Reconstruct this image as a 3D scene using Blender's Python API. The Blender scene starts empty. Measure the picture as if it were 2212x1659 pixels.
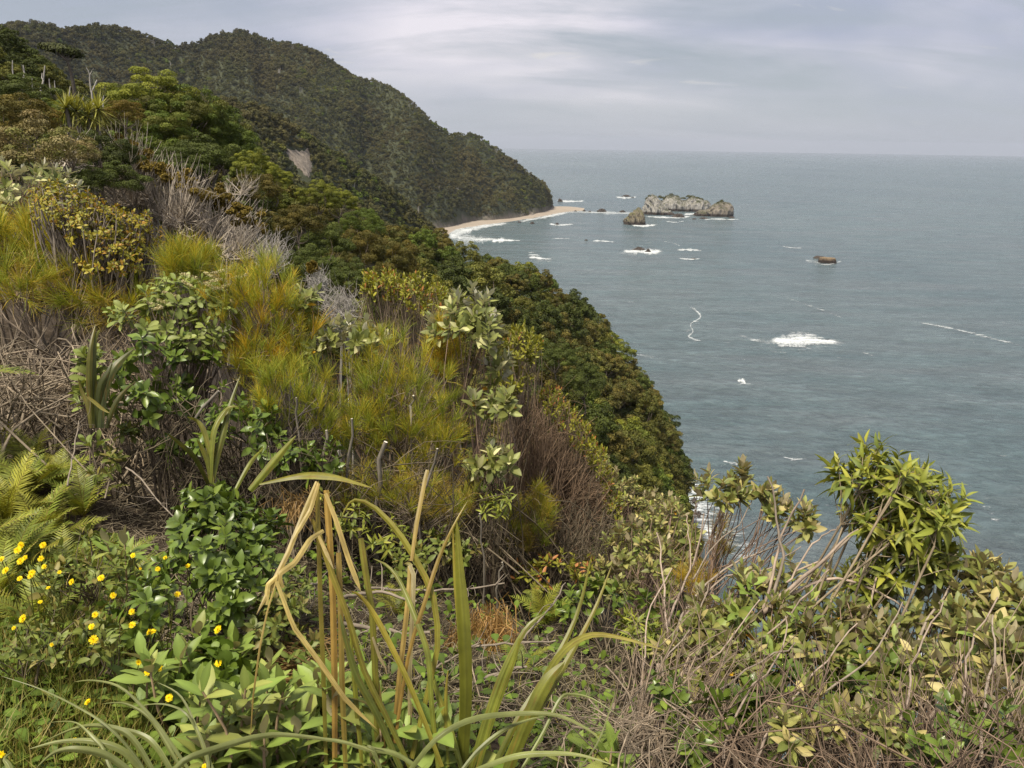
import bpy, math, random
import numpy as np
from mathutils import Matrix, Vector
from mathutils.bvhtree import BVHTree

R = math.radians
rng = np.random.default_rng(11)
random.seed(11)
scene = bpy.context.scene
col = scene.collection
SEA = -120.0

# ------------------------------------------------------------------ camera
F_PX, PITCH, ROLL = 788.0, R(16.86), R(0.82)
K = 2212.0 / 1024.0                       # survey pixels (2212 wide) per render pixel
FW = np.array([0, math.cos(PITCH), -math.sin(PITCH)])
U0 = np.array([0, math.sin(PITCH), math.cos(PITCH)])
R0 = np.array([1.0, 0, 0])
RT = math.cos(ROLL) * R0 + math.sin(ROLL) * U0
UP = -math.sin(ROLL) * R0 + math.cos(ROLL) * U0
cam_data = bpy.data.cameras.new('camera')
cam_data.sensor_width = 36.0
cam_data.lens = F_PX / 1024 * 36.0
cam_data.clip_start = 0.05
cam_data.clip_end = 300000
cam = bpy.data.objects.new('camera', cam_data)
cam.matrix_world = Matrix(((RT[0], UP[0], -FW[0], 0), (RT[1], UP[1], -FW[1], 0), (RT[2], UP[2], -FW[2], 0), (0, 0, 0, 1)))
col.objects.link(cam)
scene.camera = cam

# ------------------------------------------------------------------ light
SUN_EL, SUN_AZ = R(66), R(222)            # azimuth clockwise from +Y; high, behind the left shoulder
SUN_STRENGTH, EXPOSURE = 1.5, 1.95
world = bpy.data.worlds.new('World')
scene.world = world
world.use_nodes = True
wn, wl = world.node_tree.nodes, world.node_tree.links
wn.clear()


BROAD_OFF, STREAK_OFF, GAP_OFF = (9.2, 3.1, 0), (2.0, 24.4, 0), (23.3, 11.2, 0)


def build_sky():
    out = wn.new('ShaderNodeOutputWorld')
    bg = wn.new('ShaderNodeBackground')
    wl.new(bg.outputs[0], out.inputs[0])
    sky = wn.new('ShaderNodeTexSky')
    sky.sky_type = 'NISHITA'
    sky.sun_disc = False
    sky.sun_elevation = SUN_EL
    sky.sun_rotation = SUN_AZ
    sky.dust_density = 2.0
    tc = wn.new('ShaderNodeTexCoord')
    sep = wn.new('ShaderNodeSeparateXYZ')
    wl.new(tc.outputs['Generated'], sep.inputs[0])

    def math_(op, a, b=None, clamp=False):
        n = wn.new('ShaderNodeMath'); n.operation = op; n.use_clamp = clamp
        for i, v in enumerate((a, b)):
            if v is None: continue
            if isinstance(v, (int, float)): n.inputs[i].default_value = v
            else: wl.new(v, n.inputs[i])
        return n.outputs[0]
    zc = math_('MAXIMUM', sep.outputs[2], 0.0)
    zz = math_('ADD', zc, 0.24)
    px = math_('DIVIDE', sep.outputs[0], zz)
    py = math_('DIVIDE', sep.outputs[1], zz)
    comb = wn.new('ShaderNodeCombineXYZ')
    wl.new(px, comb.inputs[0]); wl.new(py, comb.inputs[1])

    def noise(scale, sx, sy, rot, detail, rough=0.55, dist=0.0, off=(0, 0, 0)):
        mp = wn.new('ShaderNodeMapping')
        mp.inputs['Scale'].default_value = (sx, sy, 1)
        mp.inputs['Rotation'].default_value = (0, 0, R(rot))
        mp.inputs['Location'].default_value = off
        wl.new(comb.outputs[0], mp.inputs[0])
        n = wn.new('ShaderNodeTexNoise')
        n.inputs['Scale'].default_value = scale
        n.inputs['Detail'].default_value = detail
        n.inputs['Roughness'].default_value = rough
        n.inputs['Distortion'].default_value = dist
        wl.new(mp.outputs[0], n.inputs[0])
        return n.outputs[0]

    def ramp(v, stops):
        r = wn.new('ShaderNodeValToRGB')
        el = r.color_ramp.elements
        while len(el) < len(stops): el.new(0.5)
        for e, (p, c) in zip(el, stops):
            e.position = p
            e.color = (c, c, c, 1) if isinstance(c, (int, float)) else (*c, 1)
        wl.new(v, r.inputs[0])
        return r.outputs[0]

    def mix(fac, a, b, typ='MIX'):
        m = wn.new('ShaderNodeMix'); m.data_type = 'RGBA'; m.blend_type = typ
        if isinstance(fac, (int, float)): m.inputs[0].default_value = fac
        else: wl.new(fac, m.inputs[0])
        for i, v in ((6, a), (7, b)):
            if isinstance(v, tuple): m.inputs[i].default_value = (*v, 1)
            else: wl.new(v, m.inputs[i])
        return m.outputs[2]
    s = 0.91 / 2 ** EXPOSURE
    broad = ramp(noise(0.55, 1, 0.9, 20, 4, 0.55, 0.5, BROAD_OFF), [(0.38, 0.0), (0.60, 1.0)])
    streak = ramp(noise(1.5, 0.5, 1.4, 10, 6, 0.62, 0.6, STREAK_OFF), [(0.38, 0.0), (0.66, 1.0)])
    c1 = mix(broad, (0.45 * s, 0.475 * s, 0.60 * s), (0.95 * s, 0.885 * s, 0.935 * s))
    c2 = mix(math_('MULTIPLY', streak, 0.95), c1, (0.40 * s, 0.445 * s, 0.495 * s))
    # thin gaps where brighter cloud shows
    gap = ramp(noise(2.6, 0.45, 1.9, 6, 5, 0.65, 0.6, GAP_OFF), [(0.63, 0.0), (0.74, 1.0)])
    c3 = mix(math_('MULTIPLY', gap, 0.8), c2, (0.95 * s, 0.88 * s, 0.76 * s))
    # even bank of cloud low over the horizon
    low = ramp(zc, [(0.0, 1.0), (0.03, 0.8), (0.10, 0.0)])
    c4 = mix(math_('MULTIPLY', low, 0.8), c3, (0.55 * s, 0.59 * s, 0.65 * s))
    skym = mix(1.0, sky.outputs[0], (0.08, 0.08, 0.08), 'MULTIPLY')
    c5 = mix(0.93, skym, c4)
    wl.new(c5, bg.inputs[0])
    bg.inputs[1].default_value = 1.0
    world.cycles.sampling_method = 'NONE'      # an even sky needs no importance map


build_sky()
sun_data = bpy.data.lights.new('sun', 'SUN')
sun_data.energy = SUN_STRENGTH
sun_data.angle = R(11)
sun_data.color = (1.0, 0.92, 0.77)
sun = bpy.data.objects.new('sun', sun_data)
sdir = Vector((math.sin(SUN_AZ) * math.cos(SUN_EL), math.cos(SUN_AZ) * math.cos(SUN_EL), math.sin(SUN_EL)))
sun.rotation_euler = sdir.to_track_quat('Z', 'Y').to_euler()
col.objects.link(sun)
vs = scene.view_settings
vs.view_transform = 'Standard'; vs.look = 'None'; vs.gamma = 1.0; vs.use_curve_mapping = False
vs.exposure = EXPOSURE
scene.cycles.max_bounces = 4
scene.cycles.diffuse_bounces = 2
scene.cycles.glossy_bounces = 2
scene.cycles.transmission_bounces = 3
scene.cycles.transparent_max_bounces = 8
scene.cycles.volume_bounces = 0
scene.cycles.use_denoising = True
scene.cycles.denoising_prefilter = 'NONE'


# ------------------------------------------------------------------ survey helpers
def ray(px, py):
    u, v = px / K, py / K
    return FW + (u - 512) / F_PX * RT - (v - 384) / F_PX * UP


def at(px, py, d):                       # the point seen at survey pixel px,py at horizontal distance d
    r = ray(px, py)
    return r * (d / math.hypot(r[0], r[1]))


def on_sea(px, py, z=SEA):
    r = ray(px, py)
    return r * (z / r[2])


def column(px, d, z):                    # a point of height z at distance d, in the vertical plane of column px
    py = 700.0
    for _ in range(6):
        r = ray(px, py)
        h = math.hypot(r[0], r[1])
        want = z / d
        q = np.array([r[0] / h, r[1] / h, want])
        a = q @ FW
        py = (384 - (q @ UP) / a * F_PX) * K
    r = ray(px, py)
    return r * (d / math.hypot(r[0], r[1]))


def project(p):                          # world point(s) -> survey pixels
    p = np.atleast_2d(p)
    a = np.maximum(p @ FW, 1e-6)
    return np.stack([(512 + (p @ RT) / a * F_PX) * K, (384 - (p @ UP) / a * F_PX) * K], 1)


# ------------------------------------------------------------------ numeric helpers
def norm(v):
    v = np.asarray(v, float)
    return v / np.maximum(np.linalg.norm(v, axis=-1, keepdims=True), 1e-9)


def _hash(ix, iy, iz, seed):
    h = (ix * 374761393 + iy * 668265263 + iz * 1440662683 + seed * 974711) & 0x7fffffff
    h = ((h ^ (h >> 13)) * 1274126177) & 0x7fffffff
    return ((h ^ (h >> 16)) & 0xffff) / 65535.0


def vnoise(p, seed=0):
    p = np.asarray(p, float)
    i = np.floor(p).astype(np.int64); f = p - i
    f = f * f * (3 - 2 * f)
    r = 0
    for dx in (0, 1):
        for dy in (0, 1):
            for dz in (0, 1):
                w = (f[:, 0] if dx else 1 - f[:, 0]) * (f[:, 1] if dy else 1 - f[:, 1]) * (f[:, 2] if dz else 1 - f[:, 2])
                r = r + w * _hash(i[:, 0] + dx, i[:, 1] + dy, i[:, 2] + dz, seed)
    return r * 2 - 1


def fbm(p, octv=4, seed=0, gain=0.5):
    r, a = 0, 1.0
    p = np.asarray(p, float)
    for k in range(octv):
        r = r + a * vnoise(p, seed + k * 17)
        p = p * 2.03 + 5.7
        a *= gain
    return r


def catmull(a, n):                       # resample control rows (k,...) to n rows along axis 0
    a = np.asarray(a, float)
    k = a.shape[0]
    t = np.linspace(0, k - 1, n)
    i = np.clip(t.astype(int), 0, k - 2)
    f = (t - i).reshape((-1,) + (1,) * (a.ndim - 1))
    p0, p1, p2, p3 = a[np.maximum(i - 1, 0)], a[i], a[i + 1], a[np.minimum(i + 2, k - 1)]
    return 0.5 * (2 * p1 + (p2 - p0) * f + (2 * p0 - 5 * p1 + 4 * p2 - p3) * f ** 2 + (3 * p1 - p0 - 3 * p2 + p3) * f ** 3)


class MB:
    """Collects vertices, faces and one colour per vertex; builds one mesh."""
    def __init__(self):
        self.v, self.q, self.t, self.c, self.n = [], [], [], [], 0

    def add(self, v, quads=None, tris=None, c=(0.5, 0.5, 0.5)):
        v = np.asarray(v, np.float32).reshape(-1, 3)
        if quads is not None: self.q.append(np.asarray(quads, np.int32).reshape(-1, 4) + self.n)
        if tris is not None: self.t.append(np.asarray(tris, np.int32).reshape(-1, 3) + self.n)
        c = np.asarray(c, np.float32)
        self.c.append(np.broadcast_to(c, (len(v), 3)) if c.ndim == 1 else c)
        self.v.append(v); self.n += len(v)

    def mesh(self, name, mat=None, smooth=True):
        me = bpy.data.meshes.new(name)
        v = np.concatenate(self.v) if self.v else np.zeros((0, 3), np.float32)
        q = np.concatenate(self.q) if self.q else np.zeros((0, 4), np.int32)
        t = np.concatenate(self.t) if self.t else np.zeros((0, 3), np.int32)
        me.vertices.add(len(v)); me.vertices.foreach_set('co', v.ravel())
        loops = np.concatenate([q.ravel(), t.ravel()])
        me.loops.add(len(loops)); me.loops.foreach_set('vertex_index', loops)
        starts = np.concatenate([np.arange(len(q)) * 4, len(q) * 4 + np.arange(len(t)) * 3])
        me.polygons.add(len(starts))
        me.polygons.foreach_set('loop_start', starts.astype(np.int32))
        me.polygons.foreach_set('use_smooth', np.full(len(starts), smooth))
        ca = me.color_attributes.new('col', 'FLOAT_COLOR', 'POINT')
        c = np.concatenate(self.c) if self.c else np.zeros((0, 3), np.float32)
        ca.data.foreach_set('color', np.hstack([c, np.ones((len(c), 1), np.float32)]).ravel().astype(np.float32))
        me.update(calc_edges=True)
        if mat is not None: me.materials.append(mat)
        return me


def obj(name, me, parent=None, loc=None, label=None, cat=None, group=None, kind=None, matrix=None):
    if isinstance(me, MB): raise TypeError
    o = bpy.data.objects.new(name, me)
    col.objects.link(o)
    if parent is not None: o.parent = parent
    if matrix is not None: o.matrix_basis = matrix
    elif loc is not None: o.location = [float(x) for x in loc]
    if label: o['label'] = label
    if cat: o['category'] = cat
    if group: o['group'] = group
    if kind: o['kind'] = kind
    return o


def thing(name, label, cat, loc, group=None, kind=None):
    return obj(name, None, None, loc, label, cat, group, kind)


# ------------------------------------------------------------------ materials
def nodes(m):
    m.use_nodes = True
    m.node_tree.nodes.clear()
    return m.node_tree.nodes, m.node_tree.links


class NT:
    def __init__(self, name):
        self.m = bpy.data.materials.new(name)
        self.n, self.l = nodes(self.m)
        self.out = self.n.new('ShaderNodeOutputMaterial')

    def new(self, t, **kw):
        n = self.n.new(t)
        for k, v in kw.items(): setattr(n, k, v)
        return n

    def set(self, sock, v):
        if isinstance(v, bpy.types.NodeSocket): self.l.new(v, sock)
        elif isinstance(v, (tuple, list)) and len(v) == 3 and sock.type == 'RGBA': sock.default_value = (*v, 1)
        else: sock.default_value = v

    def math(self, op, a, b=None, clamp=False):
        n = self.new('ShaderNodeMath', operation=op, use_clamp=clamp)
        self.set(n.inputs[0], a)
        if b is not None: self.set(n.inputs[1], b)
        return n.outputs[0]

    def mix(self, fac, a, b, typ='MIX'):
        n = self.new('ShaderNodeMix', data_type='RGBA', blend_type=typ)
        self.set(n.inputs[0], fac); self.set(n.inputs[6], a); self.set(n.inputs[7], b)
        return n.outputs[2]

    def noise(self, vec, scale, detail=4, rough=0.55, dist=0.0):
        n = self.new('ShaderNodeTexNoise')
        if vec is not None: self.l.new(vec, n.inputs['Vector'])
        n.inputs['Scale'].default_value = scale
        n.inputs['Detail'].default_value = detail
        n.inputs['Roughness'].default_value = rough
        n.inputs['Distortion'].default_value = dist
        return n.outputs[0]

    def mapping(self, vec, scale=(1, 1, 1), rot=(0, 0, 0), loc=(0, 0, 0)):
        n = self.new('ShaderNodeMapping')
        self.l.new(vec, n.inputs[0])
        n.inputs['Scale'].default_value = scale
        n.inputs['Rotation'].default_value = [R(a) for a in rot]
        n.inputs['Location'].default_value = loc
        return n.outputs[0]

    def ramp(self, v, stops):
        r = self.new('ShaderNodeValToRGB')
        el = r.color_ramp.elements
        while len(el) < len(stops): el.new(0.5)
        for e, (p, c) in zip(el, stops):
            e.position = p
            e.color = (c, c, c, 1) if isinstance(c, (int, float)) else (*c, 1)
        self.l.new(v, r.inputs[0])
        return r.outputs[0]

    def bump(self, h, strength, dist, normal=None):
        b = self.new('ShaderNodeBump')
        b.inputs['Strength'].default_value = strength
        b.inputs['Distance'].default_value = dist
        self.l.new(h, b.inputs['Height'])
        if normal is not None: self.l.new(normal, b.inputs['Normal'])
        return b.outputs[0]

    def principled(self, base, rough=0.6, spec=0.3, normal=None, **kw):
        p = self.new('ShaderNodeBsdfPrincipled')
        self.set(p.inputs['Base Color'], base)
        self.set(p.inputs['Roughness'], rough)
        self.set(p.inputs['Specular IOR Level'], spec)
        if normal is not None: self.l.new(normal, p.inputs['Normal'])
        for k, v in kw.items(): self.set(p.inputs[k], v)
        return p.outputs[0]

    def done(self, sh):
        self.l.new(sh, self.out.inputs[0])
        return self.m


def leaf_material(name, rough=0.5, spec=0.35, trans=0.25, back=None, vary=0.22, backmix=0.85, gain=1.0, grain=0.0, loc_tint=None):
    t = NT(name)
    a = t.new('ShaderNodeAttribute', attribute_name='col')
    info = t.new('ShaderNodeObjectInfo')
    k = t.math('ADD', t.math('MULTIPLY', info.outputs['Random'], 2 * vary), gain - vary)
    c = a.outputs[0]
    if loc_tint is not None:                        # stands of browner and greener trees across a hillside
        scale, tint = loc_tint
        n = t.noise(t.mapping(info.outputs['Location'], (scale, scale, scale)), 1.0, 3, 0.6)
        c = t.mix(t.ramp(n, [(0.42, 0.0), (0.60, 1.0)]), c, tint)
        n2 = t.noise(t.mapping(info.outputs['Location'], (scale * .4, scale * .4, scale * .4)), 1.0, 3, 0.6)
        c = t.mix(1.0, c, t.ramp(n2, [(0.36, 0.75), (0.64, 1.25)]), 'MULTIPLY')
    comb = t.new('ShaderNodeCombineXYZ')
    for i in range(3): t.l.new(k, comb.inputs[i])
    c = t.mix(1.0, c, comb.outputs[0], 'MULTIPLY')
    c = t.mix(1.0, c, (1.12, 1.09, 0.74), 'MULTIPLY')
    if grain:
        tc = t.new('ShaderNodeTexCoord')
        g = t.ramp(t.noise(t.mapping(tc.outputs['Object'], (grain, grain, grain)), 1.0, 3), [(0.3, 0.72), (0.7, 1.2)])
        c = t.mix(1.0, c, g, 'MULTIPLY')
    if back is not None:
        geo = t.new('ShaderNodeNewGeometry')
        c = t.mix(t.math('MULTIPLY', geo.outputs['Backfacing'], backmix), c, back)
    p = t.principled(c, rough, spec)
    if trans > 0:
        tr = t.new('ShaderNodeBsdfTranslucent')
        t.l.new(t.mix(1.0, c, (1.25, 1.2, 0.6), 'MULTIPLY'), tr.inputs[0])
        ms = t.new('ShaderNodeMixShader'); ms.inputs[0].default_value = trans
        t.l.new(p, ms.inputs[1]); t.l.new(tr.outputs[0], ms.inputs[2])
        p = ms.outputs[0]
    return t.done(p)


def bark_material(name, rough=0.85, grain=18.0, amount=0.5):
    t = NT(name)
    a = t.new('ShaderNodeAttribute', attribute_name='col')
    tc = t.new('ShaderNodeTexCoord')
    n = t.noise(t.mapping(tc.outputs['Object'], (grain, grain, grain * 0.35)), 1.0, 4, 0.65)
    c = t.mix(amount, a.outputs[0], t.mix(1.0, a.outputs[0], t.ramp(n, [(0.32, 0.45), (0.68, 1.6)]), 'MULTIPLY'))
    return t.done(t.principled(c, rough, 0.2))


M = {}
M['far'] = leaf_material('far_foliage', 0.7, 0.12, 0.0, vary=0.24, loc_tint=(0.012, (0.092, 0.082, 0.046)))
M['forest'] = leaf_material('forest_foliage', 0.6, 0.22, 0.12, vary=0.28)
M['leaf'] = leaf_material('leaf', 0.5, 0.35, 0.22)
M['glossy'] = leaf_material('glossy_leaf', 0.34, 0.45, 0.15)
M['silver'] = leaf_material('silver_backed_leaf', 0.5, 0.35, 0.15, back=(0.60, 0.57, 0.46), vary=0.25)
M['tan'] = leaf_material('tan_backed_leaf', 0.5, 0.35, 0.15, back=(0.46, 0.385, 0.25), vary=0.25)
M['needle'] = leaf_material('needle', 0.55, 0.3, 0.2, vary=0.25)
M['blade'] = leaf_material('blade', 0.42, 0.4, 0.2, vary=0.12, grain=14.0)
M['petal'] = leaf_material('petal', 0.6, 0.2, 0.2, vary=0.08)
M['bark'] = bark_material('bark')
M['twig'] = bark_material('twig', 0.85, 30.0, 0.5)
M['deadwood'] = bark_material('deadwood', 0.9, 22.0, 0.6)


def ground_material():
    t = NT('leaf_litter_soil')
    tc = t.new('ShaderNodeTexCoord')
    n1 = t.noise(tc.outputs['Object'], 1.3, 6, 0.65)
    n2 = t.noise(tc.outputs['Object'], 22, 5, 0.7)
    c = t.mix(t.ramp(n1, [(0.35, 0.0), (0.65, 1.0)]), (0.030, 0.022, 0.014), (0.065, 0.05, 0.036))
    c = t.mix(t.ramp(n2, [(0.4, 0.0), (0.7, 0.8)]), c, (0.11, 0.085, 0.062))
    return t.done(t.principled(c, 0.95, 0.1, t.bump(n2, 0.7, 0.03)))


def hill_material(name, soil, rock, rock_z=None):
    """Forest floor; bare rock low down where waves and slips keep the trees off."""
    t = NT(name)
    geo = t.new('ShaderNodeNewGeometry')
    pos = geo.outputs['Position']
    n = t.noise(pos, 0.05, 6, 0.65)
    n2 = t.noise(t.mapping(pos, (0.3, 0.3, 0.09)), 1.0, 6, 0.7)
    c = t.mix(n, soil, tuple(x * 1.8 for x in soil))
    rk = t.mix(t.ramp(n2, [(0.3, 0.0), (0.7, 1.0)]), tuple(x * 0.4 for x in rock), rock)
    if rock_z is not None:
        sep = t.new('ShaderNodeSeparateXYZ'); t.l.new(pos, sep.inputs[0])
        h = t.math('ADD', t.math('DIVIDE', t.math('SUBTRACT', rock_z, sep.outputs[2]), 12.0), t.math('MULTIPLY', t.math('SUBTRACT', n, 0.5), 3.0), True)
        c = t.mix(h, c, rk)
    return t.done(t.principled(c, 0.95, 0.1, t.bump(n2, 0.8, 1.5)))


def rock_material(name, light, dark, scale, tilt=(0, 0, 0), moss=None, wet=True):
    t = NT(name)
    geo = t.new('ShaderNodeNewGeometry')
    pos = geo.outputs['Position']
    st = t.noise(t.mapping(pos, (scale * 2.6, scale * 2.6, scale * 0.45), tilt), 1.0, 7, 0.68, 0.6)
    bl = t.noise(pos, scale * 0.8, 6, 0.65)
    c = t.mix(t.ramp(st, [(0.34, 0.0), (0.6, 1.0)]), dark, light)
    c = t.mix(t.math('MULTIPLY', t.ramp(bl, [(0.4, 0.0), (0.7, 1.0)]), 0.55), c, tuple(x * 0.72 for x in light))
    if moss is not None:
        sepn = t.new('ShaderNodeSeparateXYZ'); t.l.new(geo.outputs['Normal'], sepn.inputs[0])
        mk = t.math('MULTIPLY', t.ramp(sepn.outputs[2], [(0.35, 0.0), (0.75, 1.0)]), t.ramp(bl, [(0.35, 0.2), (0.6, 1.0)]))
        c = t.mix(mk, c, moss)
    if wet:                                           # tide-stained foot
        sep = t.new('ShaderNodeSeparateXYZ'); t.l.new(pos, sep.inputs[0])
        h = t.math('ADD', t.math('MULTIPLY', t.math('SUBTRACT', sep.outputs[2], SEA + 3.2), 0.35), t.math('MULTIPLY', t.math('SUBTRACT', bl, 0.5), 1.6), True)
        c = t.mix(h, (0.05, 0.038, 0.03), c)
    return t.done(t.principled(c, 0.85, 0.2, t.bump(st, 0.9, 1.2 / max(scale * 4, 0.2))))


def water_material():
    t = NT('sea_water')
    geo = t.new('ShaderNodeNewGeometry')
    pos = geo.outputs['Position']
    big = t.noise(t.mapping(pos, (0.0016, 0.0009, 1), (0, 0, 14)), 1.0, 4, 0.6, 0.6)
    mid = t.noise(t.mapping(pos, (0.006, 0.024, 1), (0, 0, 14)), 1.0, 6, 0.66, 0.5)
    c = t.mix(t.ramp(big, [(0.35, 0.0), (0.65, 1.0)]), (0.075, 0.116, 0.129), (0.106, 0.152, 0.160))
    c = t.mix(t.math('MULTIPLY', t.ramp(mid, [(0.40, 0.0), (0.70, 1.0)]), 0.75), c, (0.135, 0.158, 0.168))
    # crests lighter, troughs darker: light through the waves put into the colour
    w1 = t.noise(t.mapping(pos, (0.13, 0.22, 1), (0, 0, 24)), 1.0, 6, 0.62, 0.4)
    w2 = t.noise(t.mapping(pos, (0.6, 1.1, 1), (0, 0, 10)), 1.0, 5, 0.6)
    w3 = t.noise(t.mapping(pos, (0.025, 0.06, 1), (0, 0, 30)), 1.0, 4, 0.55)
    c = t.mix(1.0, c, t.ramp(w1, [(0.30, 0.78), (0.70, 1.24)]), 'MULTIPLY')
    c = t.mix(1.0, c, t.ramp(w3, [(0.35, 0.84), (0.65, 1.16)]), 'MULTIPLY')
    h = t.math('ADD', t.math('ADD', t.math('MULTIPLY', w1, 5.2), t.math('MULTIPLY', w2, 1.1)), t.math('MULTIPLY', w3, 9.0))
    n = t.bump(h, 1.0, 1.0)
    return t.done(t.principled(c, 0.24, 0.5, n, IOR=1.33))


def foam_material():
    t = NT('sea_foam')
    a = t.new('ShaderNodeAttribute', attribute_name='col')
    sep = t.new('ShaderNodeSeparateColor'); t.l.new(a.outputs[0], sep.inputs[0])
    geo = t.new('ShaderNodeNewGeometry')
    n1 = t.noise(t.mapping(geo.outputs['Position'], (0.055, 0.22, 1), (0, 0, 8)), 1.0, 7, 0.72, 1.6)
    n2 = t.noise(t.mapping(geo.outputs['Position'], (0.7, 1.1, 1)), 1.0, 5, 0.7, 0.8)
    v = t.math('ADD', t.math('MULTIPLY', n1, 0.65), t.math('MULTIPLY', n2, 0.35))
    # the edge value fades in through lacy holes
    al = t.math('ADD', t.math('MULTIPLY', t.math('SUBTRACT', v, 0.5), 6.5), t.math('SUBTRACT', t.math('MULTIPLY', sep.outputs[0], 1.45), 0.95), True)
    p = t.principled((0.74, 0.77, 0.77), 0.8, 0.2, t.bump(n2, 0.6, 0.6))
    tr = t.new('ShaderNodeBsdfTransparent')
    ms = t.new('ShaderNodeMixShader')
    t.l.new(t.math('MULTIPLY', al, 0.9), ms.inputs[0]); t.l.new(tr.outputs[0], ms.inputs[1]); t.l.new(p, ms.inputs[2])
    return t.done(ms.outputs[0])


M['ground'] = ground_material()
M['hill'] = hill_material('forest_floor', (0.046, 0.050, 0.028), (0.22, 0.19, 0.16), SEA + 14)
M['slope'] = hill_material('slope_floor', (0.022, 0.020, 0.011), (0.15, 0.13, 0.11), SEA + 8)
M['limestone'] = rock_material('pale_sea_rock', (0.52, 0.49, 0.44), (0.13, 0.12, 0.105), 0.10, (0, 32, 0), (0.055, 0.06, 0.028))
M['sidestone'] = rock_material('grey_brown_sea_rock', (0.36, 0.31, 0.25), (0.10, 0.085, 0.07), 0.11, (0, -18, 0), (0.055, 0.06, 0.028))
M['stack'] = rock_material('brown_stack_rock', (0.30, 0.255, 0.18), (0.075, 0.062, 0.045), 0.13, (0, 12, 0), (0.10, 0.10, 0.04))
M['skerry'] = rock_material('dark_skerry_rock', (0.11, 0.09, 0.075), (0.035, 0.03, 0.028), 0.5, (0, 20, 0), None, False)
M['blockrock'] = rock_material('ochre_sea_rock', (0.30, 0.22, 0.13), (0.09, 0.065, 0.04), 0.35, (80, 10, 0), None)
M['scar'] = rock_material('landslip_clay', (0.33, 0.28, 0.225), (0.14, 0.115, 0.09), 0.22, (0, 0, 0), None, False)
M['water'] = water_material()
M['foam'] = foam_material()


def sand_material():
    t = NT('beach_sand')
    geo = t.new('ShaderNodeNewGeometry')
    n = t.noise(geo.outputs['Position'], 0.06, 6, 0.65)
    n2 = t.noise(geo.outputs['Position'], 0.5, 4, 0.6)
    c = t.mix(n, (0.26, 0.215, 0.17), (0.40, 0.34, 0.275))
    c = t.mix(t.math('MULTIPLY', t.ramp(n2, [(0.5, 0.0), (0.7, 1.0)]), 0.5), c, (0.24, 0.20, 0.16))
    return t.done(t.principled(c, 0.95, 0.1))


M['sand'] = sand_material()

# ================================================================== terrain
def loft(ctrl, nk, nc):
    """ctrl[c][k] = xyz control grid -> dense (nc,nk,3) grid."""
    a = np.array(ctrl, float)                       # (c,k,3)
    a = catmull(a, nc)                              # along columns
    return catmull(a.transpose(1, 0, 2), nk).transpose(1, 0, 2)


def grid_mesh(name, g, mat, c=(0.1, 0.1, 0.1)):
    n, m = g.shape[:2]
    i = np.arange(n * m).reshape(n, m)
    q = np.stack([i[:-1, :-1], i[1:, :-1], i[1:, 1:], i[:-1, 1:]], -1).reshape(-1, 4)
    b = MB(); b.add(g.reshape(-1, 3), q, c=c)
    return b.mesh(name, mat)


def bvh_of(g):
    n, m = g.shape[:2]
    i = np.arange(n * m).reshape(n, m)
    q = np.stack([i[:-1, :-1], i[1:, :-1], i[1:, 1:], i[:-1, 1:]], -1).reshape(-1, 4)
    return BVHTree.FromPolygons([tuple(v) for v in g.reshape(-1, 3)], q.tolist())


# --- the ground at the lookout
nd = [0.3, 1.2, 2.0, 3.0, 4.5, 6.5, 10, 16, 28]
near_z = {
    -1500: [-1.6, -1.5, -1.45, -1.4, -1.3, -1.1, -0.6, 0.6, 4.0],
    -500: [-1.62, -1.65, -1.65, -1.65, -1.65, -1.6, -1.3, -0.4, 2.2],
    0: [-1.65, -1.7, -1.76, -1.85, -1.95, -2.05, -1.95, -1.6, -0.6],
    300: [-1.65, -1.7, -1.8, -1.95, -2.15, -2.3, -2.5, -3.2, -4.8],
    600: [-1.65, -1.72, -1.85, -2.05, -2.4, -2.9, -4.0, -5.8, -9.0],
    900: [-1.65, -1.74, -1.88, -2.2, -2.7, -3.5, -5.2, -8.5, -14],
    1200: [-1.65, -1.76, -1.95, -2.35, -3.0, -4.1, -6.4, -11, -21],
    1500: [-1.68, -1.8, -2.05, -2.55, -3.4, -4.6, -7.6, -14, -28],
    1800: [-1.7, -1.85, -2.2, -2.9, -4.2, -6.3, -11, -20, -38],
    2212: [-1.7, -1.9, -2.3, -3.2, -4.9, -7.8, -14, -25, -45],
    2900: [-1.7, -1.9, -2.3, -3.3, -5.1, -8.3, -15, -27, -48],
    4200: [-1.7, -1.9, -2.3, -3.3, -5.1, -8.3, -15, -27, -48],
}
# beyond the sides of the picture the columns fan out by azimuth
def az_point(px, d, z):
    c = min(max(px, -300), 2500)
    p = column(c, d, z)
    extra = (px - c) / 1700.0
    ca, sa = math.cos(-extra), math.sin(-extra)
    return np.array([p[0] * ca - p[1] * sa, p[0] * sa + p[1] * ca, z])


near_ctrl = [[az_point(px, d, z) for d, z in zip(nd, zs)] for px, zs in near_z.items()]
NEAR = loft(near_ctrl, 120, 180)
_p = NEAR.reshape(-1, 3)
_d = np.hypot(_p[:, 0], _p[:, 1])
NEAR[..., 2] += (fbm(_p * 1.1, 4, 3) * 0.09 * np.clip(_d / 3, 0.3, 2.5)).reshape(NEAR.shape[:2])
obj('ground', grid_mesh('ground', NEAR, M['ground']), kind='structure')
# the flat of the lookout behind the camera
b = MB()
xs, ys = np.meshgrid(np.linspace(-9, 9, 30), np.linspace(-9, 1.1, 20), indexing='ij')
pz = -1.66 + fbm(np.stack([xs.ravel() * .7, ys.ravel() * .7, xs.ravel() * 0], 1), 3, 8) * 0.05 - np.clip(ys.ravel(), 0, 9) * 0.12
g = np.stack([xs.ravel(), ys.ravel(), pz - 0.06], 1).reshape(30, 20, 3)
obj('lookout_ground', grid_mesh('lookout_ground', g, M['ground']), kind='structure')

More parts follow.
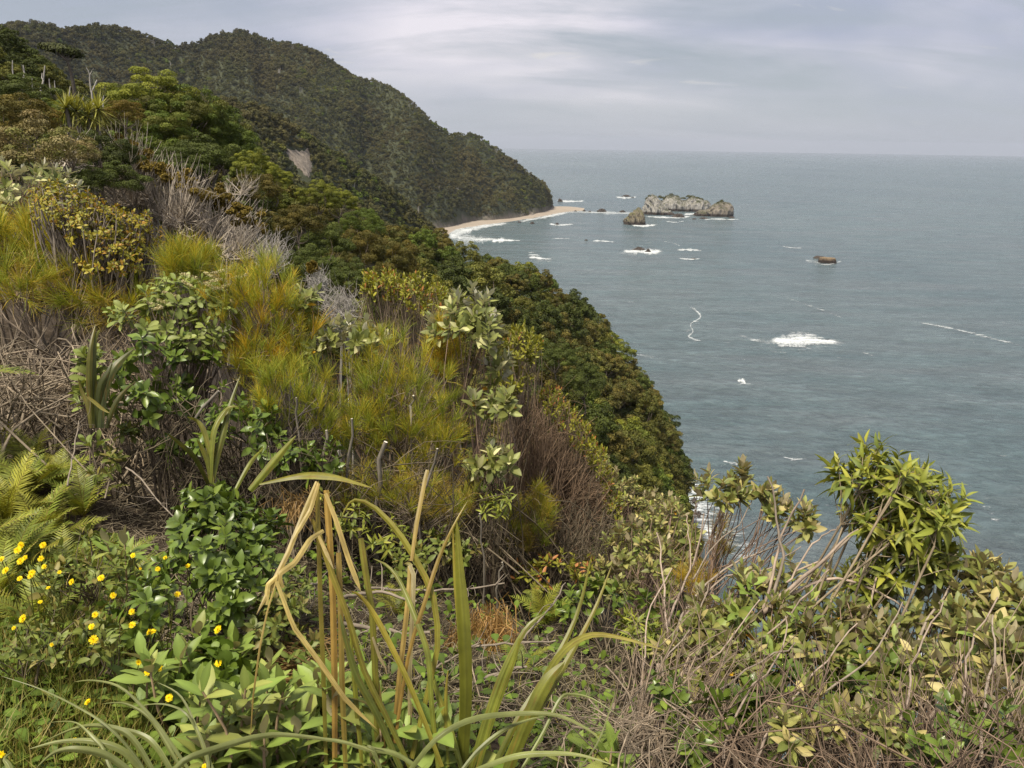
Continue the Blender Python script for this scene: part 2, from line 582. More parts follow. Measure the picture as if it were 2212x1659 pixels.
# --- the forested spur
mid = {
    -700: [(26, 3), (45, 8), (70, 15), (112, 28), (165, 24), (240, -20)],
    -250: [(26, 1.0), (45, 4), (70, 8), (112, 18), (165, 14), (240, -30)],
    0: [(26, -1.2), (45, -0.5), (70, 1.5), (110, 10.0), (165, 4), (240, -40)],
    160: [(26, -3.4), (42, -3.2), (70, -1.5), (112, 5.0), (170, -4), (240, -45)],
    330: [(26, -5.6), (42, -6.5), (70, -6.0), (116, 1.0), (175, -12), (245, -50)],
    600: [(26, -9.2), (45, -11.5), (82, -13.0), (125, -12.8), (185, -34), (250, -70)],
    800: [(28, -13.5), (55, -16.5), (98, -20.0), (150, -21.0), (205, -50), (260, -90)],
    1000: [(28, -17), (68, -21), (115, -26), (172, -29.5), (225, -72), (270, -110)],
    1180: [(28, -21), (80, -33), (130, -38), (192, -41), (240, -92), (275, -122)],
    1330: [(28, -25), (95, -49), (148, -57), (208, -59), (246, -112), (275, -124)],
    1425: [(28, -28), (105, -62), (160, -76), (222, -83), (248, -120), (275, -125)],
    1458: [(28, -29), (110, -68), (168, -88), (228, -100), (250, -122), (275, -125)],
    1480: [(28, -30), (100, -92), (160, -122), (228, -124), (250, -124), (275, -126)],
    1750: [(28, -37), (70, -96), (100, -123), (200, -125), (250, -126), (275, -127)],
    2300: [(28, -46), (70, -104), (90, -123), (200, -125), (250, -126), (275, -127)],
    3000: [(28, -49), (70, -104), (90, -123), (200, -125), (250, -126), (275, -127)],
}
mid_ctrl = [[az_point(px, d, z) for d, z in v] for px, v in mid.items()]
MID = loft(mid_ctrl, 90, 200)
_p = MID.reshape(-1, 3)
MID[..., 2] += (fbm(_p * 0.035, 3, 21) * 2.2 * np.clip((np.hypot(_p[:, 0], _p[:, 1]) - 30) / 40, 0, 1)).reshape(MID.shape[:2])
obj('forest_slope', grid_mesh('forest_slope', MID, M['slope']), kind='structure')

BV_NEAR, BV_MID = bvh_of(NEAR), bvh_of(MID)


def ground_z(x, y, far=False):
    for bv in ((BV_MID,) if far else (BV_NEAR, BV_MID)):
        h = bv.ray_cast(Vector((x, y, 200)), Vector((0, 0, -1)))
        if h[0] is not None: return h[0].z
    return -2.0


def base_at(px, d):
    """Point of the ground in column px at distance d."""
    p = column(min(max(px, -400), 2600), d, -2.0)
    return np.array([p[0], p[1], ground_z(p[0], p[1])])


# --- the nearer ridge with the landslip
def crest(px, py, d, drop=6.0):
    p = at(px, py, d); p[2] -= drop
    return p


ridge = []
for px, py, d in [(-150, 190, 520), (120, 182, 540), (330, 186, 555), (450, 214, 565), (560, 230, 580), (640, 270, 600), (700, 312, 615), (800, 377, 640),
                  (870, 432, 665), (945, 505, 690), (1020, 590, 715), (1100, 700, 740)]:
    c = crest(px, py, d)
    row = []
    for back, dz, dx in [(-300, -125, 30), (-210, -95, 22), (-120, -62, 12), (-50, -26, 4), (0, 0, 0), (60, -28, -5), (150, -90, -12)]:
        r = column(px, d + back, -1.0)
        row.append([r[0] + dx, r[1], max(c[2] + dz, -128)])
    ridge.append(row)
RIDGE = loft(ridge, 70, 130)
_p = RIDGE.reshape(-1, 3)
RIDGE[..., 2] += (fbm(_p * 0.012, 4, 31) * 7 * np.linspace(1, 0.35, 70)[None, :].repeat(130, 0).ravel()).reshape(RIDGE.shape[:2])
obj('wooded_ridge', grid_mesh('wooded_ridge', RIDGE, M['hill']), kind='structure')

# --- the headland hill
hill_pts = [(-350, 60, None), (-60, 60, None), (60, 58, None), (150, 57, None), (250, 50, None), (330, 66, None), (405, 90, None), (440, 87, None), (500, 71, None),
            (560, 75, None), (640, 98, None), (700, 122, None), (770, 162, None), (830, 177, None), (881, 208, 505), (959, 273, 496), (1013, 288, 484), (1064, 314, 479),
            (1118, 351, 473), (1160, 382, 466), (1186, 408, 459), (1199, 440, 452)]
hill = []
for i, (px, py, fy) in enumerate(hill_pts):
    if fy is not None:
        foot = on_sea(px, fy); fd = math.hypot(foot[0], foot[1]); fz = SEA - 2
    else:
        fd = 980 + 160 * max(0, min(1, (px - 100) / 750)); fz = -60 - 62 * max(0, min(1, (px - 100) / 750))
    # crest distance from the slope angle
    cd = fd + 300
    for _ in range(8):
        h = at(px, py, cd)[2] - fz
        cd = fd + max(h / math.tan(R(35)), 6)
    c = crest(px, py, cd, 7.0 if px < 1180 else 4.0)
    row = []
    for f, zf in [(-0.12, -0.10), (0.0, 0.0), (0.13, 0.22), (0.38, 0.46), (0.7, 0.75), (1.0, 1.0), (1.22, 0.86), (1.7, 0.3)]:
        r = column(px, fd + (cd - fd) * f, -1.0)
        row.append([r[0], r[1], fz + (c[2] - fz) * zf])
    hill.append(row)
last = hill[-1]
for s in (22, 60):
    hill.append([[p[0] + s, p[1] + s * 0.5, SEA - 8 - s * 0.2] for p in last])
HILL = loft(hill, 90, 220)
_p = HILL.reshape(-1, 3)
# gullies running down the slope: noise that varies across the columns and little along them
uu = np.repeat(np.linspace(0, 1, 220), 90); vv = np.tile(np.linspace(0, 1, 90), 220)
gul = fbm(np.stack([uu * 20, vv * 2.0, uu * 0], 1), 3, 44) * 40 + fbm(np.stack([uu * 60, vv * 7, uu * 0], 1), 3, 47) * 6
env = np.interp(vv, [0, 0.14, 0.3, 0.5, 0.66, 0.715, 0.76, 1], [0, 0.1, 0.8, 1, 0.6, 0.12, 0.3, 0.5]) * np.interp(uu, [0, 0.84, 0.93, 1], [1, 0.7, 0.25, 0])
HILL[..., 2] += (gul * env).reshape(HILL.shape[:2])
obj('headland_hill', grid_mesh('headland_hill', HILL, M['hill']), kind='structure')

# --- sea: one sheet to the horizon, finer nearby
b = MB()
rad = np.concatenate([[0.0], np.geomspace(40, 32000, 60)])
ang = np.linspace(0, 2 * math.pi, 97)[:-1]
v = np.array([[r * math.sin(a), r * math.cos(a), SEA] for r in rad[1:] for a in ang] + [[0, 0, SEA]])
i = np.arange(60 * 96).reshape(60, 96)
q = np.stack([i[:-1], np.roll(i[:-1], -1, 1), np.roll(i[1:], -1, 1), i[1:]], -1).reshape(-1, 4)
tr = np.stack([np.full(96, 60 * 96), np.roll(i[0], -1), i[0]], -1)
b.add(v, q[:, ::-1], tr[:, ::-1])
obj('sea', b.mesh('sea', M['water']), kind='structure')

# --- beach under the headland
edge = [(1262, 455), (1225, 457.5), (1190, 464), (1150, 471), (1110, 477), (1065, 483.5), (1020, 489.5), (985, 497), (965, 507), (930, 530)]
inner = [(1262, 453.6), (1225, 451), (1190, 453), (1150, 463), (1110, 470), (1065, 477), (1020, 483), (985, 488), (955, 492), (915, 505)]
g = []
for (ex, ey), (ix, iy) in zip(edge, inner):
    e, n_ = on_sea(ex, ey), on_sea(ix, iy)
    row = []
    for f, h in [(-0.25, -0.5), (0.1, 0.35), (0.45, 1.6), (0.8, 2.6), (1.2, 3.4)]:
        p = e + (n_ - e) * f; row.append([p[0], p[1], SEA + h])
    g.append(row)
BEACH = loft(g, 14, 80)
BEACH[..., 2] += (fbm(BEACH.reshape(-1, 3) * 0.05, 3, 5) * 0.25).reshape(BEACH.shape[:2])
obj('beach', grid_mesh('beach', BEACH, M['sand']), kind='structure')


# ================================================================== sea rocks
def loaf(name, sil, base_y, d0, depth, mat, seed, rough=0.10, foot=1.15, sub=6, power=0.55):
    """A rock: silhouette heights along its length, steep rounded cross-section, broken surface.
    sil = [(px, py)], base_y = waterline pixel."""
    sx = np.array([s[0] for s in sil], float)
    n = 80
    xs = np.linspace(sx[0], sx[-1], n)
    ys = np.interp(xs, sx, [s[1] for s in sil])
    basep = on_sea((sx[0] + sx[-1]) / 2, base_y)
    d = math.hypot(basep[0], basep[1])
    width = np.linalg.norm(on_sea(sx[-1], base_y) - on_sea(sx[0], base_y))
    ctr = basep * ((d + depth * 0.5) / d); ctr[2] = SEA
    right = norm(np.array([basep[1], -basep[0], 0.0])); fwd = norm(np.array([basep[0], basep[1], 0.0]))
    m = 36
    g = np.zeros((n, m, 3))
    for i, (x, y) in enumerate(zip(xs, ys)):
        top = at(x, y, d + depth * 0.5)[2]
        h = max(top - SEA, 0.4)
        u = (i / (n - 1) - 0.5) * width
        endw = (1 - abs(2 * i / (n - 1) - 1) ** 3.0) ** 0.5 * 0.9 + 0.1
        for j in range(m):
            a = math.pi * j / (m - 1)
            cx = -math.cos(a)
            sz = math.sin(a)
            g[i, j] = ctr + right * u + fwd * (np.sign(cx) * abs(cx) ** 0.75 * depth * 0.5 * endw * (foot if sz < 0.3 else 1.0))
            g[i, j, 2] = SEA - 2.0 + (h + 2.0) * sz ** power
    p = g.reshape(-1, 3)
    q = p.copy(); q[:, 2] *= 0.6
    size = max(np.ptp(g[..., 2]), 2)
    disp = fbm(q * (4.0 / size), 6, seed, 0.68)
    # joints and slanting beds
    bed = np.abs(fbm(np.stack([(p[:, 0] + p[:, 2] * 0.6) * 5 / size, p[:, 1] * 1.2 / size, p[:, 2] * 0.4 / size], 1), 3, seed + 9))
    nrm = norm(np.stack([p[:, 0] - ctr[0], p[:, 1] - ctr[1], (p[:, 2] - SEA) * 0.25], 1))
    p = p + nrm * ((disp * rough - bed * rough * 1.5) * size)[:, None]
    p[:, 2] += fbm(q * (9 / size), 3, seed + 4) * size * rough * 0.25
    return grid_mesh(name, p.reshape(n, m, 3), mat), ctr


def scrub_on(parent_name, label, pts, seed, size, cat='scrub'):
    """Low bushes capping a rock: leaf clumps round given pixel points."""
    r = np.random.default_rng(seed)
    b = MB()
    for (px, py, d, rx, rz) in pts:
        c = at(px, py, d)
        n = int(90 * rx / size)
        dirs = norm(r.normal(size=(n, 3)))
        dirs[:, 2] = np.abs(dirs[:, 2]) * 1.0 - 0.15
        P = c + dirs * np.array([rx, rx, rz]) * r.uniform(0.6, 1.05, (n, 1))
        card_leaves(b, P, norm(dirs + r.normal(size=(n, 3)) * 0.5), r.uniform(0.5, 1.2, n) * size, np.array([0.05, 0.062, 0.024]) * r.uniform(0.6, 1.4, (n, 1)), r)
    return obj(parent_name, b.mesh(parent_name, M['far']), label=label, cat=cat)


def card_leaves(b, P, N, S, C, r, aspect=0.65):
    """Small leaf-spray faces: a bent diamond of two triangles each, centred at P facing N."""
    n = len(P)
    a = norm(np.cross(N, norm(r.normal(size=(n, 3)))))
    c = np.cross(N, a)
    S = np.asarray(S)[:, None]
    v = np.stack([P - a * S * 0.5, P + c * S * 0.5 * aspect + N * S * 0.12, P + a * S * 0.5, P - c * S * 0.5 * aspect + N * S * 0.12], 1)
    i = np.arange(n)[:, None] * 4
    b.add(v.reshape(-1, 3), np.hstack([i, i + 1, i + 2, i + 3]), c=np.repeat(np.broadcast_to(C, (n, 3)), 4, 0))


def I2(x, y):                               # island close-up -> survey pixels
    return ((2300 + x * 500 / 2212) / 1.736, (680 + y * 500 / 2212) / 1.736)


me, c = loaf('sea_rock', [I2(*p) for p in [(470, 470), (520, 380), (560, 300), (610, 212), (660, 225), (700, 235), (740, 300), (800, 380), (880, 450), (960, 500), (1030, 555)]], I2(0, 560)[1], 0, 46, M['limestone'], 3, 0.10)
isl_d = math.hypot(c[0], c[1])
obj('sea_rock', me, label='tall pale pointed rock with slanting beds at the left end of the island', cat='rock')
me, c = loaf('sea_rock', [I2(*p) for p in [(700, 360), (740, 300), (790, 330), (830, 320), (880, 240), (1000, 235), (1080, 265), (1130, 320), (1190, 320), (1240, 265), (1300, 245), (1380, 285), (1470, 300), (1540, 330), (1575, 390), (1590, 500)]], I2(0, 500)[1], 0, 55, M['limestone'], 5, 0.11, power=0.4)
main_d = math.hypot(c[0], c[1])
obj('sea_rock', me, label='long pale cliff island with bushes along its flat top', cat='island')
me, c = loaf('sea_rock', [I2(*p) for p in [(1320, 570), (1370, 530), (1450, 480), (1540, 470), (1580, 450), (1640, 390), (1700, 350), (1800, 340), (1900, 365), (1950, 410), (1965, 480), (1960, 590)]], I2(0, 585)[1], 0, 40, M['sidestone'], 7, 0.10, power=0.45)
side_d = math.hypot(c[0], c[1])
obj('sea_rock', me, label='squat grey island with a green tuft at the right end of the group', cat='island')
me, c = loaf('sea_rock', [I2(*p) for p in [(165, 680), (210, 600), (280, 520), (340, 470), (385, 440), (420, 465), (470, 490), (505, 560), (540, 700)]], I2(0, 725)[1], 0, 34, M['stack'], 12, 0.09)
obj('sea_rock', me, label='brown cone shaped stack standing in front of the pale island', cat='rock')
scrub_on('island_scrub', 'dark green scrub capping the long pale island', [(*I2(900, 270), main_d, 6, 6), (*I2(960, 255), main_d, 8, 8), (*I2(1040, 275), main_d, 8, 7), (*I2(860, 300), main_d - 6, 5, 6), (*I2(1250, 258), main_d, 6, 4),
         (*I2(1310, 262), main_d, 7, 4), (*I2(1390, 280), main_d, 6, 3), (*I2(1460, 300), main_d, 5, 3), (*I2(1160, 285), main_d, 6, 3), (*I2(770, 270), main_d, 5, 5), (*I2(820, 280), main_d, 5, 4), (*I2(1000, 300), main_d - 10, 7, 5)], 5, 1.6)
scrub_on('island_scrub', 'bright green bush on top of the squat grey island', [(*I2(1790, 360), side_d, 7, 6), (*I2(1830, 390), side_d - 5, 6, 5), (*I2(1800, 330), side_d, 3, 4), (*I2(1880, 380), side_d, 5, 3), (*I2(1740, 365), side_d, 4, 3)], 6, 1.6)
scrub_on('island_scrub', 'dark scrub down the left flank of the tall pointed rock', [(*I2(600, 260), isl_d - 4, 4, 5), (*I2(580, 330), isl_d - 8, 5, 6), (*I2(560, 300), isl_d, 4, 5), (*I2(640, 330), isl_d - 12, 4, 5)], 8, 1.5)

skerries = [  # centre px, base py, half width px, height px, depth m, what it is beside
    (1301, 458, 11, 8, 9, 'dark rock between the beach tip and the brown stack'),
    (1345, 459, 8, 5, 7, 'low dark rock in surf just left of the brown stack'),
    (1352, 425, 9, 5, 8, 'dark rock awash in the white water far behind the stack'),
    (1366, 427, 4, 2, 6, 'tiny dark rock beside a rock awash far behind the stack'),
    (1210, 436, 5, 7, 8, 'upright dark rock off the headland point'),
    (1262, 457, 4, 4, 5, 'small dark rock at the tip of the beach'),
    (1243, 457, 3, 3, 5, 'tiny dark rock on the tip of the beach'),
    (1274, 458, 3, 3, 5, 'tiny dark rock just beyond the tip of the beach'),
    (1150, 484, 6, 5, 7, 'dark rock in the shallows below the beach'),
    (1204, 486, 5, 5, 6, 'dark rock with foam streaks right of the shallows'),
    (1122, 481, 4, 4, 5, 'small dark rock at the water edge of the beach'),
    (1380, 541, 15, 8, 8, 'dark hump rock in a wide white patch below the stack'),
    (1400, 545, 7, 7, 5, 'jagged dark rock leaning at the right of the hump rock'),
    (1266, 520, 4, 3, 5, 'dark speck of rock awash left of the hump rock'),
    (1498, 560, 6, 3, 5, 'low dark rock in a thin foam line right of the hump rock'),
    (1466, 470, 14, 9, 14, 'dark rock ledge in the gap before the pale island'),
    (1500, 474, 5, 3, 8, 'small dark rock by the ledge before the pale island'),
    (1520, 473, 10, 4, 9, 'dark ledge at the foot of the squat grey island'),
    (1580, 471, 7, 4, 8, 'dark ledge at the right foot of the squat grey island'),
    (1500, 1092, 10, 16, 5, 'dark boulder at the cliff foot below the forested spur'),
    (1508, 1120, 12, 14, 5, 'second dark boulder at the cliff foot below the forested spur'),
]
for k, (px, py, hw, hh, dep, lab) in enumerate(skerries):
    s = np.random.default_rng(k)
    sil = [(px - hw, py - 0.2 * hh), (px - hw * .6, py - hh * s.uniform(.5, .8)), (px - hw * .1, py - hh), (px + hw * .35, py - hh * s.uniform(.7, .95)), (px + hw * .7, py - hh * s.uniform(.3, .6)), (px + hw, py)]
    me, c = loaf('sea_rock', sil, py, 0, dep, M['skerry'], 60 + k, 0.16, sub=3)
    obj('sea_rock', me, label=lab, cat='rock')
me, c = loaf('sea_rock', [(1768, 563), (1771, 556), (1780, 555), (1790, 556), (1800, 557), (1803, 562), (1805, 569)], 569, 0, 11, M['blockrock'], 91, 0.05, power=0.3)
obj('sea_rock', me, label='ochre block shaped rock alone in the open sea on the right', cat='rock')
me, c = loaf('sea_rock', [(1757, 557), (1762, 552.5), (1770, 553), (1778, 554), (1783, 558)], 559, 0, 7, M['skerry'], 93, 0.1)
obj('sea_rock', me, label='flat dark rock just left of the ochre block rock', cat='rock')

# ---------------------------------------------------------------- foam
fb = MB()


def foam_patch(pts, widths, z=0.25, jitter=0.22, seed=0, core=1.0, n=40, rows=9):
    """A drift of foam along a pixel polyline; width in pixels; value fades to the rim."""
    r = np.random.default_rng(seed)
    P = catmull(np.array(pts, float), n); Wd = catmull(np.array(widths, float)[:, None], n)[:, 0]
    Wd = np.maximum(Wd, 0.3) * 1.6
    wob = fbm(np.stack([np.linspace(0, 9, n) + seed * 3.7, np.full(n, .5), np.full(n, seed * 1.3)], 1), 3, seed)
    Wd = Wd * (1 + 0.75 * wob)
    Wd = np.maximum(Wd, 0.25)
    tan = norm(np.gradient(P, axis=0)); nor = np.stack([-tan[:, 1], tan[:, 0]], 1)
    v, c = [], []
    for i in range(n):
        for j in range(rows):
            f = j / (rows - 1) * 2 - 1
            e = P[i] + nor[i] * f * Wd[i] * (1 + jitter * r.normal())
            w = on_sea(e[0], e[1], SEA + z)
            v.append(w)
            ends = min(1, 6 * i / (n - 1), 6 * (n - 1 - i) / (n - 1))
            c.append([core * (1 - abs(f) ** 1.6) * ends] * 3)
    i = np.arange(n * rows).reshape(n, rows)
    q = np.stack([i[:-1, :-1], i[1:, :-1], i[1:, 1:], i[:-1, 1:]], -1).reshape(-1, 4)
    fb.add(np.array(v), q, c=np.array(c))


for k, (pts, w, core) in enumerate([
    ([(1262, 456), (1225, 459), (1190, 466), (1150, 473.5), (1110, 480)], [1.2, 2.2, 2.4, 2.6, 2.8], 1.15),
    ([(1110, 480), (1065, 486), (1020, 493), (985, 505), (965, 522)], [3.0, 3.8, 7, 13, 14], 1.15),
    ([(975, 512), (1010, 516), (1045, 517), (1085, 517)], [11, 9, 6, 2], 1.05),
    ([(1060, 522), (1075, 519), (1100, 519), (1134, 520)], [3, 4.5, 2.5, 1.0], 1.3),
    ([(975, 530), (1000, 526), (1030, 524)], [7, 5, 2], 0.8),
    ([(1140, 546), (1150, 545), (1160, 546)], [.6, 1.2, .5], 0.9),
    ([(1138, 551), (1152, 550), (1168, 552)], [.8, 1.6, .6], 0.95),
    ([(1139, 557), (1155, 556), (1175, 559), (1196, 559)], [2, 3.2, 2, 0.8], 1.25),
    ([(1200, 433), (1230, 435), (1268, 434)], [1.5, 3, 1], 1.2),
    ([(1205, 452), (1240, 457), (1290, 459), (1340, 460), (1400, 462)], [3, 3, 3.4, 3.4, 2.4], 1.0),
    ([(1328, 425), (1352, 427.5), (1378, 425)], [1.0, 2.6, 1.0], 1.2),
    ([(1185, 483), (1205, 486), (1245, 484)], [1.0, 2.6, 0.8], 1.15),
    ([(1190, 516), (1210, 515), (1235, 515)], [0.7, 1.3, 0.6], 1.0),
    ([(1277, 521), (1300, 520.5), (1330, 523)], [0.8, 1.9, 0.7], 1.1),
    ([(1340, 543), (1370, 543), (1400, 544), (1440, 542)], [1.5, 5, 5.5, 1.2], 1.25),
    ([(1458, 540), (1490, 539), (1520, 542)], [1, 2.6, 0.8], 1.15),
    ([(1462, 557), (1490, 560), (1518, 558)], [0.8, 2.0, 0.7], 1.1),
    ([(1388, 467), (1420, 469), (1465, 470), (1500, 466)], [1.6, 2.2, 1.8, 1.6], 1.15),
    ([(1474, 463), (1500, 462), (1520, 459)], [2.0, 2.4, 1.2], 1.2),
    ([(1362, 486), (1390, 488), (1424, 485)], [1.5, 3.5, 1.0], 1.25),
    ([(1515, 475), (1545, 473), (1580, 474), (1602, 473)], [1.0, 1.6, 1.6, 0.8], 1.1),
    ([(1435, 478), (1460, 480), (1480, 477)], [0.7, 1.4, 0.6], 1.0),
    ([(1688, 532), (1710, 535), (1736, 536)], [0.7, 1.1, 0.6], 1.0),
    ([(1735, 563), (1760, 566), (1775, 567)], [2.5, 5, 3], 0.75),
    ([(1770, 570), (1790, 571), (1822, 563)], [1.2, 1.6, 1.0], 0.95),
    ([(1655, 736), (1690, 737), (1730, 735), (1775, 737), (1834, 740)], [5, 11, 13, 9, 2], 1.28),
    ([(1690, 726), (1740, 724), (1790, 733)], [3, 4, 2], 0.9),
    ([(1620, 737), (1690, 742), (1760, 742), (1850, 744)], [6, 17, 18, 8], 0.66),
    ([(1590, 830), (1606, 826), (1625, 834)], [5, 9, 5], 0.6),
    ([(1330, 546), (1380, 547), (1450, 545)], [3, 8, 3], 0.62),
    ([(1480, 724), (1500, 700), (1520, 680)], [5, 6, 4], 0.5),
    ([(1140, 560), (1165, 562), (1200, 561)], [3, 6, 3], 0.62),
    ([(1586, 720), (1615, 730), (1650, 739), (1700, 744)], [2, 4, 5, 3], 0.62),
    ([(1592, 824), (1602, 822), (1612, 829)], [2.5, 5.5, 2], 1.25),
    ([(1463, 647), (1500, 668), (1513, 685), (1492, 700), (1497, 716), (1488, 727), (1510, 735), (1552, 738)], [1.2, 2.0, 2.4, 2.2, 2.6, 2.6, 2.0, 1.0], 1.0),
    ([(1430, 520), (1460, 527), (1470, 533)], [0.7, 1.2, 0.7], 0.8),
    ([(1690, 640), (1760, 664), (1830, 690)], [0.8, 1.6, 0.8], 0.78),
    ([(1960, 692), (2060, 710), (2140, 730), (2230, 752)], [1.5, 2.5, 2.2, 1.5], 0.9),
    ([(1450, 755), (1510, 735), (1600, 745)], [1, 1.6, 1], 0.55),
    ([(1372, 765), (1400, 770), (1430, 775)], [2, 3.5, 2], 0.66),
    ([(1690, 986), (1715, 992), (1750, 990)], [1, 1.8, 0.8], 0.85),
    ([(1862, 760), (1872, 764), (1892, 770)], [1.2, 1.6, 0.7], 0.8),
    ([(2120, 1090), (2140, 1110), (2170, 1140)], [4, 9, 7], 0.62),
    ([(2080, 1040), (2110, 1060), (2150, 1085)], [3, 5, 3], 0.52),
    ([(1490, 1010), (1500, 1060), (1510, 1100), (1530, 1150), (1560, 1190)], [12, 22, 26, 28, 26], 0.95),
    ([(1490, 1050), (1540, 1100), (1590, 1150), (1640, 1230)], [25, 32, 34, 40], 0.72),
    ([(1560, 995), (1580, 1000), (1600, 1003)], [2, 4, 2], 0.85),
    ([(1850, 1240), (1890, 1235), (1930, 1260)], [10, 14, 10], 0.9),
    ([(1960, 1400), (2020, 1460), (2060, 1520), (2000, 1560)], [28, 40, 40, 30], 1.1),
    ([(2180, 1270), (2200, 1290), (2212, 1310)], [10, 12, 10], 0.8),
]):
    foam_patch(pts, w, 0.22 + 0.015 * (k % 9), seed=k, core=core)
# small flecks of foam scattered over the open water
r = np.random.default_rng(4)
for k in range(120):
    px, py = r.uniform(1250, 2300), 380 + 760 * r.uniform(0, 1) ** 1.5
    if px < 1100 + (py - 420) * 0.62: continue
    L = r.uniform(4, 22) * (0.4 + py / 1100)
    foam_patch([(px, py), (px + L * .5, py + r.normal() * 2), (px + L, py + r.uniform(-2, 5))], [0.3, r.uniform(.5, 1.4) * (0.5 + py / 900), 0.3], 0.12, seed=200 + k, core=r.uniform(0.42, 0.66), n=8, rows=3)
fo = obj('sea_foam', fb.mesh('sea_foam', M['foam']), kind='stuff')


# ================================================================== trees in the distance
def tube(b, path, radii, sides, c):
    path = np.asarray(path, float); n = len(path)
    radii = np.broadcast_to(np.asarray(radii, float), (n,))
    t = norm(np.gradient(path, axis=0))
    ref = np.array([0.31, 0.17, 0.93]) if abs(t[0][2]) < 0.9 else np.array([0.93, 0.17, 0.31])
    a = norm(np.cross(t, ref)); d = np.cross(t, a)
    th = np.arange(sides) * 2 * math.pi / sides
    v = path[:, None] + radii[:, None, None] * (a[:, None] * np.cos(th)[None, :, None] + d[:, None] * np.sin(th)[None, :, None])
    i = np.arange(n * sides).reshape(n, sides)
    q = np.stack([i[:-1], np.roll(i[:-1], -1, 1), np.roll(i[1:], -1, 1), i[1:]], -1).reshape(-1, 4)
    c = np.asarray(c, float)
    b.add(v.reshape(-1, 3), q, c=c if c.ndim == 1 else np.repeat(c, sides, 0))


def crown_mesh(name, seed, rx, rz, lobes, per, leaf, pal, mat, lobe_r=(0.22, 0.36), flat=0.7, lean=0.0, up=0.25):
    """A tree crown: many leaf clumps spread over an uneven dome, each clump a cloud of small leaf sprays."""
    r = np.random.default_rng(seed)
    b = MB()
    pal = np.array(pal)
    cs = []
    for k in range(lobes):
        for _ in range(12):
            d = norm(r.normal(size=3)); d[2] = abs(d[2]) * 1.15 - 0.32
            d = norm(d)
            q = d * np.array([rx, rx, rz]) * (r.uniform(0.62, 1.0) + 0.14 * math.sin(3 * math.atan2(d[1], d[0]) + seed))
            if all(np.linalg.norm(q - o) > lobe_r[0] * rx * 0.75 for o in cs): break
        cs.append(q)
    for q in cs:
        lr = r.uniform(*lobe_r) * rx
        n = int(per * r.uniform(0.7, 1.3))
        d = norm(r.normal(size=(n, 3)) + norm(q) * 0.55 + np.array([0, 0, up]))
        P = q + d * lr * np.array([1, 1, flat]) * r.uniform(0.55, 1.08, (n, 1)) ** 0.6
        P[:, 0] += lean * (P[:, 2] + rz)
        N = norm(d + r.normal(size=(n, 3)) * 0.38)
        c0 = pal[r.integers(len(pal))] * r.uniform(0.8, 1.22)
        C = c0 * r.uniform(0.72, 1.3, (n, 1))
        card_leaves(b, P + np.array([0, 0, rz * 0.62]), N, r.uniform(0.6, 1.35, n) * leaf, C, r)
    return b.mesh(name, mat, smooth=False), np.array(cs) + np.array([0, 0, rz * 0.62])


def trunk_mesh(name, seed, h, rad, cs, c=(0.16, 0.13, 0.10), lean=0.0):
    r = np.random.default_rng(seed)
    b = MB()
    top = np.array([r.normal() * 0.2 + lean * h, r.normal() * 0.2, 0.0])
    fork = top * 0.4 + np.array([0, 0, -0.25 * h])
    tube(b, catmull(np.array([[0, 0, -h], [r.normal() * .15, r.normal() * .15, -0.65 * h], fork]), 6), np.linspace(rad, rad * 0.65, 6), 6, c)
    for k in r.permutation(len(cs))[:8]:
        e = cs[k] * 0.8
        tube(b, catmull(np.array([fork, fork * 0.4 + e * 0.45 + r.normal(size=3) * 0.15, e]), 5), np.linspace(rad * 0.5, rad * 0.12, 5), 5, c)
    return b.mesh(name, M['bark'])


BROWN = [(0.112, 0.100, 0.034), (0.100, 0.096, 0.034), (0.124, 0.104, 0.034), (0.092, 0.096, 0.032)]
OLIVE = [(0.112, 0.116, 0.032), (0.098, 0.104, 0.030), (0.128, 0.126, 0.034)]
DEEP = [(0.060, 0.078, 0.022), (0.072, 0.090, 0.025), (0.052, 0.066, 0.020)]
GREEN = [(0.090, 0.125, 0.028), (0.108, 0.145, 0.032), (0.078, 0.110, 0.026)]
LIME = [(0.165, 0.176, 0.032), (0.138, 0.154, 0.030), (0.108, 0.128, 0.028)]
FARC = [(0.068, 0.076, 0.040), (0.080, 0.084, 0.044), (0.058, 0.068, 0.036), (0.094, 0.093, 0.050)]  # far woods: lighter and greyer, some of the haze put into the colour


def surface_scatter(G, spacing, seed, keep):
    """Random spread over a lofted surface, thinned to a least distance."""
    r = np.random.default_rng(seed)
    a, b_, c, d = G[:-1, :-1], G[1:, :-1], G[1:, 1:], G[:-1, 1:]
    area = (np.linalg.norm(np.cross(b_ - a, d - a), axis=-1) * 0.5 + np.linalg.norm(np.cross(b_ - c, d - c), axis=-1) * 0.5).ravel()
    n = int(area.sum() / spacing ** 2 * 1.9)
    idx = r.choice(len(area), n, p=area / area.sum())
    u, v = r.uniform(size=(2, n, 1))
    fa, fb_, fc, fd = (q.reshape(-1, 3)[idx] for q in (a, b_, c, d))
    P = (fa * (1 - u) + fb_ * u) * (1 - v) + (fd * (1 - u) + fc * u) * v
    P = P[keep(P)]
    grid, out = {}, []
    s = spacing * 0.72
    for i, p in enumerate(P):
        k = (int(p[0] // s), int(p[1] // s), int(p[2] // s))
        ok = True
        for dx in (-1, 0, 1):
            for dy in (-1, 0, 1):
                for dz in (-1, 0, 1):
                    for j in grid.get((k[0] + dx, k[1] + dy, k[2] + dz), ()):
                        e = P[j] - p
                        if e @ e < s * s: ok = False; break
                    if not ok: break
                if not ok: break
            if not ok: break
        if ok:
            grid.setdefault(k, []).append(i); out.append(i)
    return P[out]


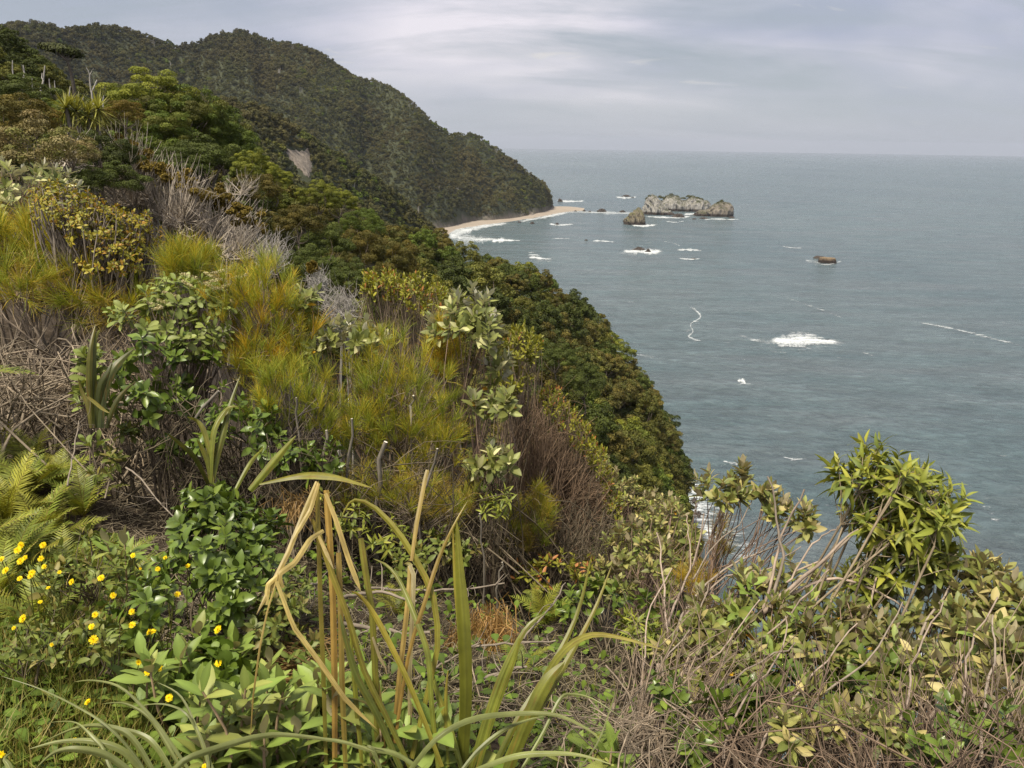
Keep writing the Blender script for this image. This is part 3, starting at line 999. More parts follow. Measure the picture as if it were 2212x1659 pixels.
def instanced(name, pts, scl, idx, protos, seed=0, kind='stuff', tilt=0.15):
    """One object of many alike plants set on points (for woods that read as one mass)."""
    pc = bpy.data.collections.new(name + '_kinds')
    for k, me in enumerate(protos):
        pc.objects.link(bpy.data.objects.new('%s_kind_%03d' % (name, k), me))
    r = np.random.default_rng(seed)
    me = bpy.data.meshes.new(name)
    me.vertices.add(len(pts)); me.vertices.foreach_set('co', np.asarray(pts, np.float32).ravel())
    a = me.attributes.new('scl', 'FLOAT_VECTOR', 'POINT')
    s = np.asarray(scl, np.float32)
    s = np.stack([s, s, s * r.uniform(0.8, 1.2, len(s))], 1) if s.ndim == 1 else s
    a.data.foreach_set('vector', s.astype(np.float32).ravel())
    a = me.attributes.new('rot', 'FLOAT_VECTOR', 'POINT')
    rot = np.stack([r.normal(size=len(pts)) * tilt, r.normal(size=len(pts)) * tilt, r.uniform(0, 6.28, len(pts))], 1)
    a.data.foreach_set('vector', rot.astype(np.float32).ravel())
    a = me.attributes.new('idx', 'INT', 'POINT'); a.data.foreach_set('value', np.asarray(idx, np.int32))
    o = obj(name, me, kind=kind)
    ng = bpy.data.node_groups.new(name, 'GeometryNodeTree')
    ng.interface.new_socket('Geometry', in_out='INPUT', socket_type='NodeSocketGeometry')
    ng.interface.new_socket('Geometry', in_out='OUTPUT', socket_type='NodeSocketGeometry')
    N, L = ng.nodes, ng.links
    gi, go = N.new('NodeGroupInput'), N.new('NodeGroupOutput')
    ci = N.new('GeometryNodeCollectionInfo'); ci.inputs[0].default_value = pc; ci.inputs[1].default_value = True; ci.inputs[2].default_value = True
    ip = N.new('GeometryNodeInstanceOnPoints'); ip.inputs['Pick Instance'].default_value = True

    def attr(nm, typ):
        n = N.new('GeometryNodeInputNamedAttribute'); n.data_type = typ; n.inputs[0].default_value = nm
        return next(s_ for s_ in n.outputs if s_.enabled and s_.name == 'Attribute')
    L.new(gi.outputs[0], ip.inputs['Points']); L.new(ci.outputs[0], ip.inputs['Instance'])
    L.new(attr('idx', 'INT'), ip.inputs['Instance Index'])
    e2r = N.new('FunctionNodeEulerToRotation')
    L.new(attr('rot', 'FLOAT_VECTOR'), e2r.inputs[0]); L.new(e2r.outputs[0], ip.inputs['Rotation'])
    L.new(attr('scl', 'FLOAT_VECTOR'), ip.inputs['Scale'])
    L.new(ip.outputs[0], go.inputs[0])
    md = o.modifiers.new('spread', 'NODES'); md.node_group = ng
    return o


# ---- far woods on the hill and the ridge
far_protos = []
for k in range(6):
    far_protos.append(crown_mesh('far_tree', 300 + k, 1.0, 0.95, 11, 62, 0.27, [FARC[k % 4], FARC[(k + 1) % 4]], M['far'], (0.34, 0.5), 0.8)[0])
far_protos.append(crown_mesh('far_tree', 320, 1.0, 0.9, 12, 60, 0.27, OLIVE[:2], M['far'], (0.28, 0.42), 0.7)[0])
far_protos.append(crown_mesh('far_tree', 321, 1.0, 0.85, 12, 60, 0.27, GREEN, M['far'], (0.28, 0.42), 0.7)[0])


sp_ = MB(); r = np.random.default_rng(31)
for k in range(3):
    tube(sp_, np.array([[k * .5 - .5, 0, -1], [k * .5 - .45 + r.normal() * .1, 0, .6], [k * .5 - .4 + r.normal() * .2, .1, 1.9 + r.normal() * .4]]), [.10, .08, .04], 5, (0.36, 0.33, 0.29))
    tube(sp_, np.array([[k * .5 - .45, 0, .6], [k * .5 - .2, .1, 1.3]]), [.05, .03], 4, (0.36, 0.33, 0.29))
far_protos.append(sp_.mesh('far_dead_tree', M['bark']))


def in_view(P, m=260, ybot=900):
    s = project(P)
    return (s[:, 0] > -m) & (s[:, 0] < 2212 + m) & (s[:, 1] < ybot) & (s[:, 1] > -200)


hz = lambda P: SEA + 9 + 10 * fbm(P * 0.03, 2, 71)
ORANGE_SCAR = at(848, 362, 1210)


def keep_hill(P):
    return in_view(P, 120) & (P[:, 2] > hz(P))


PH = surface_scatter(HILL[:, 10:], 5.2, 5, keep_hill)
r = np.random.default_rng(9)
instanced('far_forest', PH + np.array([0, 0, 1.2]), (1.6 + 3.4 * r.uniform(0, 1, len(PH)) ** 2) * (1 + 0.38 * np.clip(fbm(PH * 0.011, 3, 91), -1, 1)) * (1 - 0.35 * np.clip((SEA + 45 - PH[:, 2]) / 45, 0, 1)), r.choice(9, len(PH), p=[.149] * 6 + [.06, .042, .004]), far_protos, 3)

SCAR = [(612, 318), (640, 325), (668, 322), (676, 345), (672, 372), (664, 382), (650, 368), (632, 350)]


def in_scar(P):
    s = project(P)
    poly = np.array(SCAR, float) + np.array([0, 0])
    inside = np.zeros(len(s), bool)
    j = len(poly) - 1
    for i in range(len(poly)):
        xi, yi = poly[i]; xj, yj = poly[j]
        c = ((yi > s[:, 1]) != (yj > s[:, 1])) & (s[:, 0] < (xj - xi) * (s[:, 1] - yi) / (yj - yi + 1e-9) + xi)
        inside ^= c
        j = i
    return inside


PR = surface_scatter(RIDGE[:, 8:], 4.4, 6, lambda P: in_view(P, 60) & (P[:, 2] > SEA + 8) & ~in_scar(P + np.array([0, 0, 1.0])) & ~in_scar(P + np.array([0, 0, 5.0])) & ~in_scar(P + np.array([0, 0, 9.0])))
r = np.random.default_rng(10)
instanced('ridge_forest', PR + np.array([0, 0, 1.0]), (1.4 + 2.8 * r.uniform(0, 1, len(PR)) ** 1.6), r.choice(9, len(PR), p=[.10] * 6 + [.25, .146, .004]), far_protos, 4)

# ================================================================== the forested spur
def species(pal, n, seed, lobes, per, leaf, **kw):
    out = []
    for k in range(n):
        cm, cs = crown_mesh('crown', seed + k, 1.0, kw.get('rz', 0.85), lobes, per, leaf, pal, M['forest'], kw.get('lobe_r', (0.17, 0.30)), kw.get('flat', 0.62), up=0.4)
        tm = trunk_mesh('trunk', seed + k, 1.1, 0.055, cs)
        out.append((cm, tm))
    return out


SP = {
    'brown': species(BROWN, 3, 400, 46, 130, 0.085),
    'olive': species(OLIVE, 2, 410, 46, 130, 0.085),
    'deep': species(DEEP, 3, 420, 50, 130, 0.085),
    'green': species(GREEN, 2, 430, 48, 130, 0.085),
    'lime': species(LIME, 1, 440, 52, 150, 0.075, flat=0.65),
}
SPN = {
    'brown': species([(0.112, 0.096, 0.030), (0.098, 0.090, 0.028), (0.13, 0.104, 0.030)], 2, 500, 60, 300, 0.05),
    'gold': species([(0.15, 0.115, 0.028), (0.13, 0.105, 0.028), (0.17, 0.12, 0.028)], 2, 510, 60, 260, 0.05),
    'deep': species(DEEP, 2, 520, 60, 360, 0.045),
    'green': species(GREEN, 2, 530, 70, 400, 0.038, flat=0.6),
    'lime': species(LIME, 2, 540, 80, 420, 0.036, flat=0.6, lobe_r=(0.13, 0.24)),
    'limedark': species([LIME[2], GREEN[1], GREEN[0], OLIVE[0]], 2, 545, 80, 420, 0.036, flat=0.6, lobe_r=(0.13, 0.24)),
    'pinkish': species([(0.19, 0.15, 0.09), (0.15, 0.125, 0.07), (0.13, 0.13, 0.05), (0.22, 0.19, 0.12)], 2, 550, 50, 170, 0.06),
}
KINDWORD = {'brown': 'brown leaved', 'olive': 'olive green', 'deep': 'dark green', 'green': 'mid green', 'lime': 'bright lime green'}


def tree(sp, base, radius, label, group=None, rot=None, name='canopy_tree', squash=1.0, lean=(0, 0)):
    """A tree of a kind: root at its foot, crown and trunk as parts; radius in metres."""
    cm, tm = sp[rng.integers(len(sp))]
    root = thing(name, label, 'tree', base, group)
    root.rotation_euler = (lean[0], lean[1], rng.uniform(0, 6.28) if rot is None else rot)
    root.scale = (radius, radius, radius * squash)
    obj('crown', cm, root, (0, 0, 1.05)); obj('trunk', tm, root, (0, 0, 1.05))
    return root


def keep_mid(P):
    s = project(P); d = np.hypot(P[:, 0], P[:, 1])
    t = project(P + np.array([0, 0, 6.5]))
    clear = (s[:, 0] > 595) & (s[:, 0] < 690) & (t[:, 1] < 392) & (d > 60)          # the landslip shows over the spur
    return (s[:, 0] > -120) & (s[:, 0] < 1560) & (s[:, 1] < 1500) & (d > 36) & (P[:, 2] > SEA + 7) & ~clear


PM = surface_scatter(MID[:, :64], 4.3, 12, keep_mid)
r = np.random.default_rng(77)
d_ = np.hypot(PM[:, 0], PM[:, 1]); s_ = project(PM)
lowscrub = (s_[:, 0] < 360) & (d_ > 50)
rad = (2.0 + 2.4 * r.uniform(0, 1, len(PM)) ** 1.4) * np.clip(d_ / 120, 0.5, 1.0)
rad = np.where(lowscrub, r.uniform(0.8, 1.5, len(PM)), rad)
rad = np.where((s_[:, 0] > 560) & (s_[:, 0] < 1120) & (d_ > 105), rad * 0.68, rad)          # wind-cut along the crest
nz = fbm(PM * 0.045, 3, 5) + r.normal(size=len(PM)) * 0.28
kinds = np.where(nz < -0.35, 'deep', np.where(nz < -0.05, 'brown', np.where(nz < 0.18, 'olive', np.where(nz < 0.42, 'brown', np.where(nz < 0.75, 'green', 'deep')))))
kinds = np.where(lowscrub, np.where(nz < 0.0, 'deep', 'olive'), kinds)
lim = (s_[:, 0] > 560) & (s_[:, 0] < 1400) & (nz > 0.55) & (nz < 0.85)
kinds = np.where(lim, 'lime', kinds)
# those that show largest stand as trees of their own, the rest as one mass
size = rad / d_
big = np.argsort(-size)[:300]
isbig = np.zeros(len(PM), bool); isbig[big] = True
for i in np.where(isbig)[0]:
    k = kinds[i]; px, py = s_[i]; d = d_[i]
    if px < 360: zone = 'on the left hillside below the snags' if d > 75 else 'on the left hillside near the cabbage tree'
    elif d < 62: zone = 'just behind the bare windswept trees' if px < 620 else 'in the hollow behind the pale twig bushes'
    elif px < 620: zone = 'on the slope left below the landslip'
    elif px < 760: zone = 'under the pair of lime trees on the skyline'
    elif px < 900: zone = 'on the slope above the red tipped shrub'
    elif px < 1050: zone = 'on the slope behind the tall silver shrub'
    elif px < 1200: zone = 'on the skyline over the bay' if d > 150 else 'behind the rounded yellow green shrub'
    elif px < 1330: zone = 'on the seaward skyline of the spur' if d > 150 else 'beside the wind shorn hedge'
    else: zone = 'on the seaward edge above the surf' if d > 165 else 'low above the cliff foot'
    nm = 'low scrub tree' if lowscrub[i] else 'canopy tree'
    sw = 'big ' if rad[i] > (1.3 if lowscrub[i] else 3.0) else 'small ' if rad[i] < (1.0 if lowscrub[i] else 1.9) else ''
    tree(SP[k], PM[i], rad[i], '%s%s %s %s' % (sw, KINDWORD[k], nm, zone), '%s%s %ss %s' % (sw, KINDWORD[k], nm, zone), squash=r.uniform(0.85, 1.2))
names = ['brown', 'olive', 'deep', 'green', 'lime']
protos, off = [], {}
for k in names:
    off[k] = len(protos); protos += [cm for cm, tm in SP[k]]
rest = np.where(~isbig)[0]
idx = [off[kinds[i]] + r.integers(len(SP[kinds[i]])) for i in rest]
instanced('slope_forest', PM[rest] + np.array([0, 0, 1.0])[None] * rad[rest][:, None], rad[rest], idx, protos, 6, tilt=0.1)


def tree_px(kind, px, ytop, rpx, d, label, squash=1.0, sp=None, name='canopy_tree', lean=(0, 0), rot=None):
    """A tree whose crown top shows at pixel (px, ytop) and whose crown is rpx pixels in radius, at distance d."""
    rad_ = rpx / K / F_PX * d * 1.02
    top = at(px, ytop, d)
    h = (1.05 + 0.85 * 0.62 + 0.85) * rad_ * squash
    return tree((sp or SPN)[kind], [top[0], top[1], top[2] - h], rad_, label, None, rot, name, squash, lean)


tree_px('lime', 315, 158, 80, 70, 'big lime green domed tree left of the dark green domed tree', 0.95)
tree_px('limedark', 385, 186, 78, 69, 'big domed tree with lime tipped clumps, right half of the bright pair', 1.0)
tree_px('limedark', 330, 235, 70, 66, 'darker lime tipped tree in front of the big lime green dome', 0.9)
tree_px('green', 450, 228, 70, 72, 'dark green domed tree right of the big lime green tree', 1.0)
tree_px('green', 505, 282, 52, 71, 'smaller green domed tree stepping down right from the big domes', 1.0)
tree_px('deep', 440, 290, 62, 64, 'dark leafy tree below the big green domes', 0.9)
tree_px('deep', 370, 310, 55, 62, 'dark leafy tree under the lime tipped dome', 0.9)
tree_px('deep', 535, 335, 38, 66, 'dark tree at the right foot of the green domes', 0.9)
tree_px('lime', 545, 326, 44, 58, 'small bright lime tree right below the green domes', 1.0)
tree_px('lime', 590, 360, 34, 60, 'small lime tree beside the bright lime one below the domes', 0.9)
tree_px('lime', 690, 394, 44, 92, 'lime green tree at the skyline of the slope under the landslip', 0.9)
tree_px('lime', 735, 412, 36, 96, 'second lime green tree stepping down the skyline under the landslip', 0.9)
tree_px('green', 785, 452, 40, 100, 'green tree at the skyline right of the lime pair', 1.0)
tree_px('green', 915, 494, 28, 142, 'pointed green tree standing above the skyline near the beach', 1.3, SP)
tree_px('green', 960, 531, 40, 142, 'green tree in front of the pointed skyline tree', 1.0, SP)
tree_px('deep', 1048, 548, 24, 177, 'small dark tree standing above the skyline before the surf', 1.2, SP)
tree_px('lime', 1130, 568, 40, 172, 'lime green tree on the skyline right of the small dark tree', 1.0, SP)
tree_px('lime', 1190, 641, 26, 177, 'narrow lime tree at the sea edge of the skyline', 1.2, SP)
tree_px('brown', 1250, 668, 22, 187, 'brown tree poking above the spur skyline over the sea', 1.2, SP)
tree_px('brown', 550, 372, 45, 48, 'brown leafed tree among the bare grey stems', 1.0)
tree_px('brown', 640, 440, 48, 55, 'brown leafed tree right of the bare windswept trees', 1.0)
tree_px('deep', 700, 480, 52, 58, 'dark green tree right of the bare windswept trees', 1.1)
tree_px('brown', 780, 500, 50, 66, 'brown tree in the middle of the slope above the red tipped shrub', 1.1)
tree_px('deep', 660, 530, 48, 44, 'dark green tree behind the pale twiggy bushes', 1.0)
tree_px('brown', 850, 520, 50, 80, 'tall brown tree above the red tipped shrub', 1.1)
tree_px('deep', 750, 560, 50, 42, 'dark tree behind the red tipped shrub on its left', 1.0)
tree_px('deep', 1200, 735, 46, 84, 'dense dark green tree right of the yellow green shrub', 1.0)
tree_px('deep', 1265, 790, 48, 92, 'round dark green tree low on the spur', 1.0)

# shrubs on the left bank
tree_px('pinkish', 70, 258, 75, 19, 'pinkish brown twiggy shrub at the left below the cabbage tree', 0.9, name='shrub')
tree_px('pinkish', 150, 282, 45, 20, 'second pinkish brown shrub right of the first', 0.9, name='shrub')
tree_px('brown', 15, 205, 60, 24, 'brown shrub at the left edge above the pinkish shrubs', 0.9, name='shrub')
tree_px('gold', 70, 225, 40, 26, 'golden shrub above the pinkish shrubs at the left', 0.9, name='shrub')
tree_px('deep', 210, 285, 60, 27, 'dark green shrub under the cabbage tree', 0.9, name='shrub')
tree_px('deep', 130, 330, 60, 22, 'dark green shrub behind the yellow leaved bush', 0.8, name='shrub')
tree_px('deep', 235, 350, 55, 26, 'dark shrub left of the bare windswept trees', 0.8, name='shrub')
tree_px('deep', 20, 330, 60, 20, 'dark green shrub at the left edge under the pinkish shrub', 0.8, name='shrub')
tree_px('gold', 262, 215, 34, 40, 'golden green bush left of the big lime green dome', 0.9, name='shrub')
tree_px('green', 130, 215, 45, 36, 'green bush behind the cabbage tree', 0.8, name='shrub')
tree_px('deep', 30, 160, 55, 46, 'dark green bush on the left edge below the snags', 0.7, name='shrub')

# trees along the top of the left hillside
for px, py, rp, d in [(4, 58, 22, 104), (28, 78, 20, 106), (52, 96, 22, 104), (80, 120, 20, 102), (20, 110, 22, 98), (100, 140, 16, 100), (58, 130, 22, 97)]:
    tree_px('deep', px, py, rp, d, 'dark tall tree on the top left skyline', 1.15, SP)['group'] = 'dark trees on the top left skyline'


# ---------------------------------------------------------------- bare and dead trees
def path(*pts, n=7):
    return catmull(np.array(pts, float), n)


def snag(pts, d, rad_, label, forks=(), c=(0.42, 0.39, 0.35)):
    b = MB()
    w = [at(x, y, d) for x, y in pts]
    base = w[0].copy(); base[2] -= 0.8
    tube(b, np.array([q - base for q in [base] + w]), np.linspace(rad_, rad_ * 0.45, len(w) + 1), 6, c)
    o = obj('dead_snag', b.mesh('trunk', M['deadwood']), None, base, label, 'dead tree', 'pale dead snags on the left hillside')
    for f in forks:
        b = MB(); fw = np.array([at(x, y, d + rng.normal() * 0.3) - base for x, y in f])
        tube(b, fw, np.linspace(rad_ * 0.5, rad_ * 0.2, len(f)), 5, c)
        obj('branch', b.mesh('branch', M['deadwood']), o)


snag([(27, 152), (27, 130)], 80, 0.066, 'short pale post like snag at the far left of the hillside')
snag([(47, 190), (50, 172), (53, 158), (50, 140)], 68, 0.078, 'crooked pale snag second from the left edge', [[(53, 158), (48, 148), (46, 138)]])
snag([(88, 192), (93, 178), (95, 160), (97, 142)], 66, 0.078, 'tall pale snag left of the leaning tree trunk', [[(94, 176), (90, 168), (91, 158)]])
snag([(69, 178), (70, 165)], 74, 0.060, 'tiny pale stump between the two tall left snags')
snag([(107, 182), (106, 170)], 76, 0.054, 'tiny pale stump right of the tall left snag')
snag([(118, 182), (118, 174)], 82, 0.048, 'smallest pale stump beside the leaning tree')
snag([(148, 226), (149, 208), (152, 186)], 50, 0.054, 'thin forked pale snag above the cabbage tree', [[(148, 215), (143, 206)]])
snag([(194, 176), (194, 162), (190, 152), (186, 146)], 74, 0.066, 'forked pale snag on the low skyline', [[(194, 162), (199, 152), (203, 148)], [(193, 168), (198, 160)]])
snag([(198, 200), (204, 186), (210, 172)], 62, 0.060, 'leaning pale snag left of the big lime tree', [[(204, 186), (207, 176)]])
snag([(168, 215), (170, 198)], 58, 0.042, 'thin pale stump between forked snag and cabbage tree')
snag([(222, 222), (224, 206)], 56, 0.054, 'pale stump at the left foot of the big lime tree')
snag([(178, 222), (180, 210)], 56, 0.042, 'thin pale stump right above the cabbage tree heads')

# the leaning flat topped tree
d = 92
base = at(160, 196, d); base[2] -= 1.5
root = thing('leaning_tree', 'dark leaning tree with a flat windblown top on the left skyline', 'tree', base)
b = MB()
P_ = lambda x, y, dd=0: at(x, y, d + dd) - base
tube(b, np.array([np.zeros(3), P_(158, 178), P_(152, 150), P_(146, 132), P_(136, 118)]), [0.2, 0.17, 0.14, 0.12, 0.08], 7, (0.10, 0.085, 0.07))
for e in [(115, 102), (130, 106), (150, 112), (163, 118), (142, 110)]:
    tube(b, path(P_(146, 132), P_((146 + e[0]) / 2, (132 + e[1]) / 2 + 3), P_(*e), n=5), np.linspace(0.12, 0.04, 5), 5, (0.10, 0.085, 0.07))
obj('trunk', b.mesh('trunk', M['bark']), root)
b = MB(); r = np.random.default_rng(3)
for x, y, rr in [(108, 100, 1.0), (118, 102, 1.3), (130, 106, 1.3), (142, 109, 1.2), (153, 113, 1.1), (163, 120, .8), (125, 103, 1.1), (148, 116, .9)]:
    c = P_(x, y, r.normal() * 1.2); n = 260
    dd = norm(r.normal(size=(n, 3)))
    card_leaves(b, c + dd * np.array([rr * 1.2, rr * 1.2, rr * 0.35]) * r.uniform(.4, 1, (n, 1)), norm(dd + [0, 0, .5]), r.uniform(.18, .4, n), np.array([0.055, 0.065, 0.022]) * r.uniform(.6, 1.4, (n, 1)), r)
obj('crown', b.mesh('crown', M['forest'], False), root)

# cabbage tree
d = 29
base = at(182, 300, d); base[2] = min(base[2], ground_z(base[0], base[1]))
root = thing('cabbage_tree', 'cabbage tree with spiky yellow green heads of sword leaves', 'tree', base)
b = MB()
heads = [(190, 250), (212, 236), (143, 234), (165, 240)]
for hx, hy in heads:
    e = at(hx, hy, d) - base
    tube(b, path(np.zeros(3), np.array([e[0] * 0.4, e[1], e[2] * 0.5]), e, n=7), np.linspace(0.10, 0.06, 7), 6, (0.22, 0.19, 0.15))
obj('trunk', b.mesh('trunk', M['bark']), root)
for k, (hx, hy) in enumerate(heads):
    e = at(hx, hy, d) - base
    r = np.random.default_rng(50 + k)
    b = MB(); n = 110
    dr = norm(r.normal(size=(n, 3)) + np.array([0, 0, 0.25]))
    L = r.uniform(.5, .8, n)[:, None]
    side = norm(np.cross(dr, [0, 0, 1.0])) * 0.022
    droop = np.array([0, 0, -1.0]) * r.uniform(0.05, 0.25, (n, 1)) * L
    v = np.stack([e - side * .6, e + side * .6, e + dr * L * .55 + side + droop * .3, e + dr * L * .55 - side + droop * .3, e + dr * L + droop + side * .08, e + dr * L + droop - side * .08], 1).reshape(-1, 3)
    i = np.arange(n)[:, None] * 6
    q = np.concatenate([np.hstack([i, i + 1, i + 2, i + 3]), np.hstack([i + 3, i + 2, i + 4, i + 5])])
    b.add(v, q, c=np.repeat(np.array([0.27, 0.27, 0.085]) * r.uniform(.6, 1.3, (n, 1)), 6, 0))
    obj('leaf_head', b.mesh('leaf_head', M['leaf'], False), root)


def bare_tree(label, base_px, base_d, trunk_px, tips_px, n, seed, depth, canopy=(), c=(0.40, 0.345, 0.28), rad_=0.052, cc=(0.14, 0.105, 0.028), name='bare_tree', fine=3, leafsize=0.10):
    """A wind-combed tree: a few stems rising together, then fanning into many fine bare branches."""
    r = np.random.default_rng(seed)
    bx, by = base_px
    base = at(bx, by, base_d)
    gz = ground_z(base[0], base[1]); base[2] = min(base[2], gz + 0.1) if base[2] - gz < 3 else base[2]
    root = thing(name, label, 'tree', base)
    b = MB(); tw = MB()
    tips = []
    cx, cy, rx, ry = tips_px
    stems = max(3, n // 12)
    mids = []
    for k in range(stems):
        f = r.uniform(-1, 1)
        q = at(trunk_px[0] + f * rx * 0.45, trunk_px[1] + r.normal() * 8, base_d + r.normal() * depth * 0.6) - base
        s0 = np.array([r.normal() * 0.45, r.normal() * 0.5, 0]) * min(1, base_d / 25)
        pth = path(s0, (s0 * 0.6 + q * 0.4) + r.normal(size=3) * 0.06, q, n=7)
        tube(b, pth, np.linspace(rad_, rad_ * 0.55, 7), 5, np.array(c) * r.uniform(0.75, 1.2)); mids.append(q)
    for k in range(n):
        a, q = r.uniform(0, 6.283), math.sqrt(r.uniform(0.05, 1))
        e = at(cx + rx * q * math.cos(a), cy + ry * q * math.sin(a), base_d + r.normal() * depth) - base
        m = mids[int(np.argmin([np.linalg.norm((m_ - e) * [1, .6, .4]) + r.uniform(0, .5) for m_ in mids]))]
        mid_ = m * 0.55 + e * 0.45 + np.array([0, 0, -0.06]) + r.normal(size=3) * 0.09
        pth = path(m, mid_, e, n=6)
        tube(b, pth, np.linspace(rad_ * 0.5, rad_ * 0.2, 6), 4, np.array(c) * r.uniform(0.75, 1.25))
        for j in range(fine):
            t0 = pth[r.integers(2, 5)]
            dirv = norm(e - m + r.normal(size=3) * 0.45 * np.linalg.norm(e - m))
            ln = np.linalg.norm(e - m) * r.uniform(.25, .6)
            tube(tw, path(t0, t0 + dirv * ln * .5 + r.normal(size=3) * .04, t0 + dirv * ln + np.array([0, 0, ln * 0.2]), n=4), np.linspace(rad_ * .22, rad_ * .1, 4), 3, np.array(c) * r.uniform(0.8, 1.3))
        tips.append(e)
    obj('branches', b.mesh('branches', M['deadwood']), root, kind='stuff'); obj('twigs', tw.mesh('twigs', M['deadwood']), root, kind='stuff')
    if len(canopy):
        b = MB()
        for x, y, rp in canopy:
            q = at(x, y, base_d + r.normal() * depth * .5) - base; rr = rp / K / F_PX * base_d
            for sub in range(7):
                qc = q + r.normal(size=3) * rr * 0.55 * np.array([1, 1, .7]); m_ = 130
                dd = norm(r.normal(size=(m_, 3)) + [0, 0, .3])
                card_leaves(b, qc + dd * rr * .5 * np.array([1, 1, .7]) * r.uniform(.3, 1, (m_, 1)), norm(dd + r.normal(size=(m_, 3)) * .6), r.uniform(.6, 1.3, m_) * leafsize, np.array(cc) * r.uniform(.55, 1.4, (m_, 1)), r)
        obj('canopy', b.mesh('canopy', M['forest'], False), root)
    return root


bare_tree('grey twiggy windswept tree at the upper left of the bare trees', (325, 520), 29, (305, 440), (270, 370, 60, 75), 187, 1, 0.8, [(262, 312, 16), (290, 330, 16), (315, 350, 16), (285, 318, 14)], rad_=0.05)
bare_tree('bare tree with branches swept level to the left', (345, 520), 30, (320, 415), (250, 415, 62, 22), 85, 2, 0.7, rad_=0.05)
bare_tree('slender grey stemmed windswept tree under a golden canopy edge', (345, 560), 29, (350, 470), (345, 412, 55, 65), 119, 9, 0.7, [(300, 335, 20), (325, 355, 22), (350, 375, 22), (375, 395, 20)], rad_=0.05)
bare_tree('tall pale stemmed windswept tree in the middle of the bare trees', (378, 570), 27, (374, 495), (402, 448, 58, 85), 153, 3, 0.7, [(365, 375, 20), (390, 388, 22), (415, 405, 22), (440, 425, 20)], rad_=0.055)
bare_tree('bare windswept tree fanning right below the golden canopy edge', (415, 580), 27, (430, 525), (480, 490, 72, 70), 187, 4, 0.7, [(450, 425, 22), (475, 440, 22), (500, 460, 22), (525, 480, 20), (480, 420, 18)], rad_=0.05)
bare_tree('low bare fan of grey twigs behind the yellow grass tree', (470, 600), 25, (490, 560), (535, 528, 55, 55), 119, 5, 0.6, [(540, 470, 18), (555, 490, 16), (520, 455, 16)], rad_=0.045)
bare_tree('pale grey bare bush right behind the orange grass tree', (570, 610), 15, (575, 580), (590, 540, 32, 38), 80, 6, 0.3, rad_=0.022, c=(0.36, 0.33, 0.29))
bare_tree('small grey bare bush left of the silver leaved clump', (690, 650), 12, (687, 625), (685, 600, 22, 28), 60, 7, 0.25, [(680, 578, 9)], rad_=0.016, c=(0.30, 0.28, 0.25))
bare_tree('pale silvery twig bush between silver leaves and red tipped shrub', (750, 720), 8.5, (745, 690), (735, 655, 42, 40), 120, 8, 0.25, rad_=0.010, c=(0.36, 0.33, 0.29))
bare_tree('bare stemmed tree standing among the brown trees', (500, 455), 46, (505, 425), (520, 400, 40, 26), 40, 10, 0.7, rad_=0.05)
bare_tree('dead branched tree at the left below the pinkish shrubs', (120, 380), 21, (125, 345), (150, 330, 60, 40), 40, 11, 0.6, rad_=0.04)

# ---- the landslip, a bare clay face on the nearer ridge
sb = MB()
pts = np.array(SCAR, float)
ctr = pts.mean(0)
rows = []
BV_R = bvh_of(RIDGE)
for f in np.linspace(0, 1, 9):
    ring = []
    for k in range(40):
        q = catmull(np.vstack([pts, pts[:1]]), 41)[k]
        e = ctr + (q - ctr) * f * (1 + 0.16 * math.sin(k * 2.3) * math.sin(k * .9 + 1))
        rd = Vector(ray(e[0], e[1])).normalized()
        h = BV_R.ray_cast(Vector((0, 0, 0)), rd)
        p = np.array(h[0]) if h[0] is not None else at(e[0], e[1], 560)
        p = p - np.array(rd) * (2.0 * (1 - f ** 4) + 0.5)
        ring.append(p)
    rows.append(ring)
g = np.array(rows); g = np.concatenate([g, g[:, :1]], 1)
dsp = fbm(g.reshape(-1, 3) * np.array([.16, .16, .05]), 4, 8) * 1.4
g = (g.reshape(-1, 3) + np.array([0.2, -1.0, 0.2]) * dsp[:, None]).reshape(g.shape)
obj('landslip', grid_mesh('landslip', g.transpose(1, 0, 2), M['scar']), kind='structure')

# ================================================================== foreground plants: shared tools
SHAPES = {
    'ell': ([0, .10, .32, .60, .85, 1], [.10, .42, .95, .98, .50, .02]),
    'ob': ([0, .12, .38, .66, .90, 1], [.12, .25, .68, 1.0, .72, .06]),
    'lan': ([0, .08, .30, .58, .84, 1], [.14, .55, 1.0, .82, .38, .01]),
}


def leaf_arrays(shape, ratio, fold, curl, c, r, rib=1.25):
    t, w = map(np.array, SHAPES[shape])
    hw = w * ratio * 0.5
    v, cc = [], []
    for k in range(6):
        z = -curl * t[k] ** 2
        for s in (-1, 0, 1):
            v.append([s * hw[k], t[k] * (1 - 0.3 * curl * t[k]), z + abs(s) * fold * hw[k] + (r.normal() * 0.012 if s else 0)])
            cc.append(np.array(c) * (rib if s == 0 else 1.0) * (0.92 + 0.16 * t[k]))
    i = np.arange(18).reshape(6, 3)
    q = np.stack([i[:-1, :-1], i[:-1, 1:], i[1:, 1:], i[1:, :-1]], -1).reshape(-1, 4)
    return np.array(v), q, np.array(cc)


class LeafKind:
    def __init__(self, name, shape, ratio, pal, mat, seed, fold=0.25, curl=0.15, n=6):
        r = np.random.default_rng(seed)
        self.name, self.mat, self.arr, self.me = name, mat, [], []
        for k in range(n):
            a = leaf_arrays(shape, ratio * r.uniform(.85, 1.15), fold * r.uniform(.5, 1.4), curl * r.uniform(.3, 1.9), np.array(pal[k % len(pal)]) * r.uniform(.85, 1.15), r)
            self.arr.append(a)
            b = MB(); b.add(a[0], a[1], c=a[2])
            self.me.append(b.mesh('leaf', mat))


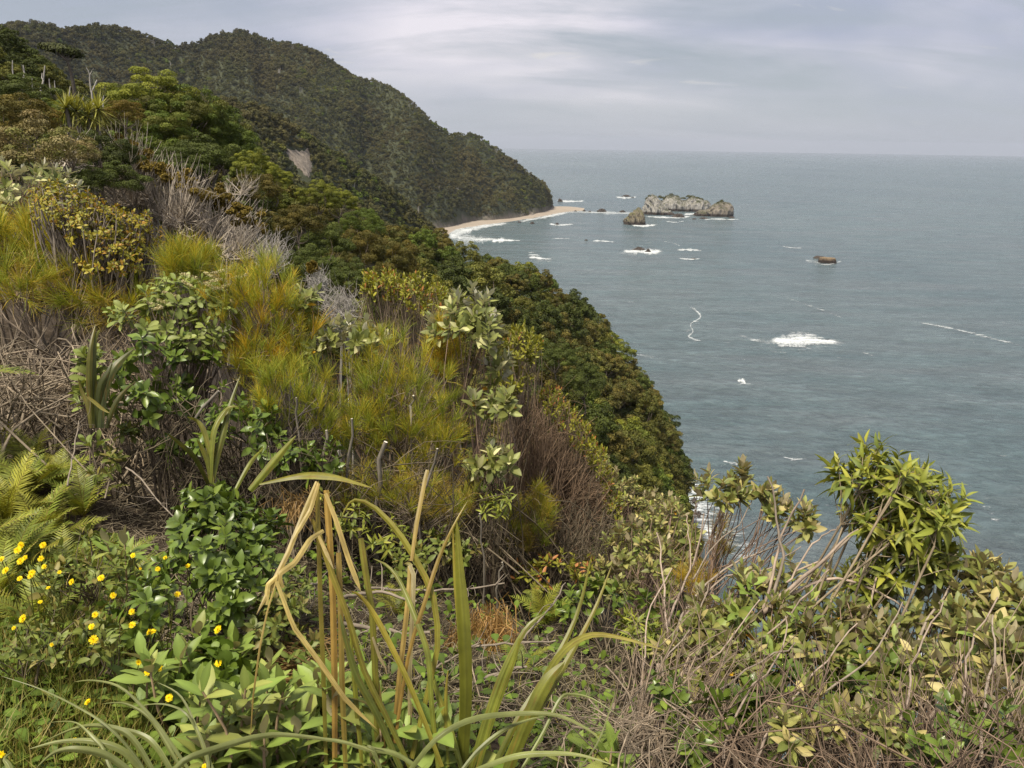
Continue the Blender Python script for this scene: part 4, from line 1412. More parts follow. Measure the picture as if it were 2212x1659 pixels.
def foliage(root, base, P, D, N, L, kind, r, limit=300, weights=None, name='leaf'):
    """Leaves of a plant: up to limit nearest as parts of their own, any others joined as one part."""
    n = len(P)
    D = norm(D); X = norm(np.cross(D, N)); N = np.cross(X, D)
    var = r.choice(len(kind.me), n, p=weights)
    order = np.argsort(np.linalg.norm(P, axis=1))
    P = P - base
    for i in order[:limit]:
        m = np.eye(4); l = L[i]
        m[:3, 0], m[:3, 1], m[:3, 2], m[:3, 3] = X[i] * l, D[i] * l, N[i] * l, P[i]
        obj(name, kind.me[var[i]], root, matrix=Matrix(m.tolist()))
    rest = order[limit:]
    if len(rest):
        b = MB()
        for k, (v, q, c) in enumerate(kind.arr):
            s = rest[var[rest] == k]
            if not len(s): continue
            w = P[s][:, None] + L[s][:, None, None] * (v[None, :, :1] * X[s][:, None] + v[None, :, 1:2] * D[s][:, None] + v[None, :, 2:] * N[s][:, None])
            qq = (q[None] + (np.arange(len(s)) * len(v))[:, None, None]).reshape(-1, 4)
            cv = (c[None] * r.uniform(.75, 1.25, (len(s), 1, 1))).reshape(-1, 3)
            b.add(w.reshape(-1, 3), qq, c=cv)
        obj('leaves', b.mesh('leaves', kind.mat), root, kind='stuff')


def whorls(T, A, n, a0, a1, L, r, spread=0.05, jit=0.18):
    """Leaves set round each shoot tip: inner ones upright, outer ones spreading."""
    m = len(T)
    A = norm(A)
    ref = norm(r.normal(size=(m, 3)))
    u = norm(np.cross(A, ref)); w = np.cross(A, u)
    k = np.tile(np.arange(n), m); j = np.repeat(np.arange(m), n)
    f = (k + r.uniform(-.3, .3, len(k))) / max(n - 1, 1)
    phi = k * 2.39996 + r.uniform(0, 6.28, m)[j] + r.normal(size=len(k)) * 0.25
    al = R(a0) + (R(a1) - R(a0)) * np.clip(f, 0, 1) + r.normal(size=len(k)) * jit
    rad_ = u[j] * np.cos(phi)[:, None] + w[j] * np.sin(phi)[:, None]
    D = A[j] * np.cos(al)[:, None] + rad_ * np.sin(al)[:, None]
    N = A[j] * np.sin(al)[:, None] - rad_ * np.cos(al)[:, None]
    P = T[j] - A[j] * (f * spread)[:, None]
    return P, norm(D), norm(N), L * r.uniform(.65, 1.15, len(k)) * (0.75 + 0.35 * np.clip(f * 1.6, 0, 1))


VR, VU, VD = np.array([1.0, 0, 0]), np.array([0, 0, 1.0]), np.array([0, 1.0, 0])


def msize(px, d):
    return px / K / F_PX * d * 1.08


def blob_tips(blobs, n, r, shell=0.55, up=0.7, lean=(0, 0, 0), zmin=-0.35, sep=0.0):
    """Shoot tips over one or more leafy lobes: (px, py, rx px, ry px, distance, depth m)."""
    area = np.array([b[2] * b[3] for b in blobs], float)
    cnt = np.maximum(1, (n * area / area.sum()).astype(int))
    T, A = [], []
    for (px, py, rx, ry, d, dep), c in zip(blobs, cnt):
        ctr = at(px, py, d)
        dr = norm(r.normal(size=(c * 4, 3)))
        dr = dr[dr[:, 2] > zmin][:c]
        q = r.uniform(shell, 1.0, (len(dr), 1)) ** 0.8
        T.append(ctr + dr * q * np.array([msize(rx, d), dep, msize(ry, d)]))
        A.append(norm(dr * np.array([1, 1, 1.0]) + np.array([0, 0, up]) + np.array(lean) + r.normal(size=dr.shape) * 0.15))
    return np.concatenate(T), np.concatenate(A)


def limbs(b, base, tips, k, rad_, c, r, sag=0.0, fork=0.5, sides=5, wob=0.06, root_spread=0.04, late=False):
    """Woody frame: k limbs from the base, each tip joined to its nearest limb. Coordinates relative to base."""
    tips = np.asarray(tips) - base
    k = min(k, len(tips))
    ends = tips[r.permutation(len(tips))[:k]] * fork
    ps = []
    size = np.linalg.norm(tips, axis=1).mean()
    for e in ends:
        s0 = np.append(r.normal(size=2) * root_spread, -0.05)
        m = s0 * .5 + e * 0.5 + r.normal(size=3) * wob * size + np.array([0, 0, -sag * size])
        p = path(s0, m, e, n=9)
        ps.append(p)
        cc = np.array(c) * r.uniform(.75, 1.25)
        tube(b, p, np.linspace(rad_, rad_ * 0.55, 9), sides, cc)
    for t in tips:
        best = min(range(len(ps)), key=lambda i: np.linalg.norm(ps[i][-1] - t) + r.uniform(0, .15) * size)
        p = ps[best]
        s = p[r.integers(7, 9)] if late else p[r.integers(5, 9)]
        m = s * .5 + t * .5 + r.normal(size=3) * wob * np.linalg.norm(t - s)
        tube(b, path(s, m, t, n=6), np.linspace(rad_ * (0.28 if late else 0.42), rad_ * 0.16, 6), 4, np.array(c) * r.uniform(.75, 1.3))


def shrub(name, label, base, T, A, kind, n_leaf, L, r, angles=(25, 85), stems=7, rad_=0.012, c=(0.20, 0.155, 0.115), limit=300, spread=0.05, group=None, fork=0.5, cat='shrub', sag=0.0, weights=None, jit=0.18, wob=0.06, late=False):
    root = thing(name, label, cat, base, group)
    b = MB(); limbs(b, base, T, stems, rad_, c, r, sag, fork, wob=wob, late=late)
    obj('branches', b.mesh('branches', M['twig']), root, kind='stuff')
    P, D, N, LL = whorls(T, A, n_leaf, angles[0], angles[1], L, r, spread, jit)
    foliage(root, base, P, D, N, LL, kind, r, limit, weights)
    return root


def base_of(px, d, up=0.0):
    return base_at(px, d) + np.array([0, 0, up])


# leaf kinds ---------------------------------------------------------
LK = {
    'olearia': LeafKind('olearia', 'ell', 0.40, [(0.152, 0.168, 0.063), (0.132, 0.161, 0.057), (0.172, 0.188, 0.075), (0.119, 0.141, 0.057), (0.360, 0.360, 0.250), (0.460, 0.440, 0.340)], M['silver'], 1, 0.22, 0.10),
    'buff': LeafKind('buff', 'ell', 0.42, [(0.165, 0.175, 0.070), (0.14, 0.165, 0.06), (0.19, 0.19, 0.08), (0.12, 0.145, 0.05), (0.30, 0.26, 0.15), (0.17, 0.19, 0.06)], M['tan'], 12, 0.22, 0.12),
    'olearia_yellow': LeafKind('olearia_old', 'ell', 0.40, [(0.450, 0.280, 0.030), (0.400, 0.220, 0.040)], M['leaf'], 2, 0.22, 0.2, 3),
    'rata': LeafKind('rata', 'ell', 0.40, [(0.205, 0.208, 0.037), (0.172, 0.181, 0.034), (0.238, 0.228, 0.040), (0.152, 0.168, 0.034), (0.264, 0.114, 0.052), (0.211, 0.214, 0.040)], M['leaf'], 3, 0.3, 0.08),
    'hebe': LeafKind('hebe', 'lan', 0.21, [(0.21, 0.235, 0.05), (0.17, 0.20, 0.045), (0.25, 0.255, 0.055), (0.12, 0.155, 0.04), (0.19, 0.22, 0.05)], M['leaf'], 4, 0.3, 0.35),
    'glossy': LeafKind('glossy', 'ell', 0.50, [(0.092, 0.140, 0.032), (0.108, 0.155, 0.036), (0.078, 0.120, 0.028), (0.13, 0.175, 0.040)], M['glossy'], 5, 0.28, 0.18),
    'greygreen': LeafKind('greygreen', 'ob', 0.42, [(0.165, 0.201, 0.071), (0.145, 0.181, 0.063), (0.185, 0.214, 0.081)], M['leaf'], 6, 0.2, 0.2),
    'yellow': LeafKind('yellow', 'ell', 0.46, [(0.251, 0.221, 0.030), (0.205, 0.194, 0.030), (0.304, 0.241, 0.034), (0.158, 0.168, 0.030), (0.264, 0.154, 0.034)], M['leaf'], 7, 0.3, 0.3),
    'broad': LeafKind('broad', 'ell', 0.36, [(0.152, 0.208, 0.060), (0.132, 0.188, 0.052), (0.178, 0.228, 0.069), (0.198, 0.221, 0.075)], M['tan'], 8, 0.24, 0.18),
    'soft': LeafKind('soft', 'ell', 0.40, [(0.139, 0.168, 0.052), (0.119, 0.154, 0.048), (0.165, 0.181, 0.057), (0.198, 0.174, 0.069)], M['leaf'], 9, 0.2, 0.2),
    'clover': LeafKind('clover', 'ob', 0.7, [(0.099, 0.154, 0.029), (0.119, 0.174, 0.032)], M['leaf'], 10, 0.1, 0.15, 3),
}

# needle tufts ---------------------------------------------------------
def tuft_mesh(seed, pal, n=46, wid=0.014, up=1.5, bend=0.28):
    r = np.random.default_rng(seed)
    b = MB()
    d = norm(r.normal(size=(n, 3)) * np.array([1, 1, .8]) + np.array([0, 0, up + 0.45]))
    L = r.uniform(.6, 1.1, n)[:, None]
    side = norm(np.cross(d, norm(r.normal(size=(n, 3))))) * wid * .5
    p0 = -d * 0.02 + np.array([0, 0, 1]) * r.uniform(-.25, .1, (n, 1))
    out = norm(d * np.array([1, 1, 0]) + 1e-4)
    p1 = p0 + d * L * .55; p2 = p0 + d * L + out * bend * L * .3 - np.array([0, 0, 1]) * bend * L * .35
    v = np.stack([p0 - side, p0 + side, p1 + side * .9, p1 - side * .9, p2], 1)
    i = np.arange(n)[:, None] * 5
    pal = np.array(pal)
    c = pal[r.integers(len(pal), size=n)] * r.uniform(.75, 1.25, (n, 1))
    tipc = c * np.array([1.35, 1.0, 0.8])
    cc = np.stack([c, c, c * 1.1, c * 1.1, tipc], 1).reshape(-1, 3)
    b.add(v.reshape(-1, 3), np.hstack([i, i + 1, i + 2, i + 3]), np.hstack([i + 3, i + 2, i + 4]), c=cc)
    return b.mesh('needle_tuft', M['needle'], False)


TUFTS = {
    'yellow': [tuft_mesh(k, [(0.365, 0.350, 0.051), (0.301, 0.325, 0.051), (0.227, 0.273, 0.051), (0.440, 0.350, 0.046)]) for k in range(6)],
    'orange': [tuft_mesh(20 + k, [(0.528, 0.350, 0.046), (0.453, 0.363, 0.046), (0.352, 0.350, 0.051), (0.604, 0.389, 0.046)], up=2.2) for k in range(5)],
    'green': [tuft_mesh(40 + k, [(0.176, 0.228, 0.048), (0.227, 0.273, 0.051), (0.289, 0.312, 0.051)]) for k in range(6)],
    'brown': [tuft_mesh(60 + k, [(0.327, 0.247, 0.081), (0.252, 0.208, 0.063), (0.377, 0.312, 0.081)], up=0.7, bend=0.7) for k in range(5)],
}


def place_tufts(root, base, T, A, keys, L, r, limit=300):
    A = norm(A)
    for i in range(min(len(T), limit)):
        k = TUFTS[keys[r.integers(len(keys))]]
        x = norm(np.cross(A[i], norm(r.normal(size=3)))); y = np.cross(A[i], x)
        l = L * r.uniform(.55, 1.25)
        m = np.eye(4); m[:3, 0], m[:3, 1], m[:3, 2], m[:3, 3] = x * l * .7, y * l * .7, A[i] * l, T[i] - base
        obj('needle_tuft', k[r.integers(len(k))], root, matrix=Matrix(m.tolist()))


def grass_tree(label, base, blobs, n, keys, L, seed, stems=14, rad_=0.011, c=(0.25, 0.20, 0.15), lean=(0, 0, 0), up=2.4, fork=0.72, shell=0.25, name='grass_tree'):
    """Needle-leaved shrub: clustered bare stems carrying brushes of fine leaves."""
    r = np.random.default_rng(seed)
    root = thing(name, label, 'shrub', base)
    T, A = blob_tips(blobs, min(300, int(n * 1.5)), r, shell, up, lean, -1.0)
    L *= 0.86
    b = MB(); limbs(b, base, T, stems, rad_, c, r, 0.0, fork, wob=0.05, root_spread=0.12)
    obj('branches', b.mesh('branches', M['twig']), root, kind='stuff')
    place_tufts(root, base, T, A, keys, L, r)
    return root


def twig_mass(label, base, ends, rad_, c, seed, name='dead_brush', sub=2, wob=0.08, cat='brush', root_w=0.2, curve=(0, 0, 0), split=True):
    """A thicket of fine dead stems running from a base region to given end points."""
    r = np.random.default_rng(seed)
    root = thing(name, label, cat, base)
    b, tw = MB(), MB()
    ends = np.asarray(ends) - base
    for e in ends:
        s = r.normal(size=3) * root_w * np.array([1, 1, .25])
        ln = np.linalg.norm(e - s)
        p = path(s, s * .6 + e * .4 + r.normal(size=3) * wob * ln + np.array(curve) * ln, s * .25 + e * .75 + r.normal(size=3) * wob * ln * .8, e, n=8)
        cc = np.array(c) * r.uniform(.6, 1.35)
        rr = rad_ * r.uniform(.6, 1.4)
        tube(b, p, np.linspace(rr, rr * .45, 8), 4, cc)
        for j in range(sub):
            q0 = p[r.integers(3, 7)]
            d = norm(e - s + r.normal(size=3) * ln * .5)
            l2 = ln * r.uniform(.12, .35)
            tube(tw, path(q0, q0 + d * l2 * .5 + r.normal(size=3) * .12 * l2, q0 + d * l2 + r.normal(size=3) * .15 * l2, n=5), np.linspace(rr * .5, rr * .22, 5), 3, cc * r.uniform(.85, 1.25))
    obj('stems', b.mesh('stems', M['deadwood']), root, kind='stuff')
    if sub: obj('twigs', tw.mesh('twigs', M['deadwood']), root, kind='stuff')
    return root


# blades ---------------------------------------------------------
def blade_mesh(pts, width, c0, c1, fold=0.35, turn=0.0, n=16, taper=1.0, spots=None, tipw=0.0, basew=0.75, r=None, stripe=1.1, crease=False):
    """A strap leaf along 3-D points; width in metres; folded along its midrib."""
    p = catmull(np.array(pts, float), n)
    if crease:
        q_ = np.array(pts, float); s_ = np.append(0, np.cumsum(np.linalg.norm(np.diff(q_, axis=0), axis=1)))
        p = np.stack([np.interp(np.linspace(0, s_[-1], n), s_, q_[:, k]) for k in range(3)], 1) * .9 + p * .1
    t = norm(np.gradient(p, axis=0))
    view = norm(p.mean(0))
    side = norm(np.cross(t, view))
    nor = np.cross(side, t)
    ca, sa = math.cos(turn), math.sin(turn)
    side, nor = side * ca + nor * sa, nor * ca - side * sa
    f = np.linspace(0, 1, n)
    w = width * .5 * (basew + (1 - basew) * np.clip(f / .35, 0, 1)) * np.clip((1 - f) / (0.45 * taper + 1e-6), tipw, 1) ** 0.75
    v, cc = [], []
    c0, c1 = np.array(c0), np.array(c1)
    cols = np.linspace(-1, 1, 9)
    rv = np.random.default_rng(int(abs(p[0] @ [7919, 104729, 1299709]) * 1000) % 99991)
    fib = rv.uniform(.80, 1.16, 9); fib[4] = 1.18 if stripe > 1 else 0.85        # lengthwise fibres and keel
    for k in range(n):
        base_c = c0 * (1 - f[k]) + c1 * f[k]
        for j, s in enumerate(cols):
            v.append(p[k] + side[k] * s * w[k] + nor[k] * fold * (abs(s) - .5) * w[k])
            q = base_c * fib[j] * rv.uniform(.94, 1.06)
            if spots is not None and r is not None and r.uniform() < spots[0]: q = q * .5 + np.array(spots[1]) * .5
            cc.append(q)
    i = np.arange(n * 9).reshape(n, 9)
    q = np.stack([i[:-1, :-1], i[:-1, 1:], i[1:, 1:], i[1:, :-1]], -1).reshape(-1, 4)
    b = MB(); b.add(np.array(v), q, c=np.array(cc))
    return b


def Z6(x, y): return ((x * 1300 / 2212) / 1.736, (1905 + y * 1300 / 2212) / 1.736)
def Z7(x, y): return ((1100 + x * 1400 / 2212) / 1.736, (1800 + y * 1400 / 2212) / 1.736)
def Z8(x, y): return ((2440 + x * 1400 / 1888) / 1.736, (1650 + y * 1400 / 1888) / 1.736)
def Z4(x, y): return ((x * 1300 / 2212) / 1.736, (900 + y * 1300 / 2212) / 1.736)


# ferns ---------------------------------------------------------
def frond_mesh(seed, c, pairs=22, arch=0.5):
    """An arching fern frond: a midrib with tapering leaflets in pairs."""
    r = np.random.default_rng(seed)
    b = MB()
    t = np.linspace(0, 1, pairs + 4)
    ax = np.stack([np.sin(t * 2 + seed) * .02, t * (1 - .15 * arch * t), arch * (t * .75 - t ** 2 * 1.0)], 1)
    tube(b, ax, np.linspace(.009, .003, len(t)), 3, (0.20, 0.15, 0.05))
    for k in range(3, len(t)):
        f = (k - 3) / pairs
        pl = 0.24 * (math.sin(math.pi * min(f * .90 + .12, 1)) ** .8) * (1 - .2 * f) + .012
        tg = norm(ax[k] - ax[k - 1])
        for s in (-1, 1):
            d = norm(np.array([s, .45, .05]) + tg * .2 + r.normal(size=3) * .06)
            w = norm(np.cross(np.cross(d, tg), d)) * .012
            droop = np.array([0, 0, -1]) * pl * r.uniform(.1, .3)
            m1 = ax[k] + d * pl * .45 + droop * .2; e = ax[k] + d * pl + droop
            cc = np.array(c) * r.uniform(.65, 1.3)
            b.add(np.array([ax[k] - w, ax[k] + w, m1 + w * .9, m1 - w * .9, e]), [[0, 1, 2, 3]], [[3, 2, 4]], c=cc)
    return b.mesh('frond', M['leaf'], False)


FRONDS = [frond_mesh(k, c, arch=a) for k, (c, a) in enumerate([((0.21, 0.23, 0.040), .5), ((0.18, 0.21, 0.040), .7), ((0.24, 0.24, 0.042), .35), ((0.15, 0.19, 0.038), .6)])]


def fern(label, base, n, L, seed, lift=(20, 60), facing=None, group=None, wide=6.28):
    r = np.random.default_rng(seed)
    root = thing('fern', label, 'fern', base, group)
    for k in range(n):
        a = (facing if facing is not None else 0) + (k / n - .5) * wide + r.normal() * .2
        m = Matrix.Rotation(a, 4, 'Z') @ Matrix.Rotation(R(r.uniform(*lift)), 4, 'X') @ Matrix.Rotation(r.normal() * .15, 4, 'Y') @ Matrix.Scale(L * r.uniform(.75, 1.15), 4)
        obj('frond', FRONDS[r.integers(4)], root, matrix=m)
    return root

# ================================================================== the bank of shrubs
rr_ = np.random.default_rng
# --- grass trees
grass_tree('tall orange tipped grass tree left of the pale twig bushes', base_of(560, 5.4), [(575, 640, 70, 95, 5.6, .35), (500, 640, 45, 55, 5.5, .3), (640, 720, 40, 70, 5.5, .3), (560, 770, 75, 70, 5.4, .3)], 162, ['orange', 'yellow', 'green', 'yellow', 'green'], 0.232, 1, 16)
grass_tree('broad yellow green grass tree in the centre of the bank', base_of(830, 5.2), [(870, 860, 120, 150, 5.2, .45), (800, 790, 70, 70, 5.3, .35), (930, 960, 75, 90, 5.0, .35), (780, 930, 60, 90, 5.0, .3)], 300, ['yellow', 'green', 'green', 'yellow'], 0.207, 2, 22)
grass_tree('narrow amber grass tree spire below the silver leaved shrub', base_of(965, 5.5), [(962, 760, 34, 75, 5.5, .22)], 52, ['orange', 'brown', 'yellow'], 0.207, 3, 8)
grass_tree('small tawny grass tree in front of the brown wind shorn shrub', base_of(1120, 5.3), [(1155, 1120, 42, 75, 5.2, .25), (1090, 1150, 34, 60, 5.2, .25)], 71, ['yellow', 'brown', 'green'], 0.183, 4, 10)
grass_tree('golden grass tree at the left edge under the silver shrubs', base_of(60, 9.0), [(50, 540, 95, 70, 9.2, .6), (140, 560, 60, 60, 9.2, .5)], 170, ['yellow', 'green', 'yellow'], 0.390, 5, 16, rad_=0.018)
grass_tree('drooping brown grass tree at the left above the fern', base_of(110, 8.0), [(40, 620, 60, 45, 8.2, .4), (190, 640, 60, 60, 8.2, .4), (280, 660, 60, 50, 8.0, .4)], 108, ['brown', 'yellow', 'green'], 0.366, 6, 16, rad_=0.016, up=0.6)
grass_tree('yellow green grass tree behind the white flowered shrub', base_of(420, 7.4), [(415, 575, 48, 45, 7.4, .35)], 68, ['yellow', 'green'], 0.293, 7, 10)
grass_tree('dark stemmed grass tree right of the glossy climber', base_of(610, 4.8), [(600, 860, 70, 90, 4.9, .3), (690, 900, 50, 110, 4.9, .3)], 114, ['yellow', 'green', 'green'], 0.183, 8, 16, c=(0.14, 0.115, 0.11))
grass_tree('low sparse grass tree beside the cut grey stumps', base_of(900, 4.7), [(880, 1080, 90, 70, 4.6, .3), (760, 1060, 60, 60, 4.6, .3), (980, 1090, 60, 60, 4.7, .3)], 124, ['yellow', 'green', 'brown'], 0.171, 9, 14)
grass_tree('thin russet grass tree among the right hand stems', base_of(1545, 4.6), [(1555, 1160, 24, 50, 4.6, .15), (1500, 1260, 40, 40, 4.3, .15)], 37, ['brown', 'orange'], 0.159, 10, 6)


def olearia(label, base, blobs, n, seed, leaves=11, L=0.105, stems=7, c=(0.27, 0.19, 0.14), limit=300, rad_=0.011, old=5, up=0.9, fork=0.55, kind='olearia', angles=(18, 82), sag=0.0):
    r = rr_(seed)
    T, A = blob_tips(blobs, n, r, 0.5, up, zmin=-0.5)
    wts = [.24, .22, .22, .18, .09, .05] if kind == 'olearia' else None
    root = shrub('silver_shrub', label, base, T, A, LK[kind], leaves, L, r, angles, stems, rad_, c, limit, 0.07, fork=fork, sag=sag, weights=wts)
    if old:
        j = r.choice(len(T), min(old, len(T)), replace=False)
        P, D, N, LL = whorls(T[j] - np.array([0, 0, .05]), A[j], 1, 80, 120, L * .9, r)
        foliage(root, base, P, D, N, LL, LK['olearia_yellow'], r)
    return root


olearia('tall silver backed shrub right of the red tipped shrub', base_of(985, 5.4), [(1010, 680, 62, 62, 5.5, .35), (1045, 740, 40, 60, 5.4, .3), (950, 710, 30, 30, 5.5, .2), (1075, 800, 26, 50, 5.4, .2)], 52, 21)
olearia('small clump of white silver leaves behind the orange grass tree', base_of(690, 5.6), [(658, 648, 28, 26, 5.6, .16)], 9, 22, 10)
olearia('low silver leaved shrub left of the red tipped shrub', base_of(750, 5.5), [(745, 715, 65, 32, 5.5, .3), (700, 740, 30, 26, 5.5, .2), (800, 740, 40, 30, 5.5, .2)], 26, 23)
olearia('upright silver shrub in front of the brown wind shorn shrub', base_of(1060, 4.9), [(1085, 870, 42, 40, 5.0, .2), (1020, 880, 26, 26, 5.0, .15), (1055, 990, 50, 45, 4.9, .2), (1100, 990, 18, 18, 4.8, .1)], 22, 24, 11)
olearia('silver shrub low at the left of the bare pink stems', base_of(1400, 4.9), [(1370, 1180, 70, 50, 5.0, .35), (1460, 1130, 50, 40, 5.2, .3), (1330, 1250, 60, 40, 4.6, .3), (1440, 1220, 60, 40, 4.7, .3)], 80, 25, 10, 0.076, kind='buff')
olearia('flat topped silver shrub beside the surf at the cliff edge', base_of(1490, 4.2), [(1560, 1055, 70, 30, 4.4, .25), (1620, 1040, 45, 26, 4.4, .2), (1665, 1085, 40, 30, 4.3, .2), (1730, 1120, 30, 40, 4.2, .2)], 44, 26, 11, 0.080, 9, limit=300, kind='buff')
olearia('silver shrub leaning out at the right edge of the view', base_of(1960, 3.4), [(2080, 1240, 80, 45, 3.5, .25), (2160, 1275, 60, 45, 3.5, .2), (2010, 1220, 60, 45, 3.5, .25), (2200, 1310, 50, 50, 3.4, .2), (2110, 1320, 80, 50, 3.3, .2)], 67, 27, 10, 0.084, 8, kind='buff')
olearia('sparse silver leaved shrub under the green willow leaved bush', base_of(1800, 3.3), [(1740, 1270, 70, 55, 3.4, .3), (1850, 1290, 90, 60, 3.5, .3), (1960, 1340, 90, 70, 3.4, .3), (2060, 1380, 80, 70, 3.2, .3)], 59, 28, 9, 0.080, 9, kind='buff')
olearia('olive leaved shrub filling the gap right of the flax', base_of(1560, 2.7), [(1540, 1330, 80, 50, 3.0, .25), (1640, 1290, 70, 50, 3.2, .25), (1480, 1420, 70, 50, 2.8, .2), (1600, 1440, 80, 50, 2.7, .2)], 75, 32, 9, 0.068, 9, kind='buff')
olearia('olive leaved shrub in the middle of the right hand slope', base_of(1820, 2.7), [(1760, 1390, 90, 50, 2.9, .25), (1860, 1370, 90, 55, 3.0, .25), (1800, 1470, 90, 40, 2.7, .2), (1920, 1460, 70, 45, 2.7, .2)], 78, 33, 9, 0.068, 9, kind='buff')
olearia('olive leaved shrub low at the right edge', base_of(2120, 2.6), [(2130, 1400, 90, 50, 2.8, .25), (2210, 1430, 60, 60, 2.7, .2), (2060, 1470, 60, 40, 2.6, .2), (2190, 1520, 60, 40, 2.5, .2)], 67, 34, 9, 0.068, 9, kind='buff')
olearia('leafy shoots low between the pink dead stems', base_of(1620, 2.9), [(1600, 1290, 60, 60, 3.1, .2), (1660, 1370, 60, 50, 3.0, .2), (1740, 1340, 50, 40, 3.0, .2), (1560, 1400, 50, 40, 2.9, .2)], 22, 29, 9, 0.09, 8, kind='broad')
olearia('silver shrub bank low beneath the wind shorn hedge', base_of(1380, 6.3), [(1330, 1060, 60, 36, 6.6, .4), (1400, 1090, 50, 30, 6.5, .4), (1440, 1110, 50, 34, 6.2, .4), (1290, 1010, 30, 36, 6.8, .3)], 91, 30, 9, 0.064, 9, kind='buff')
olearia('pale olive shrub bank at the left edge above the golden grass tree', base_of(40, 11), [(40, 400, 80, 45, 11.5, .6), (110, 410, 60, 35, 11.5, .6), (20, 450, 60, 40, 11, .5)], 90, 31, 9, 0.13, 9, rad_=0.02)

# --- red tipped shrubs
def rata(label, base, blobs, n, seed, leaves=9, L=0.055, up=1.2, stems=12, lean=(0, 0, 0), weights=None):
    r = rr_(seed)
    T, A = blob_tips(blobs, n, r, 0.72, up, lean, zmin=-0.15)
    return shrub('red_tipped_shrub', label, base, T, A, LK['rata'], leaves, L, r, (12, 60), stems, 0.011, (0.26, 0.20, 0.14), 300, 0.09, fork=0.62, weights=weights)


rata('dense yellow green shrub with red shoot tips in the middle', base_of(880, 6.8), [(900, 640, 62, 48, 7.0, .4), (830, 625, 40, 45, 7.1, .3), (950, 660, 30, 34, 7.0, .3), (800, 620, 22, 36, 7.1, .2)], 190, 41, weights=[.22, .2, .2, .14, .10, .14])
rata('rounded yellow green shrub at the right shoulder of the bank', base_of(1120, 6.4), [(1130, 750, 42, 48, 6.5, .35), (1110, 820, 36, 40, 6.4, .3)], 120, 42, weights=[.25, .2, .25, .15, .02, .13])
rata('wind shorn hedge of yellow green leaves stepping down to the sea', base_of(1230, 6.4), [(1190, 865, 36, 30, 6.5, .35), (1225, 905, 32, 30, 6.5, .35), (1255, 945, 30, 32, 6.5, .35), (1285, 985, 26, 34, 6.5, .35), (1305, 1035, 22, 34, 6.5, .3), (1320, 1085, 26, 30, 6.4, .3)], 190, 43, L=0.05, weights=[.2, .2, .2, .14, .14, .12])
# brown stems under the hedge
r = rr_(44)
ends = []
for k in range(520):
    f = r.uniform(0, 1)
    x, y = 1150 + 165 * f + r.normal() * 8, 850 + 225 * f + r.normal() * 10 + abs(r.normal()) * 40
    ends.append(at(x, y, 6.35 + r.normal() * .22))
twig_mass('thick fan of brown bare stems under the wind shorn hedge', base_of(1110, 6.0, 0.2), ends, 0.0055, (0.205, 0.14, 0.09), 44, 'wind_shorn_shrub', 2, 0.05, 'shrub', 0.22, (0.06, 0, -0.06))

# --- white flowered shrub and glossy climber on the left
r = rr_(51)
T, A = blob_tips([(330, 680, 75, 45, 5.6, .35), (400, 640, 65, 45, 5.7, .35), (470, 650, 60, 45, 5.7, .3), (440, 720, 60, 45, 5.5, .3)], 90, r, 0.55, 0.9)
wf = shrub('white_flowered_shrub', 'green shrub with worn white flower spikes left of the orange grass tree', base_of(390, 5.5), T, A, LK['greygreen'], 9, 0.088, r, (25, 95), 9, 0.012, (0.18, 0.14, 0.11))
bw = base_of(390, 5.5)
for k, (x, y) in enumerate([(455, 592), (470, 600), (490, 606), (440, 612), (505, 600), (415, 618), (330, 668), (350, 662), (372, 658), (480, 625), (385, 640), (425, 600), (460, 625), (500, 650), (655, 705)][:14]):
    e = at(x, y, 5.45) ; d = norm(np.array([r.choice([-1, 1]) * .9, r.normal() * .3, .25]))
    b = MB(); n = 90
    u = r.uniform(0, 1, n); q = norm(r.normal(size=(n, 3)))
    card_leaves(b, e - bw + d * (u * .11)[:, None] + q * .009, q, np.full(n, .012), np.array([0.55, 0.50, 0.42]) * r.uniform(.6, 1.15, (n, 1)), r)
    obj('flower_spike', b.mesh('flower_spike', M['petal'], False), wf)
r = rr_(52)
T, A = blob_tips([(300, 780, 45, 70, 5.2, .25), (330, 880, 50, 80, 5.0, .25), (270, 860, 30, 50, 5.1, .2), (345, 980, 40, 40, 4.9, .2), (400, 790, 60, 70, 5.3, .25), (430, 860, 50, 60, 5.2, .25)], 66, r, 0.5, 0.5)
shrub('glossy_shrub', 'tall glossy green climber hanging in front of the dark gap at left', base_of(350, 5.0), T, A, LK['glossy'], 8, 0.085, r, (30, 105), 9, 0.010)
r = rr_(53)
T, A = blob_tips([(200, 800, 26, 60, 5.0, .12), (190, 860, 22, 40, 4.9, .12), (205, 960, 18, 18, 4.6, .1)], 20, r, 0.3, 1.2)
shrub('yellow_green_sapling', 'pale yellow green sapling in front of the left flax clump', base_of(200, 4.9), T, A, LK['greygreen'], 7, 0.085, r, (15, 70), 3, 0.008)

